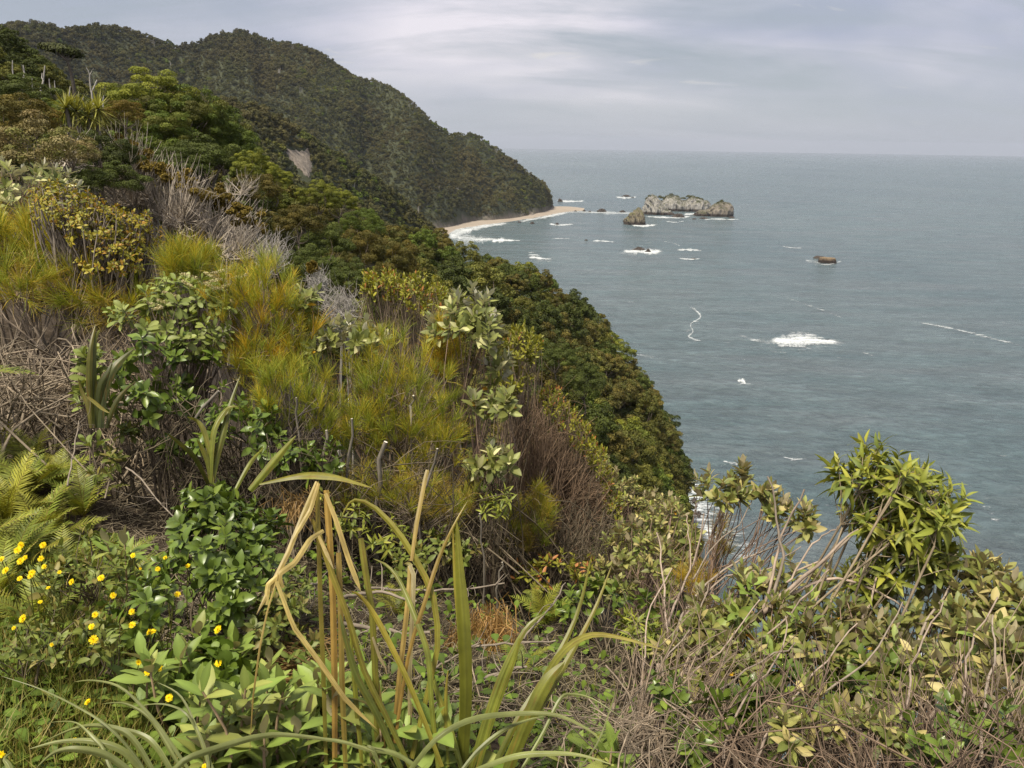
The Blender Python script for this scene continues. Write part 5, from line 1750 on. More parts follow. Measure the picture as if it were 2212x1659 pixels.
# --- yellow leaved shrub at left with a bent trunk
r = rr_(54)
T, A = blob_tips([(150, 450, 60, 40, 8.6, .5), (210, 490, 70, 50, 8.4, .5), (270, 490, 60, 36, 8.4, .4), (250, 560, 60, 50, 8.2, .4), (300, 530, 36, 40, 8.3, .3), (120, 420, 40, 25, 8.8, .3)], 460, r, 0.5, 0.6)
shrub('yellow_leaved_shrub', 'big yellow and olive leaved shrub at left with a bent pale trunk', base_of(250, 8.2), T, A, LK['yellow'], 8, 0.052, r, (25, 95), 6, 0.028, (0.22, 0.185, 0.15), limit=300, fork=0.6)
r = rr_(55)
T, A = blob_tips([(320, 630, 60, 40, 9.5, .5), (370, 610, 40, 40, 9.8, .4)], 60, r, 0.5, 0.5)
shrub('grey_twig_shrub', 'grey brown fine leaved shrub between yellow shrub and bare trees', base_of(330, 9.5), T, A, LK['soft'], 6, 0.05, r, (25, 95), 9, 0.012)

# --- willow leaved bush at right
r = rr_(56)
T, A = blob_tips([(1830, 1030, 45, 36, 3.5, .18), (1920, 1030, 80, 45, 3.5, .28), (1960, 1090, 90, 60, 3.5, .28), (1890, 1110, 80, 50, 3.5, .25), (1970, 1160, 75, 50, 3.5, .25), (1920, 1210, 60, 36, 3.45, .2), (2030, 1080, 50, 50, 3.5, .2), (1930, 1000, 70, 30, 3.5, .2), (2020, 1190, 55, 40, 3.5, .2), (1880, 1250, 45, 36, 3.4, .18)], 165, r, 0.35, 0.75)
bh = base_of(1560, 2.9)
willow = shrub('willow_leaved_bush', 'bright green bush of long narrow leaves standing over the sea at right', bh, T, A, LK['hebe'], 10, 0.100, r, (20, 105), 12, 0.0085, (0.24, 0.19, 0.125), 300, 0.10, fork=0.93, sag=0.05, wob=0.045, late=True)
for x, y, c in [(1985, 1060, (0.62, 0.55, 0.5)), (1895, 1118, (0.33, 0.15, 0.08)), (1930, 1030, (0.45, 0.28, 0.2)), (1995, 1120, (0.55, 0.42, 0.3))]:
    e = at(x, y, 3.42) - bh; d = norm(np.array([.9, 0, -.15])); b = MB(); n = 110
    u = r.uniform(0, 1, n); q = norm(r.normal(size=(n, 3)))
    card_leaves(b, e + d * (u * .10)[:, None] + q * .008, q, np.full(n, .011), np.array(c) * r.uniform(.6, 1.2, (n, 1)), r)
    obj('flower_spike', b.mesh('flower_spike', M['petal'], False), willow)
# bare pinkish branches reaching through the right hand shrubs
def limb_px(b, pts, r0, r1, c, r):
    w = catmull(np.array([at(*p) for p in pts]), 12)
    w = w + r.normal(size=w.shape) * 0.004
    tube(b, w - LB, np.linspace(r0, r1, 12), 6, np.array(c) * r.uniform(.85, 1.15))


LB = base_of(1420, 2.9)
lb = thing('bare_branched_shrub', 'bare pinkish branches rising across the right hand shrubs', 'shrub', LB)
r = rr_(57)
for k, pts in enumerate([
    [(1400, 1560, 2.8), (1500, 1470, 2.9), (1640, 1340, 3.1), (1760, 1230, 3.3), (1880, 1120, 3.45)],
    [(1430, 1520, 2.8), (1540, 1380, 3.2), (1600, 1300, 3.5), (1700, 1240, 3.6), (1800, 1200, 3.7)],
    [(1420, 1450, 3.0), (1450, 1320, 3.6), (1500, 1210, 4.1), (1520, 1110, 4.3)],
    [(1440, 1420, 3.2), (1490, 1300, 3.8), (1580, 1220, 4.1), (1690, 1170, 4.2), (1720, 1090, 4.2)],
    [(1500, 1470, 2.9), (1640, 1330, 3.1), (1720, 1260, 3.2), (1800, 1190, 3.3), (1850, 1140, 3.4)],
    [(1640, 1340, 3.1), (1670, 1250, 3.2), (1690, 1150, 3.3), (1740, 1060, 3.3)],
    [(1660, 1320, 3.1), (1690, 1210, 3.2), (1680, 1140, 3.25), (1660, 1030, 3.3)],
    [(1420, 1480, 2.9), (1440, 1350, 3.4), (1430, 1230, 3.8), (1420, 1150, 4.0)],
    [(1700, 1290, 3.2), (1800, 1250, 3.3), (1900, 1280, 3.3), (1960, 1320, 3.3)],
    [(1900, 1500, 2.7), (1960, 1420, 3.0), (2010, 1330, 3.2), (2060, 1250, 3.4)],
    [(1780, 1560, 2.6), (1840, 1420, 3.0), (1870, 1320, 3.2), (1900, 1220, 3.4)],
    [(2000, 1560, 2.5), (2090, 1450, 2.8), (2170, 1380, 3.0)],
    [(1390, 1600, 2.3), (1420, 1450, 2.6), (1500, 1350, 2.9), (1530, 1260, 3.0)],
    [(1400, 1620, 2.2), (1470, 1480, 2.5), (1560, 1400, 2.7), (1640, 1290, 2.9)],
    [(1380, 1600, 2.2), (1390, 1460, 2.6), (1400, 1330, 2.9), (1450, 1230, 3.2)],
    [(1410, 1640, 2.1), (1500, 1540, 2.3), (1620, 1440, 2.5), (1720, 1390, 2.6)],
    [(1560, 1640, 2.0), (1600, 1520, 2.3), (1680, 1420, 2.6), (1700, 1330, 2.8)],
    [(1620, 1660, 2.0), (1690, 1530, 2.3), (1770, 1450, 2.5), (1850, 1340, 2.8)],
    [(1700, 1640, 2.0), (1760, 1520, 2.3), (1880, 1420, 2.6), (1950, 1300, 3.0)],
    [(1900, 1640, 2.0), (1960, 1520, 2.3), (1980, 1400, 2.6), (2040, 1300, 2.9)],
    [(2000, 1640, 2.0), (2080, 1500, 2.4), (2100, 1390, 2.7), (2160, 1290, 2.9)],
    [(2120, 1640, 2.0), (2130, 1500, 2.3), (2150, 1400, 2.6), (2140, 1330, 2.7)],
    [(1480, 1330, 3.3), (1560, 1250, 3.4), (1650, 1230, 3.5), (1730, 1180, 3.5)],
    [(1560, 1420, 2.8), (1650, 1380, 2.9), (1740, 1290, 3.0), (1790, 1230, 3.1)],
    [(1500, 1250, 4.0), (1540, 1180, 4.1), (1600, 1130, 4.2), (1625, 1070, 4.3)],
    [(1490, 1240, 4.0), (1490, 1170, 4.1), (1480, 1110, 4.2)],
    [(1700, 1260, 3.2), (1760, 1170, 3.3), (1810, 1140, 3.3)],
]):
    b = MB(); limb_px(b, pts, 0.013 if k in (0, 1, 4) else 0.008 if k < 12 else 0.0048, 0.0035 if k < 12 else .0025, (0.34, 0.265, 0.205) if k % 3 else (0.27, 0.22, 0.17), r)
    obj('branch', b.mesh('branch', M['twig']), lb)

# --- glossy bushes low on the left
def bush(label, px, d, blobs, n, kind, leaves, L, seed, limit=300, up=0.6, angles=(25, 100), name='glossy_bush'):
    r = rr_(seed)
    T, A = blob_tips(blobs, n, r, 0.6, up, zmin=-0.25)
    return shrub(name, label, base_of(px, d), T, A, LK[kind], leaves, L, r, angles, 8, 0.007, (0.15, 0.12, 0.08), limit, 0.05, fork=0.5)


bush('round glossy dark green bush in the middle left foreground', 475, 3.15, [(470, 1170, 105, 95, 3.15, .32), (520, 1240, 80, 80, 3.0, .28), (440, 1100, 60, 55, 3.3, .22), (555, 1170, 50, 60, 3.15, .2)], 105, 'glossy', 9, 0.07, 61)
bush('small glossy bush left below the round one', 310, 2.8, [(310, 1300, 62, 45, 2.8, .17), (290, 1340, 50, 30, 2.75, .14)], 20, 'glossy', 8, 0.062, 62)
bush('dark glossy bush on the right foot of the round one', 610, 2.9, [(620, 1300, 60, 60, 2.9, .2), (570, 1350, 60, 50, 2.8, .2), (650, 1390, 40, 40, 2.75, .15)], 34, 'soft', 9, 0.055, 63)
bush('pale green leafy clump below the yellow flowers', 440, 2.45, [(440, 1465, 75, 45, 2.45, .2), (380, 1460, 50, 35, 2.5, .16), (500, 1490, 50, 30, 2.4, .14)], 32, 'clover', 9, 0.075, 64)
bush('grey green leafy clump among the yellow flowers at left', 170, 3.3, [(170, 1200, 70, 30, 3.4, .25), (225, 1230, 40, 28, 3.2, .18), (120, 1240, 60, 26, 3.2, .2)], 26, 'soft', 8, 0.05, 65, angles=(20, 80))
bush('dusty green leafy clump at the far left foreground', 60, 2.75, [(50, 1370, 60, 26, 2.8, .2), (150, 1360, 50, 24, 2.75, .18)], 24, 'soft', 8, 0.042, 66, angles=(20, 80))
bush('dark leafy clump left of the small glossy bush', 235, 2.75, [(225, 1315, 40, 26, 2.8, .15), (200, 1400, 50, 24, 2.55, .16)], 18, 'soft', 8, 0.048, 67)
bush('green leafy shoots at the foot of the grey stumps', 650, 4.2, [(640, 1010, 50, 60, 4.4, .2), (700, 1000, 40, 50, 4.4, .2), (590, 960, 40, 40, 4.5, .2)], 34, 'glossy', 7, 0.075, 68)
bush('fresh green leafy clump beneath the silver shrub at centre right', 1060, 4.6, [(1060, 1100, 45, 32, 4.6, .18), (1090, 1075, 25, 22, 4.6, .12)], 14, 'hebe', 8, 0.075, 69)
bush('bright green willow leaved clump left of the pink dead stems', 1390, 3.3, [(1390, 1380, 55, 45, 3.3, .2), (1440, 1420, 45, 40, 3.2, .18), (1350, 1360, 30, 30, 3.3, .14)], 30, 'hebe', 9, 0.075, 70)
bush('glossy leaf clump below the flat topped silver shrub', 1330, 3.9, [(1300, 1290, 60, 30, 4.2, .2), (1240, 1310, 40, 30, 4.0, .2), (1420, 1320, 40, 30, 3.8, .2)], 26, 'glossy', 8, 0.07, 71)
bush('dark glossy leaves in shade beneath the pink dead stems', 1800, 2.5, [(1750, 1500, 110, 50, 2.6, .2), (1600, 1500, 90, 60, 2.6, .2), (1900, 1480, 80, 50, 2.7, .2), (1700, 1590, 100, 40, 2.4, .2)], 56, 'glossy', 7, 0.075, 72)
bush('small leafy shoots in the dead stems at the right', 2000, 2.8, [(1930, 1430, 80, 50, 2.9, .2), (2050, 1480, 80, 50, 2.8, .2), (2150, 1420, 60, 60, 2.8, .2)], 30, 'broad', 7, 0.08, 73)

bush('green leafy shoots between the lone flax fan and the centre grass tree', 560, 4.6, [(560, 930, 40, 60, 4.6, .2), (500, 900, 40, 50, 4.7, .2), (460, 960, 40, 40, 4.6, .2)], 34, 'glossy', 7, 0.075, 74)
bush('fresh leafy shoots among the cut stems in the centre', 760, 4.4, [(760, 1120, 60, 40, 4.3, .2), (700, 1070, 50, 40, 4.4, .2), (830, 1150, 50, 30, 4.2, .2)], 34, 'hebe', 8, 0.075, 75)
bush('leafy shoots at the foot of the centre grass tree', 950, 4.4, [(940, 1180, 50, 36, 4.3, .2), (1010, 1190, 40, 30, 4.4, .2), (880, 1200, 40, 30, 4.1, .2)], 28, 'soft', 8, 0.07, 76)
bush('yellow green leafy shoots under the brown wind shorn shrub', 1200, 4.9, [(1200, 1230, 60, 36, 4.8, .2), (1140, 1250, 40, 30, 4.7, .2), (1260, 1220, 40, 30, 5.0, .2)], 34, 'rata', 9, 0.06, 77)
bush('dark leafy shoots below the twig heap at left', 270, 5.0, [(265, 960, 36, 40, 5.0, .2), (230, 1000, 30, 30, 4.8, .2)], 18, 'soft', 8, 0.07, 78)

bush('green leafy shoots rising through the dead stems right of the flax', 1480, 2.1, [(1440, 1500, 50, 50, 2.25, .12), (1540, 1540, 50, 40, 2.15, .12), (1490, 1600, 50, 40, 2.05, .1)], 22, 'glossy', 8, 0.055, 79)
bush('olive leafy shoots rising through the dead stems at the bottom right', 1850, 2.05, [(1780, 1540, 60, 36, 2.15, .12), (1900, 1570, 60, 40, 2.1, .12), (1690, 1580, 50, 36, 2.05, .1)], 26, 'buff', 8, 0.06, 83)
bush('leafy shoots rising through the dead stems in the corner', 2120, 2.05, [(2080, 1560, 60, 40, 2.15, .12), (2180, 1590, 50, 50, 2.1, .12), (2010, 1610, 50, 36, 2.05, .1)], 24, 'glossy', 8, 0.055, 84)

# --- broad leaved seedlings along the bottom
r = rr_(81)
spots = []
for (x0, x1, y0, y1, n, d0, d1) in [(430, 820, 1480, 1640, 34, 1.95, 2.3), (280, 480, 1400, 1520, 9, 2.3, 2.6), (560, 760, 1420, 1500, 10, 2.25, 2.5), (140, 290, 1120, 1200, 5, 3.3, 3.6), (780, 1000, 1560, 1650, 9, 1.9, 2.1), (1180, 1340, 1570, 1650, 6, 1.9, 2.0), (420, 520, 1350, 1420, 4, 2.6, 2.7)]:
    for k in range(n):
        spots.append((r.uniform(x0, x1), r.uniform(y0, y1), r.uniform(d0, d1)))
def near_word(x, y):
    if x > 1100: return 'right of the big flax'
    if x > 760: return 'right under the tallest flax blade'
    if x > 640 and y > 1480: return 'between the upright dry flax stalks'
    if y > 1560: return 'behind the arching grass at the bottom left'
    if y > 1460: return 'left of the long dry folded leaf'
    if x > 540: return 'in the dark hollow left of the flax stalks'
    if y > 1300: return 'on the brown litter between the yellow flowers'
    return 'among the yellow flowers far left'


for k, (x, y, d) in enumerate(sorted(spots, key=lambda s: s[1])):
    top = at(x, y, d); g = ground_z(top[0], top[1])
    base = np.array([top[0] + r.normal() * .03, top[1] + r.normal() * .03, g])
    h = max(top[2] - g, .12)
    sw_ = 'tall ' if h > .42 else 'short ' if h < .2 else ''
    root = thing('seedling', sw_ + 'broad leaved seedling with tan undersides ' + near_word(x, y), 'plant', base, sw_ + 'broad leaved seedlings ' + near_word(x, y))
    b = MB(); p = path(np.zeros(3), (top - base) * .5 + r.normal(size=3) * .02, top - base, n=7)
    tube(b, p, np.linspace(.006, .003, 7), 5, (0.33, 0.235, 0.14)); obj('stem', b.mesh('stem', M['twig']), root)
    T = np.array([top, base + (top - base) * .72, base + (top - base) * .45])[: 3 if h > .2 else 2]
    A = np.tile(norm(top - base), (len(T), 1))
    P, D, N, LL = whorls(T, A, 5, 15, 75, 0.115, r, 0.06)
    foliage(root, base, P, D, N, LL, LK['broad'], r)

# ================================================================== flax, grasses, ferns, flowers, dead wood
GR0, GR1 = (0.15, 0.175, 0.034), (0.195, 0.205, 0.040)
OL0, OL1 = (0.20, 0.19, 0.042), (0.27, 0.215, 0.045)
TN0, TN1 = (0.37, 0.285, 0.135), (0.47, 0.38, 0.195)
BR0, BR1 = (0.22, 0.14, 0.05), (0.26, 0.19, 0.08)


def flax(label, base, leaves, conv, seed, dry_spots=True):
    r = rr_(seed)
    root = thing('flax', label, 'flax', base)
    for lv in leaves:
        pts, w, c0, c1 = lv[:4]
        opt = lv[4] if len(lv) > 4 else {}
        p3 = []
        for q in pts:
            x, y = conv(q[0], q[1]) if conv else (q[0], q[1])
            p3.append(at(x, y, q[2]) - base)
        b = blade_mesh(np.array(p3) + base, w, c0, c1, r=r, spots=(0.10, (0.20, 0.11, 0.03)) if opt.get('sp', True) and dry_spots else None, **{k: v for k, v in opt.items() if k != 'sp'})
        b.v = [v - base.astype(np.float32) for v in b.v]
        dead = np.array(c0)[0] > 0.3
        o = obj('leaf', b.mesh('leaf', M['blade']), root)
        if dead: o['label'] = 'dry tan leaf'
    return root


D0 = 1.95
cut = dict(taper=0.02, tipw=0.8)
flax('big flax clump in the centre foreground with green blades and dry folded ones', base_of(960, 1.9, -0.02), [
    ([(1000, 1720, 1.9), (1020, 1300, 1.93), (1010, 900, 1.98), (985, 550, 2.04), (968, 235, 2.1)], 0.0393, (0.085, 0.095, 0.018), (0.175, 0.175, 0.030), dict(taper=.9, fold=.5, turn=.25, sp=False)),
    ([(985, 1700, 1.92), (1000, 1100, 1.97), (960, 600, 2.04), (945, 280, 2.1)], 0.0164, GR0, (0.22, 0.18, 0.035), dict(taper=1.2)),
    ([(1050, 1720, 1.9), (1150, 1400, 1.95), (1250, 1130, 2.0), (1380, 880, 2.06), (1500, 785, 2.1)], 0.0230, GR0, (0.16, 0.17, 0.05), dict(taper=1.1)),
    ([(1090, 1720, 1.9), (1190, 1380, 1.95), (1310, 1050, 2.0), (1340, 930, 2.02)], 0.0186, GR0, GR1, {}),
    ([(1180, 1720, 1.88), (1330, 1420, 1.95), (1500, 1160, 2.05), (1680, 800, 2.2), (1770, 430, 2.3)], 0.0218, (0.09, 0.105, 0.02), (0.17, 0.17, 0.04), dict(taper=1.2)),
    ([(1250, 1720, 1.88), (1420, 1420, 1.95), (1600, 1110, 2.05), (1780, 780, 2.2), (1890, 495, 2.3)], 0.0197, (0.09, 0.105, 0.02), (0.20, 0.18, 0.05), dict(taper=1.2)),
    ([(1270, 1720, 1.86), (1400, 1400, 1.9), (1500, 1200, 1.94), (1610, 1075, 1.98)], 0.0422, (0.12, 0.135, 0.026), (0.17, 0.175, 0.035), dict(taper=.8, fold=.4)),
    ([(1230, 1720, 1.88), (1400, 1360, 1.95), (1560, 1060, 2.0), (1720, 930, 2.02), (1900, 925, 2.0), (2215, 1012, 1.95)], 0.0241, GR0, (0.24, 0.20, 0.05), dict(taper=1.1, turn=.4)),
    ([(1000, 1720, 1.85), (920, 1450, 1.9), (850, 1250, 1.95), (740, 860, 2.05)], 0.0186, GR0, GR1, {}),
    ([(860, 1720, 1.85), (820, 1350, 1.9), (800, 1050, 1.95), (740, 860, 2.0), (640, 620, 2.1), (560, 510, 2.15), (470, 465, 2.2)], 0.0164, GR0, (0.16, 0.165, 0.06), {}),
    ([(880, 1700, 1.84), (720, 1290, 1.9), (600, 1030, 1.95), (480, 800, 2.0), (400, 690, 2.02), (340, 660, 2.02)], 0.0176, OL0, OL1, dict(turn=.5)),
    ([(700, 1720, 1.86), (560, 1420, 1.9), (420, 1130, 1.95), (330, 830, 2.0), (230, 560, 2.05), (150, 320, 2.1), (110, 230, 2.12)], 0.0164, (0.13, 0.14, 0.03), OL1, dict(taper=.3, tipw=.4)),
    ([(640, 1720, 1.86), (500, 1400, 1.9), (370, 1150, 1.93), (300, 900, 1.96), (275, 790, 1.98)], 0.0197, (0.10, 0.12, 0.03), (0.12, 0.14, 0.045), {}),
    ([(700, 1650, 1.9), (820, 1150, 1.97), (855, 960, 2.0), (830, 700, 2.05), (740, 500, 2.1), (620, 310, 2.15), (490, 170, 2.2), (380, 118, 2.22), (320, 150, 2.22), (280, 240, 2.2)], 0.0186, OL0, (0.20, 0.185, 0.04), dict(turn=.3)),
    ([(600, 1560, 1.9), (680, 1050, 1.97), (780, 720, 2.03), (860, 470, 2.1), (950, 270, 2.15), (1035, 120, 2.2)], 0.0120, BR0, (0.20, 0.16, 0.04), {}),
    ([(920, 1700, 1.86), (905, 1450, 1.9), (905, 1250, 1.93), (918, 1120, 1.95)], 0.0109, GR0, OL1, {}),
    # upright stalk-like old leaves
    ([(195, 1720, 1.92), (180, 1200, 1.98), (160, 700, 2.05), (150, 350, 2.1), (140, 10, 2.15)], 0.0128, (0.135, 0.13, 0.03), (0.24, 0.19, 0.05), dict(crease=True, fold=.3, stripe=.72, **cut)),
    ([(245, 1720, 1.92), (245, 1200, 1.98), (235, 700, 2.05), (215, 350, 2.1), (195, 60, 2.15)], 0.0181, BR0, (0.30, 0.20, 0.07), dict(crease=True, fold=.3, stripe=.72, **cut)),
    ([(310, 1720, 1.9), (290, 1250, 1.97), (280, 800, 2.03), (268, 430, 2.08)], 0.0160, (0.17, 0.14, 0.035), BR1, dict(crease=True, fold=.3, stripe=.72, **cut)),
    ([(410, 1720, 1.9), (375, 1350, 1.95), (345, 1000, 2.0), (330, 760, 2.03)], 0.0138, (0.15, 0.15, 0.03), GR1, dict(crease=True, fold=.3, stripe=.72)),
    ([(500, 1720, 1.9), (490, 1250, 1.96), (470, 800, 2.02), (430, 560, 2.06), (400, 345, 2.1)], 0.0181, (0.14, 0.14, 0.03), (0.20, 0.19, 0.04), dict(crease=True, fold=.3, stripe=.72, **cut)),
    ([(540, 1700, 1.9), (515, 1350, 1.95), (480, 1000, 2.0)], 0.0149, BR0, (0.34, 0.25, 0.11), dict(crease=True, fold=.3, stripe=.72)),
    ([(590, 1560, 1.95), (630, 1150, 2.0), (665, 850, 2.05), (690, 600, 2.1), (690, 510, 2.12)], 0.0149, BR0, TN0, dict(crease=True, fold=.3, stripe=.72, **cut)),
    ([(690, 1500, 1.98), (690, 1100, 2.02), (705, 800, 2.06), (715, 560, 2.1), (690, 505, 2.12)], 0.0138, (0.33, 0.28, 0.21), (0.42, 0.37, 0.29), dict(crease=True, fold=.3, stripe=.72, **cut)),
    ([(700, 480, 2.1), (730, 260, 2.16), (780, 0, 2.24), (795, -60, 2.26)], 0.0128, (0.38, 0.28, 0.12), TN0, dict(crease=True, fold=.3, stripe=.72, **cut)),
    # dry folded leaves
    ([(140, 10, 2.15), (60, 200, 2.1), (-30, 430, 2.03), (-120, 610, 1.98), (-220, 800, 1.93)], 0.0138, TN1, TN0, dict(crease=True, fold=.3, stripe=.72, taper=.4)),
    ([(150, 20, 2.14), (100, 180, 2.1), (0, 350, 2.04)], 0.0117, TN0, TN1, dict(crease=True, fold=.3, stripe=.72, taper=.4)),
    ([(180, 300, 2.1), (100, 350, 2.06), (10, 490, 2.0), (-90, 560, 1.97), (-60, 640, 1.96)], 0.0149, TN1, TN0, dict(crease=True, fold=.3, stripe=.72, taper=.3, tipw=.3)),
    ([(-100, 600, 1.96), (0, 870, 1.93), (150, 1070, 1.9), (300, 1290, 1.88), (410, 1400, 1.87), (500, 1480, 1.86)], 0.0128, TN1, TN0, dict(crease=True, fold=.3, stripe=.72, taper=.5)),
    ([(-90, 560, 1.97), (-160, 800, 1.93), (-200, 1000, 1.9), (-240, 1300, 1.88), (-260, 1640, 1.86)], 0.0053, TN0, BR1, dict(crease=True, fold=.3, stripe=.72)),
    ([(190, 80, 2.14), (250, 230, 2.1), (330, 480, 2.05), (400, 660, 2.0)], 0.0138, (0.40, 0.31, 0.16), TN0, dict(crease=True, fold=.3, stripe=.72, taper=.3)),
    ([(150, 330, 2.08), (190, 420, 2.05), (240, 530, 2.02)], 0.0107, TN0, (0.35, 0.3, 0.22), dict(crease=True, fold=.3, stripe=.72)),
    ([(-160, 740, 1.95), (-150, 620, 1.97), (-40, 520, 1.99)], 0.0128, TN1, TN1, dict(crease=True, fold=.3, stripe=.72)),
    ([(470, 930, 2.0), (510, 1050, 1.98), (545, 1110, 1.97), (555, 1160, 1.96)], 0.0085, (0.28, 0.24, 0.18), (0.24, 0.19, 0.13), dict(crease=True, fold=.3, stripe=.72)),
], Z7, 5)

flax('lone flax fan behind the round glossy bush', base_of(465, 4.2), [
    ([(1350, 1560, 4.15), (1380, 1400, 4.2), (1420, 1250, 4.25), (1470, 1050, 4.35), (1535, 860, 4.45)], 0.0351, (0.11, 0.125, 0.03), (0.14, 0.15, 0.04), dict(taper=1.1)),
    ([(1340, 1560, 4.15), (1350, 1350, 4.2), (1370, 1200, 4.25), (1430, 1100, 4.3), (1470, 1065, 4.3), (1525, 1062, 4.3)], 0.0297, GR0, (0.19, 0.19, 0.055), dict(turn=.4)),
    ([(1345, 1560, 4.15), (1330, 1430, 4.18), (1290, 1330, 4.2), (1255, 1270, 4.2)], 0.0270, (0.13, 0.14, 0.04), GR1, {}),
    ([(1350, 1560, 4.15), (1345, 1400, 4.2), (1300, 1220, 4.25), (1250, 1150, 4.28), (1195, 1130, 4.25)], 0.0297, (0.12, 0.13, 0.035), (0.20, 0.19, 0.06), dict(turn=.5)),
    ([(1330, 1560, 4.15), (1250, 1400, 4.1), (1150, 1300, 4.05), (1060, 1230, 4.0)], 0.0243, (0.06, 0.07, 0.02), (0.09, 0.10, 0.025), {}),
    ([(1500, 1600, 4.0), (1600, 1420, 4.1), (1690, 1320, 4.2)], 0.0216, GR0, GR1, {}),
], Z4, 6)
flax('dark broad flax blades at the left behind the yellow green sapling', base_of(215, 4.7), [
    ([(600, 1180, 4.7), (600, 1000, 4.75), (590, 800, 4.8), (600, 640, 4.85), (640, 570, 4.9)], 0.0392, (0.06, 0.07, 0.018), (0.12, 0.125, 0.025), dict(taper=.8)),
    ([(590, 1180, 4.7), (570, 950, 4.75), (575, 720, 4.8), (610, 535, 4.9)], 0.0304, (0.06, 0.07, 0.018), (0.13, 0.12, 0.025), {}),
    ([(640, 1200, 4.65), (660, 1000, 4.7), (710, 850, 4.72), (770, 770, 4.75), (860, 690, 4.8)], 0.0435, (0.035, 0.045, 0.015), (0.07, 0.075, 0.02), dict(taper=.7, turn=.3)),
    ([(620, 1200, 4.68), (640, 950, 4.7), (690, 850, 4.72), (715, 780, 4.75)], 0.0392, (0.05, 0.06, 0.018), (0.06, 0.065, 0.02), {}),
    ([(680, 1200, 4.6), (720, 1080, 4.62), (780, 980, 4.65), (870, 900, 4.7)], 0.0261, (0.06, 0.065, 0.02), (0.08, 0.08, 0.02), {}),
    ([(580, 1200, 4.66), (560, 1060, 4.68), (520, 960, 4.7), (500, 880, 4.7)], 0.0218, (0.15, 0.14, 0.05), (0.20, 0.18, 0.06), {}),
    ([(560, 1000, 4.6), (600, 1030, 4.58), (660, 1080, 4.55), (700, 1105, 4.52)], 0.0261, (0.13, 0.12, 0.035), (0.17, 0.15, 0.045), dict(turn=.8)),
], Z4, 7)
flax('long arching olive blade lying across the brown stems', base_of(640, 3.6), [
    ([(560, 1046, 3.9), (640, 1028, 3.9), (690, 1026, 3.85), (740, 1034, 3.8), (805, 1054, 3.75)], 0.06, (0.13, 0.13, 0.03), (0.22, 0.20, 0.05), dict(turn=.9, basew=.2)),
    ([(540, 1060, 3.9), (590, 1000, 3.95), (640, 940, 4.0)], 0.04, GR0, GR1, {}),
], None, 8)

GL0, GL1 = (0.155, 0.18, 0.078), (0.215, 0.235, 0.12)
flax_like = [
    ('arching grey green grass tussock at the bottom left', 560, 1.62, Z6, [
        ([(960, 1750, 1.62), (800, 1560, 1.66), (600, 1490, 1.7), (380, 1490, 1.74), (180, 1540, 1.76)], 0.0150),
        ([(900, 1750, 1.6), (700, 1590, 1.64), (500, 1540, 1.66), (350, 1560, 1.68), (230, 1660, 1.68)], 0.0163),
        ([(1010, 1750, 1.62), (850, 1480, 1.68), (700, 1400, 1.72), (500, 1400, 1.76), (260, 1500, 1.8)], 0.0150),
        ([(1130, 1750, 1.62), (1000, 1530, 1.67), (880, 1440, 1.71), (700, 1400, 1.74), (560, 1390, 1.78)], 0.0136),
        ([(1200, 1750, 1.62), (1080, 1540, 1.67), (960, 1350, 1.73), (800, 1250, 1.78), (650, 1250, 1.82)], 0.0109),
        ([(1260, 1750, 1.6), (1130, 1560, 1.65), (980, 1350, 1.72), (780, 1150, 1.8), (600, 1100, 1.86), (470, 1110, 1.9)], 0.0082),
        ([(960, 1750, 1.6), (880, 1600, 1.64), (700, 1400, 1.7), (500, 1270, 1.78), (250, 1150, 1.88), (0, 1070, 1.95)], 0.0082),
        ([(1330, 1750, 1.6), (1320, 1600, 1.64), (1250, 1400, 1.7), (1150, 1200, 1.78), (1000, 1110, 1.84)], 0.0095),
        ([(1400, 1750, 1.6), (1280, 1480, 1.68), (1200, 1320, 1.72), (1090, 1260, 1.76), (980, 1250, 1.78), (860, 1270, 1.8)], 0.0068),
        ([(850, 1750, 1.6), (760, 1650, 1.64), (600, 1480, 1.7), (480, 1370, 1.76), (300, 1370, 1.8)], 0.0082),
        ([(1060, 1750, 1.6), (1180, 1610, 1.6), (1400, 1530, 1.62), (1650, 1460, 1.64), (1850, 1450, 1.64), (2212, 1500, 1.62), (2400, 1560, 1.6)], 0.0163),
        ([(120, 1800, 1.7), (60, 1650, 1.74), (30, 1600, 1.76), (80, 1555, 1.78)], 0.0109),
        ([(760, 1750, 1.6), (700, 1640, 1.63), (640, 1500, 1.68), (540, 1400, 1.74)], 0.0082),
    ]),
    ('arching grey green grass tussock at the bottom centre under the flax', 880, 1.6, Z7, [
        ([(690, 1720, 1.6), (850, 1530, 1.62), (1050, 1420, 1.66), (1300, 1385, 1.7), (1550, 1390, 1.7), (1750, 1480, 1.68), (1830, 1560, 1.66)], 0.0150),
        ([(1080, 1720, 1.6), (1300, 1640, 1.6), (1500, 1620, 1.6), (1700, 1630, 1.6), (1900, 1690, 1.58)], 0.0150),
        ([(1000, 1720, 1.62), (1100, 1600, 1.66), (1250, 1480, 1.7), (1400, 1420, 1.74), (1500, 1400, 1.76)], 0.0122),
        ([(1350, 1720, 1.62), (1480, 1500, 1.68), (1580, 1300, 1.74), (1650, 1270, 1.76), (1780, 1300, 1.76), (1960, 1420, 1.72)], 0.0095),
        ([(760, 1720, 1.6), (600, 1620, 1.62), (420, 1590, 1.63), (250, 1540, 1.65), (0, 1520, 1.66)], 0.0122),
        ([(520, 1720, 1.6), (470, 1600, 1.62), (440, 1580, 1.63), (540, 1600, 1.62)], 0.0109),
        ([(1690, 1720, 1.7), (1800, 1560, 1.76), (1870, 1380, 1.82), (1910, 1240, 1.86)], 0.0054),
    ]),
]
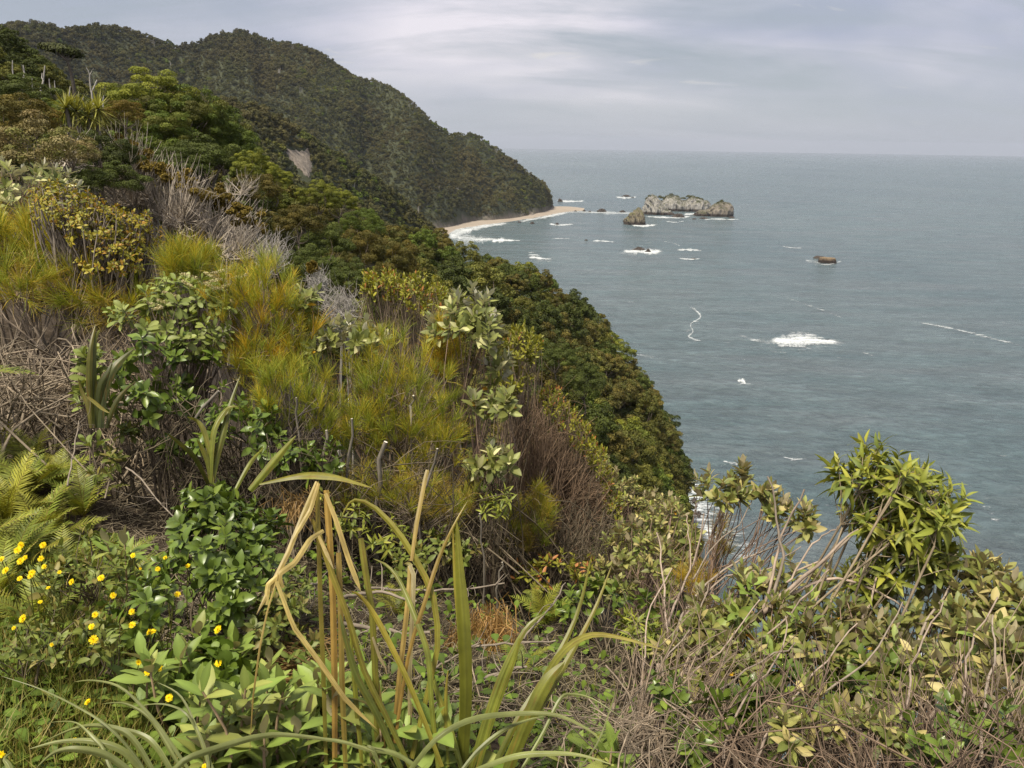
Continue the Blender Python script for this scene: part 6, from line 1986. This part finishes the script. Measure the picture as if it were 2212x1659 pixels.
for label, px, d, conv, lv in flax_like:
    base = base_of(px, d, -0.02); r = rr_(px)
    root = thing('grass_tussock', label, 'grass', base)
    for pts, w in lv:
        p3 = np.array([at(*conv(q[0], q[1]), q[2]) for q in pts])
        b = blade_mesh(p3, w, np.array(GL0) * r.uniform(.8, 1.15), np.array(GL1) * r.uniform(.85, 1.15), fold=.5, turn=r.normal() * .3, taper=1.4, n=20, stripe=.82)
        b.v = [v - base.astype(np.float32) for v in b.v]
        obj('blade', b.mesh('blade', M['blade']), root)

# --- ferns
fern('lone arching fern frond entering at the left edge', base_of(-120, 5.6, 0.45), 4, 0.75, 1, (15, 40), facing=R(-95), wide=1.6)
for k, (px, d, n, L, lab) in enumerate([
    (-20, 5.6, 14, 0.40, 'hindmost fern at the left edge under the twig heap'), (70, 5.4, 14, 0.38, 'fern just below the heap of pale twigs'), (0, 5.0, 14, 0.40, 'fern in the second row at the left edge'),
    (130, 5.0, 13, 0.35, 'fern left of the dark flax blades'), (60, 4.9, 14, 0.37, 'fern in the middle of the left fern bank'), (165, 4.3, 12, 0.30, 'fern at the right end of the left fern bank'),
    (20, 4.6, 17, 0.41, 'large yellow green fern at the left edge below the twig pile'), (95, 4.4, 16, 0.40, 'yellow green fern right of the left edge fern'),
    (40, 4.0, 16, 0.38, 'low spreading fern in front of the left edge ferns'), (130, 3.9, 13, 0.34, 'fern beside the brown litter at left'),
    (10, 3.6, 13, 0.34, 'front fern at the left edge above the yellow flowers'), (240, 4.1, 9, 0.34, 'small fern on the litter left of the round bush'),
    (290, 3.9, 8, 0.29, 'tiny fern on the litter nearest the round bush'), (180, 4.7, 10, 0.34, 'fern under the yellow green sapling'),
    (860, 3.6, 8, 0.22, 'small fern behind the flax under the fallen branch'), (690, 2.6, 6, 0.18, 'tiny fern at the left foot of the flax'),
    (1180, 4.2, 9, 0.29, 'dark fern under the brown wind shorn shrub'), (1130, 3.0, 6, 0.17, 'tiny fern among the fallen branches right of the tallest flax blade'),
    (-60, 4.2, 13, 0.46, 'fern cut by the left edge of the view'), (90, 3.3, 9, 0.31, 'small fern above the yellow flowers')]):
    fern(lab, base_of(px, d), n, L, 10 + k, (30, 72))

# --- yellow flowers (numbers along the picture, each its own plant)
FL = [(135, 238, 1.05), (112, 270, 1), (275, 238, 1), (262, 323, .9), (160, 318, .8), (130, 340, 1), (10, 327, .9), (37, 400, 1.05), (205, 415, 1), (195, 435, .9), (127, 450, .8), (282, 374, .75), (380, 410, .6), (458, 472, .95),
      (308, 510, .65), (645, 447, 1.05), (722, 558, .95), (848, 303, .8), (896, 386, .5), (1054, 318, .65), (1007, 390, .8), (1197, 369, .8), (257, 600, .65), (1132, 551, .95), (146, 706, 1.2), (88, 766, .6), (607, 682, .95), (841, 662, .95),
      (585, 757, .95), (842, 747, 1.05), (597, 842, 1.35), (950, 792, 1.0), (975, 790, 1.0), (902, 843, .85), (1391, 776, 1.3), (886, 984, .95), (1021, 1019, 1.05), (941, 1050, 1.0), (1395, 990, 1.25), (1702, 1007, .8), (1660, 1155, .95),
      (1080, 1212, 1.15), (560, 1238, 1.0), (468, 1484, .95), (330, 872, .6), (8, 1572, .9), (1305, 1648, .8), (1815, 1190, .5)]


def flower_head(seed):
    r = rr_(seed); b = MB()
    for ring, (n, L, el, c) in enumerate([(20, 1.0, 8, (0.85, 0.66, 0.012)), (16, .78, 22, (0.86, 0.68, 0.015)), (12, .5, 42, (0.82, 0.60, 0.012)), (7, .26, 65, (0.72, 0.46, 0.01))]):
        for k in range(n):
            a = 6.283 * (k + .5 * (ring % 2)) / n + r.normal() * .06
            e = R(el + r.normal() * 5); l = L * r.uniform(.88, 1.08)
            d = np.array([math.cos(a) * math.cos(e), math.sin(a) * math.cos(e), math.sin(e)])
            s = np.array([-math.sin(a), math.cos(a), 0]) * .10 * L ** .3
            z = np.array([0, 0, .02 * ring])
            v = np.array([z - s * .4, z + s * .4, d * l * .7 + s + z, d * l * .7 - s + z, d * l + s * .7 + z, d * l - s * .7 + z])
            b.add(v, [[0, 1, 2, 3], [3, 2, 4, 5]], c=np.array(c) * r.uniform(.85, 1.1))
    return b.mesh('flower_head', M['petal'], False)


HEADS = [flower_head(k) for k in range(4)]
b = MB(); tube(b, np.array([[0, 0, -.45], [0, 0, -.2], [0, 0, 0.0]]), [.12, .34, .42], 8, (0.10, 0.13, 0.03)); CALYX = b.mesh('calyx', M['leaf'])
pos = []
for x, y, s in FL:
    px, py = Z6(x, y)
    pos.append((px, py, s))
order = sorted(range(len(pos)), key=lambda i: pos[i][0])


def flower_place(px, py, s):
    if py > 1500: return 'beside the grey green grass tussock at the bottom left'
    if px > 400: return 'in front of the glossy bushes right of the others'
    if px > 230 and py > 1270: return 'around the small glossy bush'
    if px > 230: return 'between the litter and the round glossy bush'
    if py > 1300: return 'low in the left grass'
    return 'in the crowded patch at the far left'


r = rr_(99)
for px, py, s in pos:
    d = 3.1 - (py - 1170) / 480 * 1.25
    d = max(d, 1.75) if py < 1700 else 1.7
    top = at(px, py, d); gz = ground_z(top[0], top[1])
    base = np.array([top[0] + r.normal() * .04, top[1] + r.normal() * .04 + .03, gz])
    sz = 'large ' if s > 1.1 else 'small ' if s < .7 else ''
    w = flower_place(px, py, s)
    root = thing('yellow_flower', '%syellow dandelion like flower %s' % (sz, w), 'flower', base, '%syellow flowers %s' % (sz, w))
    b = MB(); e = top - base
    tube(b, path(np.zeros(3), e * .5 + r.normal(size=3) * .03, e, n=8), np.linspace(.0022, .0016, 8), 4, (0.14, 0.15, 0.045)); obj('stem', b.mesh('stem', M['leaf']), root)
    q = np.linalg.norm(top) * 5.8 / F_PX * s / K * 1.12
    m = Matrix.Translation(Vector(e)) @ Matrix.Rotation(R(38) + r.normal() * .25, 4, 'X') @ Matrix.Rotation(r.normal() * .25, 4, 'Y') @ Matrix.Rotation(r.uniform(0, 6), 4, 'Z') @ Matrix.Scale(q, 4)
    hd = obj('flower_head', HEADS[r.integers(4)], root, matrix=m); obj('calyx', CALYX, hd)

# --- grass of the lower left (nobody could count it)
def grass_blades(b, pts, h, w, cols, r, lean=.35):
    n = len(pts)
    d = norm(np.array([0, 0, 1.0]) + r.normal(size=(n, 3)) * lean * np.array([1, 1, .3]))
    L = h * r.uniform(.5, 1.25, n)[:, None]
    side = norm(np.cross(d, norm(r.normal(size=(n, 3)) * [1, 1, .1]))) * w * .5
    out = norm(r.normal(size=(n, 3)) * [1, 1, 0]) * L * .3
    p1 = pts + d * L * .55 + out * .25; p2 = pts + d * L * .95 + out * r.uniform(.3, 1.6, (n, 1))
    v = np.stack([pts - side, pts + side, p1 + side * .8, p1 - side * .8, p2], 1).reshape(-1, 3)
    i = np.arange(n)[:, None] * 5
    cols = np.array(cols)
    c = cols[r.integers(len(cols), size=n)] * r.uniform(.7, 1.25, (n, 1))
    b.add(v, np.hstack([i, i + 1, i + 2, i + 3]), np.hstack([i + 3, i + 2, i + 4]), c=np.repeat(c, 5, 0))


def scatter_px(x0, x1, y0, y1, n, r):
    """Ground points seen within a pixel rectangle."""
    out = []
    for _ in range(n):
        rd = Vector(ray(r.uniform(x0, x1), r.uniform(y0, y1))).normalized()
        h = BV_NEAR.ray_cast(Vector((0, 0, 0)), rd, 30)
        if h[0] is not None: out.append(tuple(h[0]))
    return np.array(out)


r = rr_(120)
b = MB()
GC = [(0.15, 0.175, 0.042), (0.18, 0.20, 0.05), (0.125, 0.155, 0.038), (0.24, 0.21, 0.08), (0.28, 0.235, 0.11)]
for (x0, x1, y0, y1, n, h, w) in [(-150, 330, 1380, 1760, 2600, .20, .0045), (-150, 260, 1180, 1420, 1800, .16, .004), (200, 520, 1480, 1760, 900, .16, .004), (-150, 160, 1100, 1250, 500, .14, .004), (600, 1350, 1260, 1760, 1300, .12, .004), (500, 900, 1500, 1760, 400, .14, .004)]:
    grass_blades(b, scatter_px(x0, x1, y0, y1, n, r), h, w, GC, r)
obj('grass', b.mesh('grass', M['needle'], False), kind='stuff')
# low herbs between
b = MB(); pts = np.concatenate([scatter_px(-100, 560, 1200, 1760, 2200, r), scatter_px(560, 1350, 1220, 1720, 1300, r), scatter_px(380, 900, 1000, 1300, 700, r), scatter_px(1300, 2250, 1380, 1760, 700, r)])
n = len(pts); d = norm(r.normal(size=(n, 3)) * [1, 1, .4] + [0, 0, .5])
for k, (v, q, c) in enumerate(LK['clover'].arr):
    s = np.arange(k, n, 3); X = norm(np.cross(d[s], [0, 0, 1.0])); N = np.cross(X, d[s]); L = r.uniform(.025, .06, len(s))
    w = pts[s][:, None] + np.array([0, 0, 1]) * r.uniform(.0, .12, (len(s), 1, 1)) + L[:, None, None] * (v[None, :, :1] * X[:, None] + v[None, :, 1:2] * d[s][:, None] + v[None, :, 2:] * N[:, None])
    b.add(w.reshape(-1, 3), (q[None] + (np.arange(len(s)) * 18)[:, None, None]).reshape(-1, 4), c=np.repeat(c[None] * r.uniform(.6, 1.3, (len(s), 1, 1)), 1, 0).reshape(-1, 3))
obj('ground_herbs', b.mesh('ground_herbs', M['leaf']), kind='stuff')

# --- litter of fallen sticks, straw and dead leaves
b = MB(); r = rr_(130)
for (x0, x1, y0, y1, n, L0, rad_) in [(180, 480, 1040, 1420, 1500, .11, .0018), (380, 620, 1280, 1480, 700, .10, .0018), (-100, 330, 760, 1050, 1300, .22, .003), (560, 1300, 1180, 1600, 2600, .14, .0022), (1200, 2300, 1350, 1700, 1500, .18, .0025), (500, 1300, 900, 1250, 900, .16, .003)]:
    pts = scatter_px(x0, x1, y0, y1, n, r)
    for p in pts:
        d = norm(r.normal(size=3) * np.array([1, 1, .22])); l = L0 * r.uniform(.4, 1.6)
        z = np.array([0, 0, .005 + abs(r.normal()) * .03])
        tube(b, np.array([p + z - d * l * .5, p + z + r.normal(size=3) * .01, p + z + d * l * .5]), [rad_, rad_ * r.uniform(.8, 1.3), rad_ * .6], 3, (np.array([0.31, 0.255, 0.175]) if x1 < 700 else np.array([0.20, 0.165, 0.105])) * r.uniform(.35, 1.4))
obj('litter', b.mesh('litter', M['deadwood']), kind='stuff')

# --- brush piles and dead stems
r = rr_(140)
ends = [at(r.uniform(-60, 200), 790 + r.uniform(-50, 110), 6.2 + r.normal() * .5) for _ in range(130)]
twig_mass('heap of pale dead twigs at the left above the ferns', base_of(60, 6.0, .1), ends, .008, (0.26, 0.21, 0.15), 141, 'twig_pile', 3, .12, 'brush', .55)
ends = [at(r.uniform(170, 330), r.uniform(720, 830), 5.9 + r.normal() * .3) for _ in range(70)]
twig_mass('heap of straw coloured twigs behind the dark flax blades', base_of(260, 5.9, .1), ends, .005, (0.27, 0.21, 0.14), 142, 'twig_pile', 3, .12, 'brush', .35)
# dead stems at lower right, each clump fanning from its root
for k, (bx, bd, x0, x1, y0, y1, dd, n, rw, lab) in enumerate([
    (1390, 1.95, 1330, 1620, 1340, 1540, 2.6, 55, .10, 'fan of pale pinkish dead stems right beside the flax'),
    (1560, 1.9, 1480, 1800, 1400, 1600, 2.4, 40, .14, 'fan of dead stems at the bottom right of centre'),
    (2060, 1.75, 1680, 2000, 1490, 1640, 2.35, 60, .16, 'dead stems sweeping left across the bottom right'),
    (2280, 1.8, 1900, 2180, 1460, 1640, 2.3, 55, .16, 'dead stems sweeping up left from the bottom right corner'),
    (2120, 1.9, 2060, 2300, 1380, 1540, 2.4, 26, .12, 'upright dead stems at the right edge'),
    (1450, 2.9, 1390, 1560, 1210, 1400, 3.6, 40, .12, 'upright pink stems below the flat topped shrub')]):
    r = rr_(150 + k)
    ends = [at(r.uniform(x0, x1), r.uniform(y0, y1), dd + r.normal() * .15) for _ in range(n)]
    twig_mass(lab, base_of(bx, bd, .03), ends, .0040, (0.25, 0.19, 0.132) if k % 2 == 0 else (0.155, 0.112, 0.080), 160 + k, 'dead_brush', 3, .06, 'brush', rw)
r = rr_(170)
ends = [at(r.uniform(1500, 2260), r.uniform(1560, 1720), 1.95 + r.normal() * .12) for _ in range(120)]
twig_mass('tangle of fine brown twigs along the bottom right edge', base_of(1950, 1.75, .12), ends, .0032, (0.17, 0.12, 0.082), 171, 'dead_brush', 4, .10, 'brush', .45)
ends = [at(r.uniform(1180, 1480), r.uniform(1530, 1690), 2.05 + r.normal() * .12) for _ in range(80)]
twig_mass('tangle of pale twigs low between flax and dead stems', base_of(1340, 1.95, .06), ends, .0033, (0.24, 0.19, 0.135), 172, 'dead_brush', 4, .10, 'brush', .32)
# stems under the centre bank
r = rr_(180)
for k, (bx, bd, x0, x1, y0, y1, dd, n, lab) in enumerate([
    (820, 4.7, 720, 960, 980, 1130, 4.7, 110, 'thicket of grey brown bare stems under the centre grass trees'),
    (1000, 4.9, 940, 1120, 1000, 1170, 4.9, 120, 'thicket of bare stems left of the wind shorn shrub'),
    (640, 4.6, 540, 740, 900, 1100, 4.6, 90, 'thicket of dark stems right of the lone flax fan'),
    (1230, 5.4, 1120, 1330, 1080, 1230, 5.4, 130, 'low spreading brown stems at the foot of the wind shorn shrub'),
    (420, 4.9, 350, 520, 850, 1030, 4.9, 60, 'dark bare stems behind the lone flax fan')]):
    ends = [at(r.uniform(x0, x1), r.uniform(y0, y1), dd + r.normal() * .25) for _ in range(n)]
    twig_mass(lab, base_of(bx, bd), ends, .0055, (0.135, 0.108, 0.072), 181 + k, 'bare_stemmed_shrub', 3, .07, 'shrub', .3)

# cut grey stumps, each a thing
for k, (pts, d, rad_, lab) in enumerate([
    ([(808, 1150), (818, 1060), (833, 955)], 4.5, 0.0145, 'grey stump with a pale cut top in the centre of the bank'),
    ([(905, 1090), (925, 1040), (945, 970)], 4.5, 0.0086, 'thin leaning grey stump right of the pale cut stump'),
    ([(690, 1090), (700, 980), (705, 930)], 4.5, 0.0092, 'dark cut stem left of the pale cut stump'),
    ([(885, 905), (888, 880), (893, 855)], 5.0, 0.0079, 'short grey cut stem among the yellow needles'),
    ([(745, 1090), (752, 1000), (760, 905)], 4.5, 0.0079, 'slim straight stem just left of the pale cut stump'),
    ([(1045, 1260), (1042, 1180), (1036, 1110)], 4.2, 0.0053, 'pale upright dead stem above the orange dead foliage'),
    ([(1075, 1260), (1085, 1215)], 4.1, 0.0059, 'short cut stem right of the pale upright dead stem'),
    ([(465, 990), (440, 930), (420, 900), (472, 845)], 4.6, 0.0086, 'knobbly pale dead stem behind the lone flax fan'),
    ([(648, 970), (640, 900), (640, 860)], 4.6, 0.0066, 'pale broken stem at the left of the centre grass tree')]):
    b = MB(); w = np.array([at(x, y, d) for x, y in pts]); g = base_of(pts[0][0], d); g[2] = min(g[2], w[0][2] - .02)
    rr2 = rr_(200 + k)
    p = catmull(np.vstack([g, w]), 8) - g
    p[1:-1] += rr2.normal(size=(6, 3)) * rad_ * .9
    tube(b, p, np.linspace(rad_ * 1.15, rad_ * .9, 8), 7, (0.20, 0.175, 0.14))
    tip = p[-1]; ax = norm(p[-1] - p[-2])
    o = obj('cut_stump', b.mesh('cut_stump', M['deadwood']), None, g, lab, 'stump')
    cb = MB(); a = norm(np.cross(ax, [0.3, .9, .1])); c2 = np.cross(ax, a)
    ring = [tip + ax * .002 + (a * math.cos(t) + c2 * math.sin(t)) * rad_ * .88 for t in np.arange(7) * 2 * math.pi / 7]
    cb.add(np.array([tip + ax * .004] + ring), tris=[[0, 1 + j, 1 + (j + 1) % 7] for j in range(7)], c=(0.62, 0.56, 0.46))
    obj('cut_face', cb.mesh('cut_face', M['twig']), o)

# fallen branches on the ground
for k, (pts, rad_, lab) in enumerate([
    ([(800, 1270, 3.6), (900, 1275, 3.6), (990, 1272, 3.6), (1090, 1262, 3.65)], 0.0070, 'straight fallen branch crossing behind the tallest flax blade'),
    ([(740, 1290, 3.4), (820, 1280, 3.5), (900, 1300, 3.4)], 0.0098, 'grey fallen branch left of the tallest flax blade'),
    ([(730, 1345, 3.1), (800, 1355, 3.1), (880, 1370, 3.1), (930, 1368, 3.1)], 0.0112, 'thick grey fallen branch low behind the flax'),
    ([(880, 1480, 2.6), (960, 1430, 2.7), (1040, 1385, 2.8)], 0.0056, 'bleached stick leaning right behind the flax'),
    ([(980, 1500, 2.5), (1060, 1460, 2.6), (1140, 1440, 2.6)], 0.0084, 'pale fallen branch right of the tallest flax blade'),
    ([(1000, 1400, 2.8), (1100, 1390, 2.8), (1200, 1385, 2.8)], 0.0056, 'dark thin fallen branch right of the flax centre'),
    ([(1130, 1380, 2.8), (1190, 1310, 3.0), (1220, 1260, 3.2)], 0.0049, 'crooked stick standing in the hollow right of the flax'),
    ([(270, 1010, 4.1), (300, 1030, 4.0), (340, 1080, 3.8), (380, 1120, 3.6)], 0.0049, 'long grey stick on the litter left of the round bush'),
    ([(145, 1050, 4.0), (160, 970, 4.3), (170, 910, 4.6)], 0.0042, 'thin grey stick standing among the left ferns'),
    ([(640, 1310, 2.9), (665, 1270, 3.0), (690, 1260, 3.1)], 0.0084, 'gnarled grey branch between round bush and flax')]):
    b = MB(); w = np.array([at(*p) for p in pts]); g = w[0].copy()
    rr2 = rr_(220 + k); p = catmull(w, 12) - g; p += rr2.normal(size=p.shape) * rad_ * .4
    tube(b, p, np.linspace(rad_, rad_ * .6, 12), 6, (0.23, 0.19, 0.145))
    o = obj('fallen_branch', b.mesh('fallen_branch', M['deadwood']), None, g, lab, 'branch')
    for j in range(5):
        tb = MB()
        s = p[rr2.integers(3, 11)]; e = s + norm(rr2.normal(size=3) + [0, 0, .6]) * rr2.uniform(.06, .2)
        tube(tb, path(s, (s + e) / 2 + rr2.normal(size=3) * .015, e, n=5), np.linspace(rad_ * .4, rad_ * .15, 5), 4, (0.24, 0.20, 0.155))
        obj('side_twig', tb.mesh('side_twig', M['deadwood']), o)

# orange dead foliage hanging behind the flax
for k, (px, py, rx, ry, d, n, lab) in enumerate([(1060, 1350, 45, 40, 3.4, 700, 'orange brown dead foliage hanging right of the tallest flax blade'), (985, 1390, 22, 35, 3.2, 300, 'strip of orange dead foliage left of the larger dead spray'),
                                                 (660, 1420, 75, 18, 2.7, 500, 'russet dead grassy foliage lying left of the flax'), (640, 1080, 40, 18, 3.9, 200, 'brown straw under the long arching blade')]):
    r = rr_(240 + k); b = MB(); c = at(px, py, d)
    T = c + r.normal(size=(n, 3)) * np.array([msize(rx, d), .12, msize(ry, d)]) * .55
    dn = norm(np.array([r.normal(), 0, -1.2]) * 0 + np.array([0.1, -.1, -1.0]) + r.normal(size=(n, 3)) * .45) if k != 2 else norm(np.array([-1.0, 0, -.15]) + r.normal(size=(n, 3)) * .35)
    L = r.uniform(.06, .16, n)[:, None]; sd = norm(np.cross(dn, r.normal(size=(n, 3)))) * .0022
    v = np.stack([T - sd, T + sd, T + dn * L + sd * .4, T + dn * L - sd * .4], 1) - c
    i = np.arange(n)[:, None] * 4
    cc = np.array([0.28, 0.17, 0.085]) * r.uniform(.5, 1.3, (n, 1)) if k < 2 else np.array([0.22, 0.14, 0.075]) * r.uniform(.5, 1.3, (n, 1))
    b.add(v.reshape(-1, 3), np.hstack([i, i + 1, i + 2, i + 3]), c=np.repeat(cc, 4, 0))
    obj('dead_foliage', b.mesh('dead_foliage', M['needle'], False), None, c, lab, 'foliage')

# ================================================================== the air
b = MB()
x0, x1, y0, y1, z0, z1 = -34000, 34000, -34000, 34000, SEA - 12, 320
v = [[x, y, z] for z in (z0, z1) for y in (y0, y1) for x in (x0, x1)]
b.add(np.array(v), [[0, 2, 3, 1], [4, 5, 7, 6], [0, 1, 5, 4], [2, 6, 7, 3], [0, 4, 6, 2], [1, 3, 7, 5]])
hm = bpy.data.materials.new('haze'); hn, hl = nodes(hm)
ho = hn.new('ShaderNodeOutputMaterial'); hv = hn.new('ShaderNodeVolumePrincipled')
hv.inputs['Color'].default_value = (0.82, 0.88, 1.0, 1)
hv.inputs['Density'].default_value = 0.00004
hv.inputs['Anisotropy'].default_value = 0.2
hl.new(hv.outputs[0], ho.inputs['Volume'])
obj('haze', b.mesh('haze', hm, False), kind='stuff')
